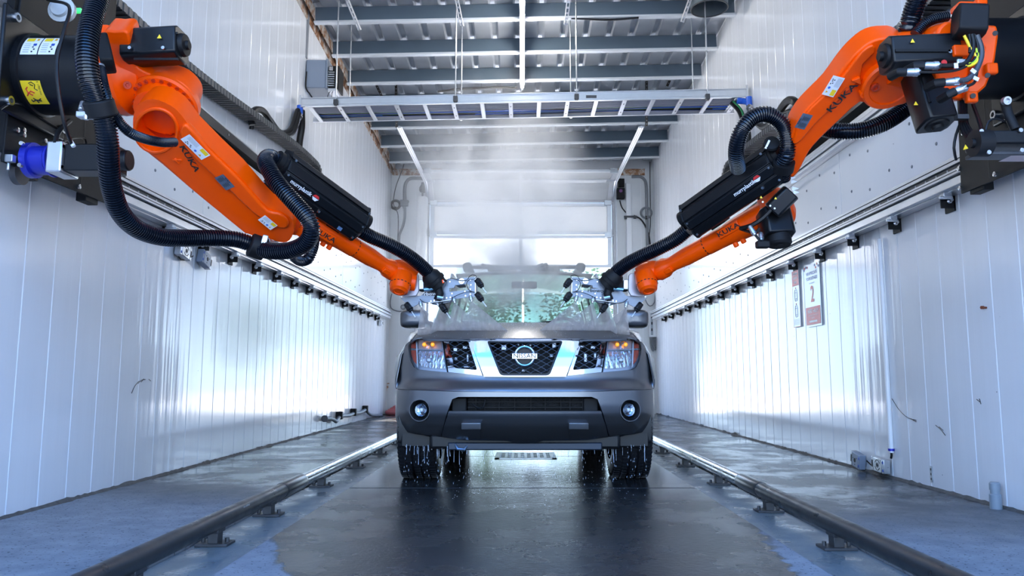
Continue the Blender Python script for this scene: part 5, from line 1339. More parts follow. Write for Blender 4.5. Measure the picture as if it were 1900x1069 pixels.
def plate(P, xd, yd, w, h, par):
    s = decal('rating_plate', P, xd, yd, w, h, mat('plate_grey', (.16, .20, .27), .35, .5), par, .0018, label='engraved grey rating plate')
    xd, yd = V(xd).normalized(), V(yd).normalized(); n_ = xd.cross(yd); Q = lambda u, v: V(P) + xd * (u * w) + yd * (v * h) + n_ * .0026
    mb = MB(); rs = random.Random(2)
    for k in range(7):
        for q in (-.25, .18):
            du = rs.uniform(.08, .18); v = .20 - .09 * k; mb.quad(Q(q - du, v - .018), Q(q + du, v - .018), Q(q + du, v + .018), Q(q - du, v + .018))
    build('plate_print', mb, M_PRINT, s, smooth=None)
    text('plate_lettering', 'KUKA', Q(-.05, .38), xd, yd, .16 * h, M_PRINT, s, depth=.0004, bold=True)
def triangle(P, xd, yd, s_, par, m=None):
    xd, yd = V(xd).normalized(), V(yd).normalized(); n_ = xd.cross(yd); P = V(P) + n_ * .0015
    build('warning_triangle', MB().add([P - xd * s_ / 2 - yd * s_ * .4, P + xd * s_ / 2 - yd * s_ * .4, P + yd * s_ * .5], [(0, 1, 2)]), m or M_YEL, par, smooth=None)
def connector(name, a, b_, par, r=.017):
    a, b_ = V(a), V(b_); L_ = (b_ - a).length
    return build(name, MB().lathe(a, b_ - a, [(0, r * .8), (L_ * .15, r), (L_ * .55, r), (L_ * .56, r * 1.12), (L_ * .85, r * 1.12), (L_ * .86, r * .8), (L_, r * .7)], 14), M_STEEL, par)

def robot(s, side):
    """s = -1 left, +1 right"""
    Lf = s < 0
    R = thing('wash_robot', f'orange robot arm on the {side} wall, reaching its spray head over the bonnet', 'robot arm', (s * 2.45, 3.4, 1.72))
    # ---------- carriage on the wall
    XP = s * 2.40
    if Lf: cor = [aX(5, 300, XP), aX(197, 377, XP), aX(214, -60, XP), aX(46, -60, XP)]
    else: cor = [aX(1783, 360, XP), V((XP, 2.9, aX(1783, 360, XP).z - .0)), V((XP, 2.9, 3.2)), aX(1766, -30, XP)]
    if not Lf: cor[1].z = cor[0].z
    car_ = build('carriage_plate', MB().prism(cor, (s * .012, 0, 0)), M_BLACKM, R, bevel=.003, smooth=None)
    y0 = min(c.y for c in cor); y1 = max(c.y for c in cor); z0 = min(c.z for c in cor)
    build('carriage_box', MB().b2((XP + s * .012, y0 + .01, z0 + .06), (XP + s * .05, y1 - .01, 3.0)), M_BLACKM, car_, smooth=None)
    for yy in (y0 + .16, y1 - .18): build('carriage_skid', MB().b2((XP + s * .012, yy, z0 - .02), (XP + s * .07, yy + .12, z0 + .03)), M_BLACKM, car_, bevel=.004)
    build('plate_seam', MB().b2((XP - s * .001, y1 - .26, z0 + .02), (XP + s * .001, y1 - .255, z0 + .75)), M_PRINT, car_, smooth=None)
    pts = ((28, 241), (40, 250), (80, 261), (143, 346), (17, 290), (37, 276), (40, 241), (58, 275), (88, 214)) if Lf else ((1783, 313), (1785, 349), (1850, 323), (1797, 180), (1791, 247))
    for px, py in pts: p = aX(px, py, XP); build('carriage_bolt', MB().lathe(p, (-s, 0, 0), [(0, .013), (.016, .013), (.018, .008)], 8), M_BOLT, car_)
    # ---------- base drum
    if Lf: B0 = aX(60, 141, -2.385); rb = .188
    else: B0 = aX(1900, 113, 2.385); B0 = V((2.385, 3.42, aY(1865, 100, 3.36).z)); rb = .185
    if Lf: B0 = V((-2.385, B0.y, B0.z))
    ax = V((-s, 0, 0)); Lb = .40 if Lf else .27
    fl = build('base_flange', MB().box(B0 + ax * .012, (.022, .50, .50)), M_BLACK, R, bevel=.01)
    for q in ((-.2, -.2), (-.2, .2), (.2, -.2), (.2, .2)): build('flange_bolt', MB().lathe(B0 + ax * .02 + V((0, *q)), ax, [(0, .022), (.03, .022), (.03, .012), (.01, .011)], 12), M_BOLT, fl)
    drum = build('base_drum', MB().lathe(B0 + ax * .02, ax, [(0, rb + .01), (.03, rb + .01), (.035, rb), (Lb - .04, rb), (Lb - .02, rb + .004), (Lb, rb)], 48), M_BLACK, R)
    def dpatch(name, x0, x1, a0, a1, m, d=.001, **kw):
        rows = [[B0 + ax * x + V((0, -cos(a), sin(a))) * (rb + d) for a in [a0 + (a1 - a0) * k / 8 for k in range(9)]] for x in (x0, x1)]
        return build(name, MB().grid(rows), m, drum, smooth=40, **kw)
    def dp(x, a, d=.002): return B0 + ax * x + V((0, -cos(a), sin(a))) * (rb + d)
    if Lf:
        for k in range(2):
            xx = .06 + k * .083; dpatch('warning_sticker', xx, xx + .078, .14, .74, M_LABEL, label='white warning sticker')
            dpatch('sticker_yellow', xx + .008, xx + .045, .57, .71, M_YEL, .002); dpatch('sticker_disc', xx + .05, xx + .066, .40, .48, M_PBLUE, .002)
            dpatch('sticker_triangle', xx + .054, xx + .066, .60, .69, mat('label_amber', (.8, .40, .02), .4), .002)
            for q in range(5): dpatch('sticker_print', xx + .01, xx + .038, .20 + .065 * q, .22 + .065 * q, M_PGREY, .002)
            for q in range(3): dpatch('sticker_pictogram', xx + .048 + .008 * (q % 2), xx + .056 + .008 * (q % 2), .20 + .07 * q, .24 + .07 * q, M_PRINT, .002)
        dpatch('yellow_sign', .055, .148, -1.14, -.50, M_YEL, label='yellow danger sign with two figures')
        def stroke(pts, r, m=M_PRINT): build('sign_figure', MB().tube([dp(.055 + .093 * u, -1.14 + .64 * v) for u, v in pts], r, 4), m, drum, smooth=None)
        # running figure struck by the arm (red), standing figure (black), arm outline
        stroke([(.12, .40), (.25, .52), (.40, .60), (.55, .52)], .003, M_PRED); stroke([(.25, .52), (.18, .68), (.30, .76)], .003, M_PRED); stroke([(.25, .52), (.42, .42)], .003, M_PRED)
        stroke([(.40, .90), (.55, .95), (.70, .85), (.62, .70), (.75, .62)], .002); stroke([(.45, .86), (.60, .80)], .002)
        stroke([(.25, .14), (.45, .22), (.70, .17)], .0035); stroke([(.45, .22), (.35, .30)], .003); stroke([(.55, .19), (.72, .28)], .003); stroke([(.45, .22), (.50, .08)], .003); stroke([(.25, .14), (.22, .24)], .003)
        text('sign_lettering', 'R 1700 mm', dp(.055 + .093 * .88, -.68, .003), V((0, sin(.68), -cos(.68))) * 1, V((1, 0, 0)), .010, M_PRINT, drum)
    # ---------- turning column
    col = build('turning_column', MB().lathe(B0 + ax * (Lb + .02), ax, [(0, rb * .96), (.02, rb * 1.02), (.06, rb * 1.0), (.09, rb * .82), (.15, rb * .70)] if Lf else [(0, rb * .97), (.03, rb * 1.0), (.10, rb * .98), (.20, rb * .80), (.36, rb * .62)], 40), M_ORANGE, R)
    if Lf:
        block('cable_cover', aY(183, 100, 3.20), aY(208, 98, 3.22), .16, .13, M_BLACKM, col, side=Y1)
        build('column_lug', MB().box(aY(190, 61, 3.3), (.10, .08, .05)), M_ORANGE, col, bevel=.012)
        build('column_lug', MB().box(aY(208, 59, 3.35), (.05, .06, .04)), M_ORANGE, col, bevel=.01)
        S0 = aY(305, 195, 3.52)
        cast = smooth2([(190, 62), (212, 58), (236, 60), (243, 92), (250, 122), (278, 138), (306, 143), (336, 154), (358, 176), (362, 198), (350, 222), (325, 238), (290, 240), (262, 236), (252, 215), (243, 206), (232, 204), (223, 190), (208, 178), (195, 160), (188, 120)], 3)
        ppoly('shoulder_casting', cast, S0 - Nn * .01, Nn, .13, M_ORANGE, R, bevel=.02, label=None)
        build('casting_plug', MB().lathe(aY(237, 158, 3.385), (.2, -.8, -.3), [(0, .018), (.006, .018), (.006, .009), (.002, .008)], 14), M_ORANGE2, col)
    else:
        # the photo shows the motor side of the column here
        S0 = aY(1646, 158, 3.52)
        ppoly('column_casting', smooth2([(1738, 62), (1756, 40), (1773, 45), (1788, 60), (1800, 72), (1800, 120), (1795, 160), (1790, 185), (1765, 182), (1745, 160), (1735, 120)], 3), aY(1770, 110, 3.22), V((0, -1, -.3)).normalized(), .14, M_ORANGE, R, bevel=.012)
        ppoly('column_flange', [(1812, 66), (1830, 46), (1850, 47), (1853, 66), (1847, 110), (1842, 130), (1830, 160), (1812, 176), (1808, 188), (1792, 184), (1796, 160), (1815, 130), (1825, 90)], aY(1830, 110, 3.16), V((-.25, -1, -.25)).normalized(), .06, M_ORANGE, R, bevel=.01)
        for px, py in ((1846, 62), (1832, 140), (1805, 178)): build('flange_hole', MB().lathe(aY(px, py, 3.13), (-.2, -1, -.2), [(0, .011), (.004, .011)], 12), M_PRINT, col)
        for px, py in ((1843, 128), (1806, 181)): build('column_lug', MB().box(aY(px - 4, py, 3.15), (.05, .03, .05)), M_ORANGE, col, bevel=.008)
        block('cable_cover', aY(1772, 40, 3.12), aY(1826, 42, 3.10), .14, .115, M_BLACKM, col, side=Y1)
        build('column_lug', MB().box(aY(1785, 15, 3.3), (.07, .08, .03)), M_ORANGE, col, bevel=.008); build('column_lug', MB().box(aY(1814, 9, 3.3), (.05, .08, .03)), M_ORANGE, col, bevel=.008)
        build('column_bracket', MB().box(aY(1781, 96, 3.15), (.07, .04, .05)), M_ORANGE, col, bevel=.006)
    # ---------- shoulder joint and link arm
    F0 = S0 + Nn * (.165 if Lf else .02)
    if Lf:
        ring = build('joint_ring', MB().lathe(S0 - Nn * .05, Nn, [(0, .155), (.05, .158), (.062, .150), (.062, .128), (.075, .124), (.12, .118), (.12, .05)], 56), M_ORANGE, R)
        screws(ring, S0 + Nn * .012, Nn, .139, 24, 0, 2 * pi * 23 / 24, M_ORANGE2, .0095)
        opening = [(290 + 37 * cos(a * pi / 12), 242 + 38 * sin(a * pi / 12)) for a in range(24)]
        head = [(261, 190), (252, 202), (247, 220), (248, 243), (254, 260), (268, 276), (290, 292), (320, 318), (356, 350), (400, 386), (456, 432), (478, 437), (500, 443), (518, 449), (532, 449), (541, 440), (546, 424), (542, 408), (532, 398), (516, 390), (498, 386), (470, 356), (440, 322), (400, 284), (372, 256), (356, 240), (345, 225), (328, 204), (305, 190), (282, 184)]
        link = ppoly('link_arm', smooth2(head, 2), F0, Nn, .12, M_ORANGE, R, holes=[opening], step=.03)
        # raised facet: the bright upper plane of the link
        facet = [(345, 232), (372, 262), (400, 292), (440, 330), (470, 364), (496, 392), (515, 396), (529, 404), (535, 415), (530, 425), (505, 420), (470, 396), (430, 358), (390, 322), (352, 286), (336, 262), (334, 240)]
        fac = ppoly('link_facet', smooth2(facet, 2), F0 + Nn * .018, Nn, .04, M_ORANGE, link, bevel=.012)
        low = [(262, 276), (300, 306), (356, 354), (456, 436), (470, 434), (430, 392), (380, 346), (330, 306), (290, 284)]
        ppoly('link_chamfer', low, F0 - Nn * .03, (Nn + V((-.35, .2, -.35))).normalized(), .08, M_ORANGE, link, bevel=.015)
        rec = build('opening_floor', MB().lathe(aP(291, 243, F0, Nn) - Nn * .115, Nn, [(0, .13), (.001, .13)], 40), M_ORANGE2, link)  # recess floor in a darker orange, its shade put into the colour
        screws(rec, aP(291, 243, F0, Nn) - Nn * .112, Nn, .082, 9, 2.7, 5.4, M_ORANGE, .0095)
        c = aP(291, 243, F0, Nn)
        build('opening_lip', MB().tube([aP(290 + 39.5 * cos(a * pi / 16), 242 + 40.5 * sin(a * pi / 16), F0, Nn) for a in range(33)], .009, 8), M_ORANGE, link)
        xd = (aP(420, 345, F0, Nn) - aP(330, 262, F0, Nn)).normalized(); yd = Nn.cross(xd)
        tP = aP(352, 294, F0, Nn)
        text('brand_lettering', 'KUKA', tP, (aP(364, 314, F0, Nn) - aP(340, 275, F0, Nn)), Nn.cross(aP(364, 314, F0, Nn) - aP(340, 275, F0, Nn)), .030, M_PRINT, link, bold=True, wid=1.35, depth=.003)
        build('lettering_frame', MB().tube([aP(x, y, F0 + Nn * .001, Nn) for x, y in ((337, 278), (345, 275), (368, 309), (360, 313), (337, 278))], .0012, 4), M_ORANGE2, link, smooth=None)
        build('cast_star', MB().box(aP(329, 297, F0, Nn), (.045, .012, .012), frame(Nn)).box(aP(329, 298, F0, Nn), (.012, .045, .012), (V((.7, .2, .7)).normalized(), Nn.cross(V((.7, .2, .7)).normalized()), Nn)), M_ORANGE, link, bevel=.003)
        Ff = F0 + Nn * .019
        stx = (aP(383, 289, Ff, Nn) - aP(350, 256, Ff, Nn)).normalized()
        sticker(aP(363, 273, Ff, Nn), stx, Nn.cross(stx), .135, .058, fac)
        plate(aP(417, 338, Ff, Nn), (aP(430, 352, Ff, Nn) - aP(404, 324, Ff, Nn)), Nn.cross(aP(430, 352, Ff, Nn) - aP(404, 324, Ff, Nn)), .085, .055, fac)
        stx = (aP(508, 420, Ff, Nn) - aP(486, 402, Ff, Nn)).normalized(); sticker(aP(497, 413, Ff + Nn * .004, Nn), stx, Nn.cross(stx), .085, .055, fac)
        # end cap of the link with toothed ring
        Ec = aP(521, 424, F0, Nn) - Nn * .02
        er_ = build('elbow_ring', MB().lathe(Ec - Nn * .16, Nn, [(0, .095), (.05, .098), (.055, .088), (.12, .088)], 48), M_ORANGE, R)
        screws(er_, Ec - Nn * .07, Nn, .088, 26, 0, 2 * pi * 25 / 26, M_ORANGE2, .008)
        # shoulder motor
        mo = block('shoulder_motor', aY(236, 90, 3.36), aY(338, 84, 3.36), .155, .15, M_BLACK, R, side=Y1)
        build('motor_cap', MB().lathe(aY(338, 84, 3.36), (1, 0, 0), [(0, .055), (.02, .05), (.022, .022), (.035, .020)], 16), M_BLACKM, mo)
        triangle(aY(296, 68, 3.275), X1, Z1, .022, mo, M_YEL)
        build('motor_edge', MB().box(aY(290, 62, 3.30), (.20, .01, .01)).box(aY(290, 110, 3.29), (.20, .01, .01)), M_BLACKM, mo)
        for q in (0, 1): build('motor_bolt', MB().lathe(aY(241 + q * 62, 89, 3.275), (0, -1, 0), [(0, .008), (.006, .008)], 8), M_BOLT, mo)
        build('motor_connector', MB().cyl(aY(262, 57, 3.4), aY(284, 55, 3.4), .014, 12), M_STEEL, mo)
        build('motor_connector', MB().cyl(aY(286, 56, 3.38), aY(306, 55, 3.38), .014, 12), M_STEEL, mo)
        # gearmotor driving the carriage
        gm = build('drive_gearbox', MB().lathe(aX(55, 298, -2.36), (1, 0, 0), [(0, .085), (.03, .085), (.032, .07), (.10, .070), (.11, .08), (.12, .08)], 28), M_BLUEF, R, label='blue gearbox')
        gp = aX(55, 298, -2.36)
        build('adapter_block', MB().box(gp + V((.16, 0, 0)), (.075, .15, .15)), M_ALU, gm, bevel=.008)
        build('servo_motor', MB().box(gp + V((.32, 0, .0)), (.24, .12, .13)).cyl(gp + V((.44, 0, 0)), gp + V((.48, 0, 0)), .05, 16), M_BLACK, gm, bevel=.006)
        for a_, b_ in ((-.05, -.05), (-.05, .05), (.05, -.05), (.05, .05)): build('gear_bolt', MB().lathe(gp + V((.20, -.02 - abs(a_) * .8, b_)), (0, -1, 0), [(0, .008), (.01, .008)], 8), M_BOLT, gm)
        for b_ in (-.05, .055): build('flange_bolt', MB().lathe(gp + V((.02, -.085, b_)), (0, -1, 0), [(0, .010), (.016, .010)], 8), M_BOLT, gm)
        build('stop_block', MB().box(gp + V((-.0, -.10, -.02)) + V((-.03, 0, 0)), (.05, .03, .035)).cyl(gp + V((-.03, -.10, -.04)), gp + V((-.03, -.10, -.075)), .007, 8), M_STEEL, gm, bevel=.003)
        build('pinion', MB().lathe(aX(30, 322, -2.43), (1, 0, 0), [(0, .055), (.03, .055)], 30), M_DSTEEL, gm)
        cable('signal_cable', [aX(88, 0, -2.30), aY(128, 12, 3.1), aY(118, 60, 3.0), aY(106, 110, 2.98), aY(108, 165, 2.98), aY(120, 230, 3.02), aY(133, 268, 3.1)], .0075, M_RUB, R)
        build('cable_tip', MB().cyl(aY(131, 262, 3.1), aY(137, 272, 3.1), .009, 8), M_LABEL, R)
        cable('signal_cable', [aX(103, 266, -2.2), aX(106, 250, -2.2), aX(116, 236, -2.2), aX(130, 224, -2.25)], .012, M_RUB, R)
        cable('signal_cable', [aX(118, 262, -2.25), aX(140, 256, -2.25), aX(158, 258, -2.25), aX(160, 272, -2.25)], .005, M_RUB, R)
        cable('signal_cable', [aX(0, 203, -2.36), aX(16, 193, -2.36), aX(40, 194, -2.36), aX(80, 222, -2.36), aX(130, 252, -2.36)], .006, M_RUB, R)
        # cable entry at the top of the carriage with transparent reel
        rl = build('cable_gland', MB().lathe(aX(120, 22, -2.25), (0, -1, 0), [(0, .06), (.03, .065), (.035, .045), (.05, .04), (.05, .02)], 24), mat('clear_plastic_grey', (.45, .47, .48), .15), R)
        build('green_lamp', MB().box(aX(146, 20, -2.25), (.03, .02, .02)), mat('lamp_green', (.05, .7, .15), .3, emit=(.05, .8, .2), estr=.8), rl)
    else:
        # link arm seen from the cover side: curved top bracket
        arm = [(1654, 70), (1632, 72), (1612, 80), (1594, 94), (1578, 110), (1562, 130), (1540, 160), (1516, 184), (1496, 204), (1480, 226), (1470, 250), (1464, 290), (1466, 330), (1480, 322), (1492, 300), (1502, 281), (1518, 262), (1538, 242), (1566, 216), (1596, 190), (1612, 196), (1640, 200), (1668, 196), (1688, 186), (1690, 140), (1690, 90), (1672, 72)]
        link = ppoly('link_arm', smooth2(arm, 2), F0, Nn, .13, M_ORANGE, R, bevel=.016)
        fac_ = [(1620, 84), (1598, 98), (1566, 140), (1540, 168), (1506, 200), (1486, 226), (1476, 250), (1472, 268), (1486, 262), (1510, 234), (1540, 204), (1570, 172), (1596, 150), (1602, 120), (1624, 98)]
        fac = ppoly('link_facet', smooth2(fac_, 2), F0 + Nn * .014, Nn, .03, M_ORANGE, link, bevel=.010)
        Cc = aP(1646, 152, F0, Nn)
        cov = build('joint_cover', MB().lathe(Cc - Nn * .02, Nn, [(0, .128), (.055, .128), (.066, .120), (.066, .098), (.058, .094), (.060, .0)], 56, cap=False), M_ORANGE, R)
        build('cover_bolt', MB().lathe(aP(1623, 161, Cc + Nn * .04, Nn), Nn, [(0, .020), (.012, .020), (.013, .011), (.006, .010)], 18), M_ORANGE2, cov)
        build('joint_lug', MB().lathe(aP(1600, 172, Cc + Nn * .02, Nn), Nn, [(-.01, .016), (.022, .016), (.022, .007), (.01, .006)], 14), M_ORANGE, cov)
        build('wedge_rib', MB().prism([aP(x, y, F0 + Nn * .03, Nn) for x, y in ((1581, 151), (1596, 144), (1598, 158))], -Nn * .03), M_ORANGE, link, bevel=.003)
        xd = aP(1574, 165, F0, Nn) - aP(1548, 191, F0, Nn); yd = Nn.cross(xd)
        text('brand_lettering', 'KUKA', aP(1560, 178, F0, Nn), xd, yd, .034, M_PRINT, link, bold=True, wid=1.35, depth=.020)
        build('lettering_frame', MB().tube([aP(x, y, F0 + Nn * .017, Nn) for x, y in ((1544, 190), (1570, 162), (1578, 164), (1553, 193), (1544, 190))], .0012, 4), M_ORANGE2, link, smooth=None)
        Ff = F0 + Nn * .0145
        sx_ = (aP(1556, 142, Ff, Nn) - aP(1535, 176, Ff, Nn)); sticker(aP(1546, 160, Ff + Nn * .012, Nn), sx_ * -1, Nn.cross(sx_ * -1), .105, .062, fac)
        px_ = (aP(1500, 208, Ff, Nn) - aP(1482, 238, Ff, Nn)); plate(aP(1491, 225, Ff, Nn), px_, Nn.cross(px_), .085, .055, fac)
        Ec = aP(1455, 388, F0 - Nn * .04, Nn)
        # motors on the column
        mo = block('shoulder_motor', aY(1642, 104, 3.22), aY(1768, 98, 3.22), .15, .145, M_BLACK, R, side=Y1)
        build('motor_cap', MB().lathe(aY(1642, 104, 3.22), (-1, 0, -.05), [(-.01, .060), (.012, .05), (.014, .022), (.030, .020)], 16), M_BLACKM, mo)
        build('motor_edge', MB().box(aY(1712, 94, 3.143), (.24, .008, .012)).box(aY(1712, 70, 3.17), (.24, .02, .01)), M_BLACKM, mo)
        triangle(aY(1693, 76, 3.140), X1, Z1 * -1 * -1, .020, mo)
        build('motor_bolt', MB().lathe(aY(1762, 96, 3.145), (0, -1, 0), [(0, .009), (.006, .009)], 8), M_BOLT, mo)
        build('red_button', MB().lathe(aY(1752, 116, 3.145), (0, -1, 0), [(0, .013), (.003, .011)], 14), M_PRED, mo)
        m2 = block('rotation_motor', aY(1706, 130, 3.36), aY(1738, 232, 3.30), .15, .15, M_BLACK, R, side=Y1)
        build('motor_cap', MB().lathe(aY(1738, 230, 3.30), aY(1738, 232, 3.30) - aY(1706, 130, 3.36), [(-.01, .06), (.012, .05), (.014, .026), (.028, .024)], 16), M_BLACKM, m2)
        triangle(aY(1699, 192, 3.23), X1, Z1, .020, m2)
        build('motor_edge', MB().tube([aY(1713, 145, 3.26), aY(1726, 190, 3.225)], .007, 6), M_BLACKM, m2)
        for a_, b_ in (((1714, 122), (1745, 122)), ((1681, 134), (1707, 134)), ((1752, 153), (1783, 150)), ((1772, 170), (1795, 160))):
            q = aY(*a_, 3.08); q2 = aY(*b_, 3.07); connector('motor_connector', q, q2, mo)
            build('connector_boot', MB().tube([q + (q - q2) * .7 + V((0, .05, 0)), q + (q - q2) * .5, q], .019, 10), M_BLACKM, mo)
        cs = [([(1745, 122), (1766, 122), (1790, 118), (1803, 100), (1806, 80), (1803, 64)], .010, M_RUB), ([(1707, 134), (1740, 134), (1775, 130), (1800, 118), (1812, 102), (1814, 84), (1808, 64)], .006, M_RUB),
              ([(1783, 150), (1797, 146), (1811, 130), (1820, 108), (1820, 88), (1812, 66)], .012, mat('cable_dark_grey', (.04, .045, .055), .35)), ([(1795, 160), (1808, 153), (1812, 138), (1814, 124)], .006, M_RUB),
              ([(1789, 66), (1796, 80), (1802, 92), (1810, 104), (1813, 114), (1800, 122), (1790, 122)], .006, M_YEL), ([(1810, 90), (1814, 104), (1806, 116), (1796, 118)], .006, mat('cable_yellow_green', (.45, .62, .02), .4)), ([(1798, 64), (1800, 80), (1799, 98)], .006, M_RUB)]
        for pts, r, m in cs: cable('motor_cable', [aY(x, y, 3.04) for x, y in pts], r, m, R, step=.01, seg=8)
        build('cable_clip', MB().box(aY(1783, 117, 3.05), (.04, .02, .035)), M_BOLT, R, bevel=.006)
        for px, py, ang in ((1774, 122, 0), (1806, 132, .9), (1811, 146, 1.1)): build('cable_tag', MB().box(aY(px, py, 3.027), (.016, .004, .022), (V((cos(ang), 0, sin(ang))), Y1, V((-sin(ang), 0, cos(ang))))), M_LABEL, R)
        # travel drive at the right
        dm = build('travel_motor', MB().b2(aY(1828, 241, 2.95), aY(1935, 286, 3.1)), M_BLACK, R, bevel=.008)
        build('motor_disc', MB().lathe(aY(1806, 266, 2.98), (1, 0, 0), [(0, .001), (0, .055), (.06, .055)], 28, cap=False).lathe(aY(1806, 266, 2.98), (-1, 0, 0), [(0, .02), (.012, .018)], 16), M_BLACKM, dm)
        triangle(aY(1792, 273, 2.93), V((.5, -1, 0)), Z1, .022, dm)
        build('motor_underplate', MB().b2(aY(1812, 287, 2.98), aY(1935, 291, 3.06)), M_DSTEEL, dm, bevel=.003)
        build('end_bracket', MB().b2(aY(1876, 289, 2.92), aY(1940, 300, 3.0)), mat('pinkish_alloy', (.5, .38, .38), .4, .4), dm, bevel=.004)
        for px, py in ((1836, 249), (1834, 283), (1893, 242), (1895, 279), (1820, 244)): build('motor_bolt', MB().lathe(aY(px, py, 2.945), (0, -1, 0), [(0, .009), (.006, .009)], 8), M_BOLT, dm)
        for k in range(4): cable('control_cable', [aY(1782 + 3 * k, 178, 3.3), aY(1783 + 3 * k, 215, 3.25), aY(1784 + 4 * k, 235, 3.2), aY(1790 + 7 * k, 252, 3.15), aY(1802 + 6 * k, 262, 3.1)], .008, M_RUB, R)
        cable('control_cable', [aY(1785, 220, 3.25), aY(1774, 250, 3.25), aY(1770, 275, 3.25), aY(1774, 297, 3.28)], .006, M_RUB, R)
        cable('control_cable', [aY(1802, 184, 3.25), aY(1815, 220, 3.15), aY(1822, 243, 3.05)], .008, M_RUB, R)
        cable('control_cable', [aY(1829, 242, 3.0), aY(1834, 226, 3.0), aY(1850, 220, 3.0), aY(1872, 230, 3.0)], .005, M_RUB, R)
        build('hose_stub', MB().tube([aY(1864, 188, 3.0), aY(1872, 215, 2.98), aY(1884, 240, 2.97)], .018, 12), M_BLACKM, R)
        build('stub_cap', MB().lathe(aY(1864, 188, 2.98), (0, -1, -.2), [(0, .017), (.02, .017), (.02, .010), (.01, .009)], 14), M_STEEL, R)
        build('cable_clamp', MB().box(aY(1784, 218, 3.2), (.05, .03, .02)), M_DSTEEL, R)
    # ---------- forearm
    if Lf: Fa, Fw = aY(552, 396, 4.18), aY(730, 503, 4.70)
    else: Fa, Fw = aY(1440, 388, 4.18), aY(1222, 503, 4.70)
    d = (Fw - Fa).normalized(); Lg = (Fw - Fa).length
    build('elbow_housing', MB().lathe(Fa + Nn * -.10, Nn, [(0, .06), (.01, .085), (.05, .098), (.15, .098), (.19, .085), (.20, .05)], 40), M_ORANGE, R)
    prof = [(0, .075), (.06, .082), (.22 * Lg, .076), (.36 * Lg, .068), (.40 * Lg, .062), (.56 * Lg, .060), (.562 * Lg, .057), (.74 * Lg, .056), (.86 * Lg, .047), (.90 * Lg, .050), (.93 * Lg, .062), (1.0 * Lg, .064), (1.02 * Lg, .055)]
    fo = build('forearm', MB().lathe(Fa, d, prof, 40), M_ORANGE, R)
    e1, e2, _ = frame(d, Z1)
    # flat name panel on the forearm
    tocam = (EYE - (Fa + Fw) / 2); e2c = (tocam - d * tocam.dot(d)).normalized()     # towards the lens, square to the arm
    eup = d.cross(e2c) if d.cross(e2c).z > 0 else e2c.cross(d)
    low_ = (e2c - eup * .9).normalized()
    if Lf: lp = aY(603, 437, (Fa + d * (.27 * Lg)).y - .07); tx = d
    else: lp = aY(1351, 427, (Fa + d * (.40 * Lg)).y - .10); tx = -d
    nrm = (e2c - eup * .15).normalized(); ty = nrm.cross(tx)
    build('name_pad', MB().box(lp - nrm * .012, (.14, .055, .024), (tx, ty, nrm)), M_ORANGE, fo, bevel=.006)
    text('brand_lettering', 'KUKA', lp, tx, ty, .028, M_PRINT, fo, bold=True, wid=1.35, depth=.0015)
    mk = MB()
    for k in range(16):
        a = 2 * pi * k / 16; u = e1 * cos(a) + e2 * sin(a); mk.box(Fa + d * .565 * Lg + u * .0575, (.012, .004, .004), (u.cross(d), d, u))
    build('joint_marks', mk, M_PRINT, fo)
    build('wrist_pad', MB().box(Fa + d * (.90 * Lg) + (e2c - eup * .5).normalized() * .05, (.05, .035, .03), (d, (e2c - eup * .5).normalized().cross(d), (e2c - eup * .5).normalized())), M_ORANGE, fo, bevel=.006)
    for k in range(2): build('forearm_boss', MB().lathe(Fa + d * (.30 + .06 * k) * Lg - eup * .06 + e2c * .02, -eup, [(0, .016), (.025, .016), (.03, .010)], 12), M_ORANGE, fo)
    # wrist: bent casting with cap
    if Lf: wpts = [(727, 500), (742, 502), (756, 508), (766, 516)]; cap = (743, 527); ff = (771, 523)
    else: wpts = [(1224, 502), (1212, 503), (1199, 507), (1186, 513)]; cap = (1200, 526); ff = (1180, 518)
    W = [aY(x, y, 4.70 + .015 * i) for i, (x, y) in enumerate(wpts)]
    wr_ = build('wrist', MB().tube(spline(W, .01), .06, 24, rf=lambda i: .058 + .012 * sin(i * .25)), M_ORANGE, R)
    cp = aY(*cap, 4.66); cdn = V((-.10 * (1 if Lf else -1), -.45, -.85)).normalized()
    build('wrist_cap', MB().lathe(cp - cdn * .07, cdn, [(0, .062), (.08, .066), (.085, .066), (.12, .056), (.128, .04), (.131, .038), (.131, .028), (.126, .026), (.126, .001)], 36, cap=False), M_ORANGE, wr_)
    mk = MB(); u, v, n_ = frame(cdn)
    for k in range(18):
        a = 2 * pi * k / 18; w_ = u * cos(a) + v * sin(a); mk.box(cp + cdn * .012 + w_ * .0665, (.012, .004, .004), (w_.cross(cdn), cdn, w_))
    build('cap_marks', mk, M_PRINT, wr_)
    build('wrist_flange', MB().lathe(aY(*ff, 4.73) - V((-s, 0, 0)) * .05, V((-s, .15, -.15)), [(0, .058), (.05, .060), (.055, .05)], 32), M_ORANGE, wr_)
    # elbow motors
    if Lf:
        em = block('elbow_motor', aY(494, 338, 4.15), aY(524, 380, 4.20), .13, .15, M_BLACK, R, side=Y1)
        mb = MB()
        for k, (px, py) in enumerate(((487, 338), (485, 347), (483, 360), (481, 368))): mb.add([aY(px - 3, py, 4.15), aY(px + 8, py - 4, 4.15), aY(px + 8, py + 4, 4.15), aY(px - 3, py, 4.22), aY(px + 8, py - 4, 4.22), aY(px + 8, py + 4, 4.22)], [(0, 1, 2), (3, 5, 4), (0, 3, 4, 1), (1, 4, 5, 2), (0, 2, 5, 3)])
        build('pointed_gland', mb, M_STEEL, em, smooth=None)
        decal('type_label', aY(505, 373, 4.085), V((.8, 0, -.5)), V((.5, 0, .8)), .05, .026, mat('label_pink_grey', (.42, .34, .42), .4), em)
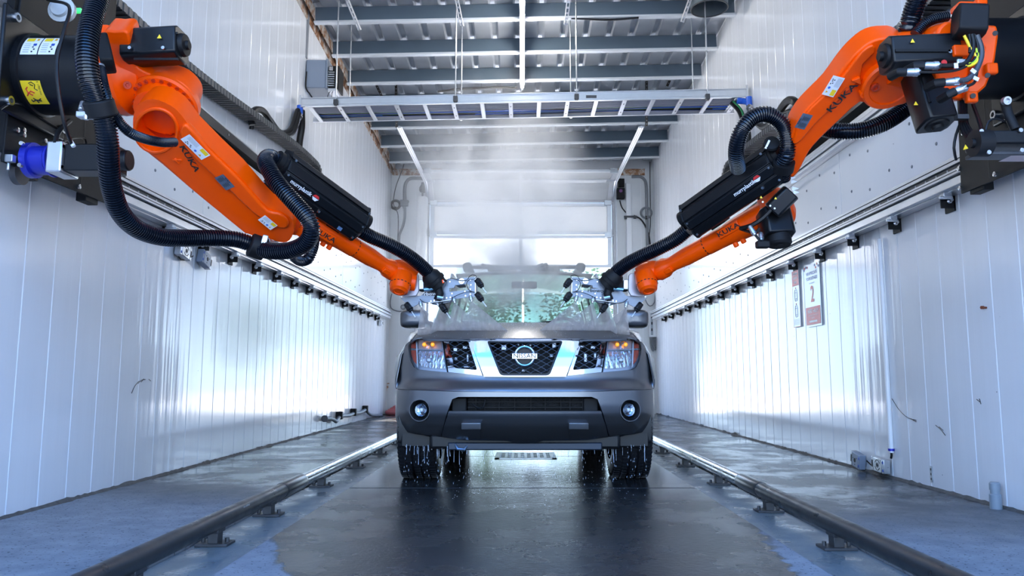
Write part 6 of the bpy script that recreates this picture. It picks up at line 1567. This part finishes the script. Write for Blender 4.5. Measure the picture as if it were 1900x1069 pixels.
        build('elbow_hook', MB().tube([aY(563, 416, 4.1), aY(560, 428, 4.08), aY(552, 437, 4.08)], .024, 10, rf=lambda i: (.03, .026, .014)[i]), M_ORANGE, R)
    else:
        em = block('elbow_motor', aY(1434, 392, 4.12), aY(1444, 440, 4.08), .17, .155, M_BLACK, R, side=Y1)
        build('motor_can', MB().lathe(aY(1444, 436, 4.08), aY(1446, 455, 4.07) - aY(1444, 436, 4.08), [(0, .066), (.05, .068), (.062, .060), (.062, .022), (.066, .020)], 28), M_BLACKM, em)
        e3 = block('wrist_motor', aY(1432, 392, 4.03), aY(1468, 356, 3.98), .10, .13, M_BLACK, R, side=Y1)
        mb = MB()
        for k, (px, py) in enumerate(((1473, 330), (1476, 337), (1478, 350), (1480, 357))): mb.add([aY(px + 4, py, 4.0), aY(px - 8, py - 4, 4.0), aY(px - 8, py + 4, 4.0), aY(px + 4, py, 4.07), aY(px - 8, py - 4, 4.07), aY(px - 8, py + 4, 4.07)], [(0, 1, 2), (3, 5, 4), (0, 3, 4, 1), (1, 4, 5, 2), (0, 2, 5, 3)])
        build('pointed_gland', mb, M_STEEL, e3, smooth=None)
        for p in ((1439, 368), (1412, 366)): triangle(aY(*p, 3.92), X1, Z1, .015, e3)
        for px, py in ((1437, 387), (1415, 375), (1429, 382)): build('motor_bolt', MB().lathe(aY(px, py, 3.93), (0, -1, 0), [(0, .005), (.004, .005)], 8), M_STEEL, e3)
        for a_, b_ in (((1391, 420), (1401, 436)), ((1411, 432), (1413, 446))): connector('motor_connector', aY(*a_, 4.0), aY(*b_, 3.98), em, .013)
        cable('motor_cable', [aY(1374, 424, 4.1), aY(1395, 418, 4.02), aY(1415, 405, 4.0), aY(1432, 388, 3.98)], .012, M_RUB, R)
        cable('motor_cable', [aY(1374, 425, 4.12), aY(1390, 430, 4.05), aY(1401, 432, 4.0), aY(1410, 424, 3.98)], .009, M_RUB, R)
        cable('motor_cable', [aY(1400, 434, 4.0), aY(1406, 442, 3.98), aY(1412, 448, 3.98)], .007, M_RUB, R)
        build('connector_boot', MB().box(aY(1415, 454, 4.0), (.07, .05, .04)), M_BLACKM, em, bevel=.008)
    # ---------- dress pack box
    if Lf: Ba, Bb = aY(520, 314, 3.92), aY(663, 414, 4.36)
    else: Ba, Bb = aY(1440, 302, 3.92), aY(1284, 409, 4.36)
    bd = (Bb - Ba).normalized(); tc_ = (EYE - (Ba + Bb) / 2); e2 = (tc_ - bd * tc_.dot(bd)).normalized(); e1 = bd.cross(e2); e1 = e1 if e1.z > 0 else -e1
    sec = [(.105, -.06), (.113, .018), (.088, .044), (.082, .028), (.070, .032), (.070, .058), (.020, .086), (.013, .077), (.006, .086), (-.040, .081), (-.044, .066), (-.052, .066), (-.054, .076), (-.098, .056), (-.105, .040), (-.100, -.06)]
    box_ = build('dress_pack_box', MB().prism([Ba + e1 * x + e2 * y for x, y in sec], Bb - Ba), M_BOX, R, bevel=.003, smooth=25)
    for P_, sg in ((Ba, -1), (Bb, 1)): build('box_end_plate', MB().prism([P_ + e1 * x * 1.03 + e2 * (y * 1.04) for x, y in sec], bd * sg * .008), M_BLACK, box_, bevel=.002)
    tx = bd if Lf else -bd; fn = (e2 * 1.0 + e1 * -.03).normalized() ; ty = fn.cross(tx)
    LP = lambda q, w_: Ba + bd * (q * (Bb - Ba).length) + e1 * w_ + e2 * .084
    if Lf: text('brand_lettering', 'murrplastik', LP(.20, -.018), tx, ty, .022, M_LABEL, box_, bold=True, depth=.002); lq = LP(.375, -.018)
    else: text('brand_lettering', 'murrplastik', LP(.31, -.016), tx, ty, .022, M_LABEL, box_, bold=True, depth=.002); lq = LP(.165, -.012)
    def tri(nm, pts, m): build(nm, MB().add([lq + tx * a + ty * b_ + fn * .003 for a, b_ in pts], [tuple(range(len(pts)))]), m, box_, smooth=None)
    tri('logo_red', [(-.022, .002), (-.010, .016), (.014, .016), (.024, .002)], M_PRED); tri('logo_white', [(-.022, -.001), (.024, -.001), (.008, -.018), (-.010, -.016)], M_LABEL)
    for q in (.02, .98):
        for w_ in (-.085, .0, .085): build('box_screw', MB().lathe(Ba + bd * (q * (Bb - Ba).length) + e1 * w_ + e2 * (.062 if abs(w_) > .01 else .085), e2, [(0, .008), (.006, .007)], 8), M_BOLT, box_)
    build('box_screw', MB().lathe(LP(.5 if Lf else .18, -.07) - e2 * .015, e2, [(0, .010), (.008, .008)], 8), M_BOLT, box_)
    if Lf: decal('small_blue_print', LP(.80, -.078) - e2 * .018, tx, ty, .03, .03, mat('print_pale_blue', (.10, .17, .30), .4), box_)
    build('box_bracket', MB().box(Ba.lerp(Bb, .80) - e1 * .105 - e2 * .03, (.02, .08, .10), (e1, e2, bd)).box(Ba.lerp(Bb, .25) - e1 * .105 - e2 * .03, (.02, .08, .10), (e1, e2, bd)), M_BLACK, R, bevel=.004)
    for P_, sg in ((Ba, -1), (Bb, 1)): build('hose_collar', MB().lathe(P_ + e1 * .03 * (1 if sg > 0 else 1), bd * sg, [(0, .062), (.02, .062), (.022, .054), (.05, .054)], 28), M_BLACKM, R)
    # ---------- corrugated hoses
    if Lf:
        H1 = [(196, -40, 3.08), (182, 0, 3.02), (168, 45, 2.96), (161, 95, 2.93), (165, 145, 2.94), (180, 190, 2.98), (194, 225, 3.02), (200, 265, 3.06), (202, 310, 3.12), (208, 352, 3.2), (224, 395, 3.3), (255, 425, 3.42), (300, 440, 3.55), (350, 442, 3.68), (400, 442, 3.78), (440, 445, 3.85), (470, 455, 3.9), (492, 463, 3.93)]
        hose('energy_hose', [aY(*p) for p in H1], .043, R)
        H2 = [(478, 461, 3.88), (505, 466, 3.84), (540, 464, 3.80), (567, 451, 3.76), (578, 430, 3.72), (571, 405, 3.70), (549, 379, 3.70), (528, 356, 3.70), (511, 334, 3.72), (499, 314, 3.75), (493, 300, 3.79), (498, 292, 3.84), (508, 295, 3.88), (519, 308, 3.92)]
        hose('energy_hose', [aY(*p) for p in H2], .044, R)
        hose('energy_hose', [aY(*p) for p in ((540, 470, 4.2), (556, 484, 4.15), (572, 480, 4.1), (580, 462, 4.1), (584, 440, 4.15))], .030, R, pitch=.011)
        hose('small_hose', [aY(*p) for p in ((186, 128, 3.05), (192, 160, 3.0), (203, 195, 3.0), (218, 222, 3.05), (240, 245, 3.1), (270, 258, 3.2), (300, 264, 3.28), (324, 264, 3.36))], .022, R, pitch=.008, seg=14)
        build('small_hose_nut', MB().lathe(aY(184, 120, 3.06), (.1, 0, -1), [(0, .02), (.02, .026), (.04, .026), (.05, .02)], 12), M_STEEL, R)
        H3 = [(668, 428, 4.38), (690, 440, 4.43), (718, 452, 4.48), (748, 468, 4.54), (772, 485, 4.60), (792, 503, 4.66), (806, 518, 4.70)]
        hose('energy_hose', [aY(*p) for p in H3], .043, R)
        # clamps
        cl = build('hose_clamp', MB().lathe(aY(186, 200, 2.99), aY(198, 235, 3.03) - aY(184, 190, 2.98), [(-.03, .060), (.035, .060)], 24), M_BLACKM, R, bevel=.006)
        build('clamp_bracket', MB().box(aY(170, 214, 3.0), (.11, .04, .025)).tube([aY(150, 204, 3.02), aY(154, 190, 3.05)], .012, 6), M_STEEL, cl, bevel=.004)
        build('clamp_bolt', MB().cyl(aY(160, 214, 2.97), aY(160, 222, 2.97), .01, 8), M_BOLT, cl)
        cl = build('hose_clamp', MB().lathe(aY(476, 458, 3.88), aY(490, 463, 3.9) - aY(470, 456, 3.87), [(-.035, .062), (.045, .062)], 24), M_BLACKM, R, bevel=.006)
        build('clamp_bracket', MB().box(aY(491, 445, 3.84), (.010, .03, .05), frame(V((.25, 0, 1)))).tube([aY(495, 446, 3.9), aY(505, 452, 4.0), (aY(512, 452, 4.1))], .018, 8), M_STEEL, cl, bevel=.004)
        Tn, Te = aY(806, 517, 4.70), (813, 527)
    else:
        H1 = [(1716, -40, 3.25), (1702, 0, 3.3), (1692, 30, 3.35), (1686, 60, 3.4), (1690, 100, 3.7), (1702, 140, 3.85), (1700, 180, 3.9), (1676, 205, 3.9), (1640, 228, 3.9), (1600, 242, 3.92), (1560, 244, 3.95), (1530, 238, 4.0), (1512, 225, 4.05)]
        hose('energy_hose', [aY(*p) for p in H1], .046, R)
        hose('small_hose', [aY(*p) for p in ((1698, 64, 3.3), (1715, 45, 3.3), (1735, 35, 3.3), (1760, 30, 3.3))], .024, R, pitch=.009, seg=14)
        H2 = [(1462, 330, 4.02), (1468, 308, 3.98), (1468, 306, 3.96), (1460, 300, 3.86), (1459, 275, 3.80), (1458, 245, 3.78), (1444, 222, 3.76), (1420, 211, 3.75), (1394, 218, 3.75), (1374, 240, 3.76), (1366, 268, 3.80), (1366, 292, 3.86), (1372, 312, 3.95)]
        H2 = [(1452, 332, 3.93), (1452, 305, 3.86), (1460, 285, 3.80), (1461, 262, 3.78), (1456, 240, 3.77), (1442, 222, 3.76), (1420, 212, 3.75), (1396, 219, 3.75), (1377, 240, 3.76), (1368, 266, 3.80), (1366, 290, 3.86), (1370, 315, 3.96)]
        hose('energy_hose', [aY(*p) for p in H2], .042, R)
        H3 = [(1276, 426, 4.38), (1254, 444, 4.43), (1226, 459, 4.48), (1196, 473, 4.54), (1170, 486, 4.60), (1148, 501, 4.66), (1132, 517, 4.70)]
        hose('energy_hose', [aY(*p) for p in H3], .043, R)
        build('hose_collar', MB().lathe(aY(1455, 300, 3.84), aY(1452, 320, 3.9) - aY(1460, 286, 3.8), [(0, .056), (.05, .058), (.052, .050)], 28), M_BLACKM, R)
        build('inner_flange', MB().lathe(aY(1431, 271, 3.86), (-.2, -.9, .3), [(0, .04), (.02, .045), (.03, .04), (.03, .015)], 24), M_BLACKM, R)
        build('steel_tongue', MB().box(aY(1423, 269, 3.84), (.02, .01, .05), frame(V((.5, 0, 1)))), M_STEEL, R)
        Te = (1128, 527)
    # ---------- hose end and spray head
    a_ = aY(798 if Lf else 1142, 511, 4.68); b_ = aY(813 if Lf else 1126, 529, 4.71)
    build('hose_end_collar', MB().lathe(a_, b_ - a_, [(-.02, .045), (0, .060), (.03, .062), (.035, .069), (.055, .069), (.058, .060), (.085, .060), (.09, .050)], 32), M_BLACKM, R)
    m_ = lambda x: x if Lf else 2 * 971.5 - x
    PT = aY(m_(820), 540, 4.72); NT = V((s * .12, -1, 0)).normalized()
    q = lambda x, y, d_=0: aP(m_(x), y, PT + NT * d_, NT)
    outer = [(822, 519), (838, 518), (852, 518.3), (853, 516.8), (881, 514), (882, 550.5), (869, 551.5), (838, 556), (805, 560), (780, 562), (768, 569), (761, 569.5), (742, 552.5), (772, 549.5), (781, 549), (789, 541), (800, 537), (812, 528)]
    hole = [(833.5, 535), (843, 534), (844, 529.5), (867, 526.7), (871, 530), (870, 538), (834.5, 541.5)]
    hole2 = [(759, 561), (768, 554.5), (771, 560), (763, 563)]
    hd = ppoly('spray_head', [(m_(x), y) for x, y in outer], PT, NT, .012, M_BRUSH, R, holes=[[(m_(x), y) for x, y in hole]], step=.02)
    build('frame_flange', MB().prism([q(880.5, 513.5), q(883, 513.5), q(883, 551), q(880.5, 551)], NT * -.07), M_ALU, hd, bevel=.002)
    build('lower_flange', MB().prism([q(798, 560.5, .03), q(837, 555.5, .03), q(837, 557.5, .03), q(798, 562.5, .03)], NT * -.06), M_ALUL, hd, bevel=.002)
    build('lower_bar', MB().prism([q(799, 562.5), q(837, 557.5), q(836, 560.5), q(812, 566), q(802, 565)], NT * -.03), M_BRUSH, hd, bevel=.002)
    build('rear_frame', MB().prism([q(825, 520, -.10), q(876, 515, -.10), q(876, 519, -.10), q(825, 524, -.10)], NT * -.012).prism([q(845, 529.5, -.08), q(862, 527.5, -.08), q(862, 531.5, -.08), q(850, 533, -.08)], NT * -.05), M_DSTEEL, hd, bevel=.002)
    build('mount_plate', MB().prism([q(766, 506.5, .03), q(773, 507.5, .03), q(776.5, 511, .03), q(776.5, 541, .03), q(772, 549, .03), q(747, 551, .03), q(749, 545, .03), q(760, 520, .03)], NT * -.015), mat('pinkish_steel', (.42, .40, .44), .4, .7), hd, bevel=.003)
    build('valve_block', MB().prism([q(777, 519, .02), q(786, 519, .02), q(786, 537, .02), q(777, 537, .02)], NT * -.05), M_STEEL, hd, bevel=.003)
    build('black_valve', MB().prism([q(782, 520, .01), q(808, 530, .01), q(808, 537, .01), q(777, 540, .01)], NT * -.07), M_BLACKM, hd, bevel=.004)
    build('blue_cylinder', MB().cyl(q(787, 537.5, .05), q(805, 535.5, .05), .011, 12), mat('pale_blue_metal', (.25, .50, .68), .25, .6), hd)
    build('swivel_clamp', MB().tube([q(812, 533, .02), q(816, 545, .03), q(812, 556, .02)], .026, 12), M_BLACKM, hd)
    build('union_fitting', MB().cyl(q(812, 552, .04), q(822, 554, .04), .016, 10).cyl(q(819, 528, .04), q(823, 521, .04), .018, 10), M_BOLT, hd)
    if Lf: build('orange_plug', MB().cyl(q(820, 520, .05), q(822, 526, .05), .010, 10), M_ORANGE, hd, label='small orange plug')
    for px, py in ((829, 522), (835, 523), (873, 520), (874, 529), (873, 537), (839, 545), (863, 541), (873, 546), (836, 552), (829, 553), (864, 549), (806, 558), (800, 559), (746, 551), (756, 549)):
        build('head_screw', MB().lathe(q(px, py), NT, [(0, .0055), (.005, .005)], 8), M_BOLT, hd)
    build('camera_eye', MB().lathe(q(857, 522, .005), NT, [(-.01, .018), (.008, .018), (.008, .013), (.003, .012)], 18), M_CHROME, hd)
    cable('thin_cable', [q(879, 518, .02), q(868, 521, .03), q(866, 530, .03), q(872, 540, .03), q(880, 542, .02)], .0022, M_RUB, hd)
    cable('thin_cable', [q(880, 518, .02), q(884, 513, .02), q(877, 510, .02), q(870, 514, .02), q(866, 520, .02), q(850, 520, .02), q(838, 516, .02), q(826, 521, .02)], .0022, M_RUB, hd)
    cable('thin_cable', [q(881, 542, .02), q(864, 542, .03), q(846, 549, .03), q(838, 554, .03)], .0022, M_RUB, hd)
    cable('thin_cable', [q(779, 555, .03), q(785, 560, .04), q(795, 563, .04), q(808, 562, .04), q(822, 561, .04)], .0022, M_RUB, hd)
    build('cut_lettering_panel', MB().prism([q(784, 548, .004), q(789, 541, .004), q(812, 541, .004), q(812, 549, .004)], NT * -.006), M_DSTEEL, hd) if Lf else None
    tx = (q(812, 545) - q(786, 546)).normalized() * (1 if Lf else -1)
    if Lf: text('head_lettering', 'rbow', q(798, 545.5, .006), tx, NT.cross(tx), .020, M_LABEL, hd, bold=True, wid=1.3)
    else: text('head_lettering', 'rbowo', q(838, 539.5, .003), tx, NT.cross(tx), .022, M_PRINT, hd, bold=True, wid=1.2)
    if not Lf: build('lettering_plate', MB().prism([q(812, 535, .001), q(846, 536, .001), q(852, 543, .001), q(812, 546, .001)], NT * -.012), M_BRUSH, hd)
    for px, py in ((889, 524.5), (889, 550), (822.5, 571), (758, 569)):
        c = q(px, py, .0)
        dr_ = V((-s * .55, -.25, -.8)).normalized(); x_, y_, z_ = frame(dr_)
        sb = build('spray_sensor', MB().box(c, (.035, .035, .055), (x_, y_, z_)).box(c + z_ * .03 , (.024, .028, .02), (x_, y_, z_)), M_BLACK, hd, bevel=.006)
        build('sensor_antenna', MB().cyl(c + z_ * .03, c + z_ * .068, .0022, 6).cyl(c + z_ * .066, c + z_ * .085, .0036, 6), M_LABEL, sb)
        build('sensor_eye', MB().lathe(c + NT * .018 - z_ * .01, NT, [(0, .010), (.004, .008)], 12), M_BLACKM, sb)
    for px, py in ((780.5, 567), (811, 563.5), (842, 558.5), (873.5, 556)):
        c = q(px, py, .01); nz = build('nozzle', MB().lathe(c - V((0, 0, -.012)), V((-s * .3, -.1, -1)), [(-.015, .009), (0, .013), (.014, .013), (.016, .009), (.026, .007)], 10), M_STEEL, hd)
    return R, q
RL, qL = robot(-1, 'left'); RR, qR = robot(1, 'right')

# ================================================================ WATER SPRAY AND MIST
M_SPRAY = bpy.data.materials.new('spray_water'); M_SPRAY.use_nodes = True
n, l = M_SPRAY.node_tree.nodes, M_SPRAY.node_tree.links; n.remove(n['Principled BSDF'])
_t = n.new('ShaderNodeBsdfTransparent'); _d = n.new('ShaderNodeBsdfDiffuse'); _s = n.new('ShaderNodeBsdfTranslucent'); _a = n.new('ShaderNodeMixShader'); _b = n.new('ShaderNodeMixShader')
for q_ in (_d, _s): q_.inputs[0].default_value = (.93, .95, 1, 1)
_g = n.new('ShaderNodeNewGeometry'); _m = n.new('ShaderNodeMapping'); _m.inputs['Scale'].default_value = (1, .3, .12); _n = n.new('ShaderNodeTexNoise'); _n.inputs['Scale'].default_value = 40
_r = n.new('ShaderNodeMapRange'); _r.inputs[1].default_value = .3; _r.inputs[2].default_value = .7; _r.inputs[3].default_value = .36; _r.inputs[4].default_value = .50
l.new(_g.outputs['Position'], _m.inputs[0]); l.new(_m.outputs[0], _n.inputs['Vector']); l.new(_n.outputs[0], _r.inputs[0])
l.new(_d.outputs[0], _a.inputs[1]); l.new(_s.outputs[0], _a.inputs[2]); l.new(_r.outputs[0], _b.inputs[0]); l.new(_t.outputs[0], _b.inputs[1]); l.new(_a.outputs[0], _b.inputs[2]); l.new(_b.outputs[0], n['Material Output'].inputs[0])
fans = [((781, 569.5), 776, 836, 'outermost'), ((812, 565.5), 799, 872, 'second'), ((843, 561), 828, 905, 'third'), ((874.5, 558.5), 855, 942, 'innermost')]
for s, qq, side in ((-1, qL, 'left'), (1, qR, 'right')):
    m_ = (lambda x: x) if s < 0 else (lambda x: 2 * 971.5 - x)
    for (ap, xa, xb, nm) in fans:
        A = qq(ap[0], ap[1], .01); Bm = []
        for k in range(7):
            t = k / 6; x = xa + (xb - xa) * t; Bm.append(aY(m_(x), 622 if x < 800 else 614, 5.08))
        w0, w1 = V((0, .004, 0)), V((0, .045, 0))
        P = [A - w0] + [b_ - w1 for b_ in Bm]; Q = [A + w0] + [b_ + w1 for b_ in Bm]; n_ = len(P)
        mb = MB(); mb.add(P + Q, [tuple([0, k, k + 1]) for k in range(1, n_ - 1)] + [(n_, n_ + k + 1, n_ + k) for k in range(1, n_ - 1)] + [(k, k + 1, n_ + k + 1, n_ + k) for k in range(1, n_ - 1)] + [(0, 1, n_ + 1, n_), (0, n_, n_ + n_ - 1, n_ - 1)])
        build('water_spray', mb, M_SPRAY, smooth=None, label=f'{nm} fan of water sprayed on the bonnet by the {side} spray head', cat='water spray', group=f'water fans of the {side} spray head')
def cloud(name, c, r, dens, sc, label):
    mb = MB(); rows = []
    for i in range(1, 12):
        a = pi * i / 12; rows.append([V((c[0] + r[0] * sin(a) * cos(b_ * pi / 10), c[1] + r[1] * sin(a) * sin(b_ * pi / 10), c[2] + r[2] * cos(a))) for b_ in range(20)])
    mb.grid(rows, close=True); mb.f.append(tuple(range(19, -1, -1))); mb.f.append(tuple(range(10 * 20, 11 * 20)))
    return build(name, mb, volmat(name + '_vol' + label[:6], dens, (1, 1, 1), .45, sc, (c, r)), smooth=None, label=label, cat='mist', kind='stuff')
cloud('mist', (-.38, 10.0, 2.95), (1.65, 2.6, 1.95), 1.5, 1.1, 'cloud of fine white mist rising behind the car roof')
cloud('mist', (-.02, 6.3, 1.60), (1.0, 1.15, .66), 4.0, 1.8, 'low mist drifting over the windscreen and bonnet')
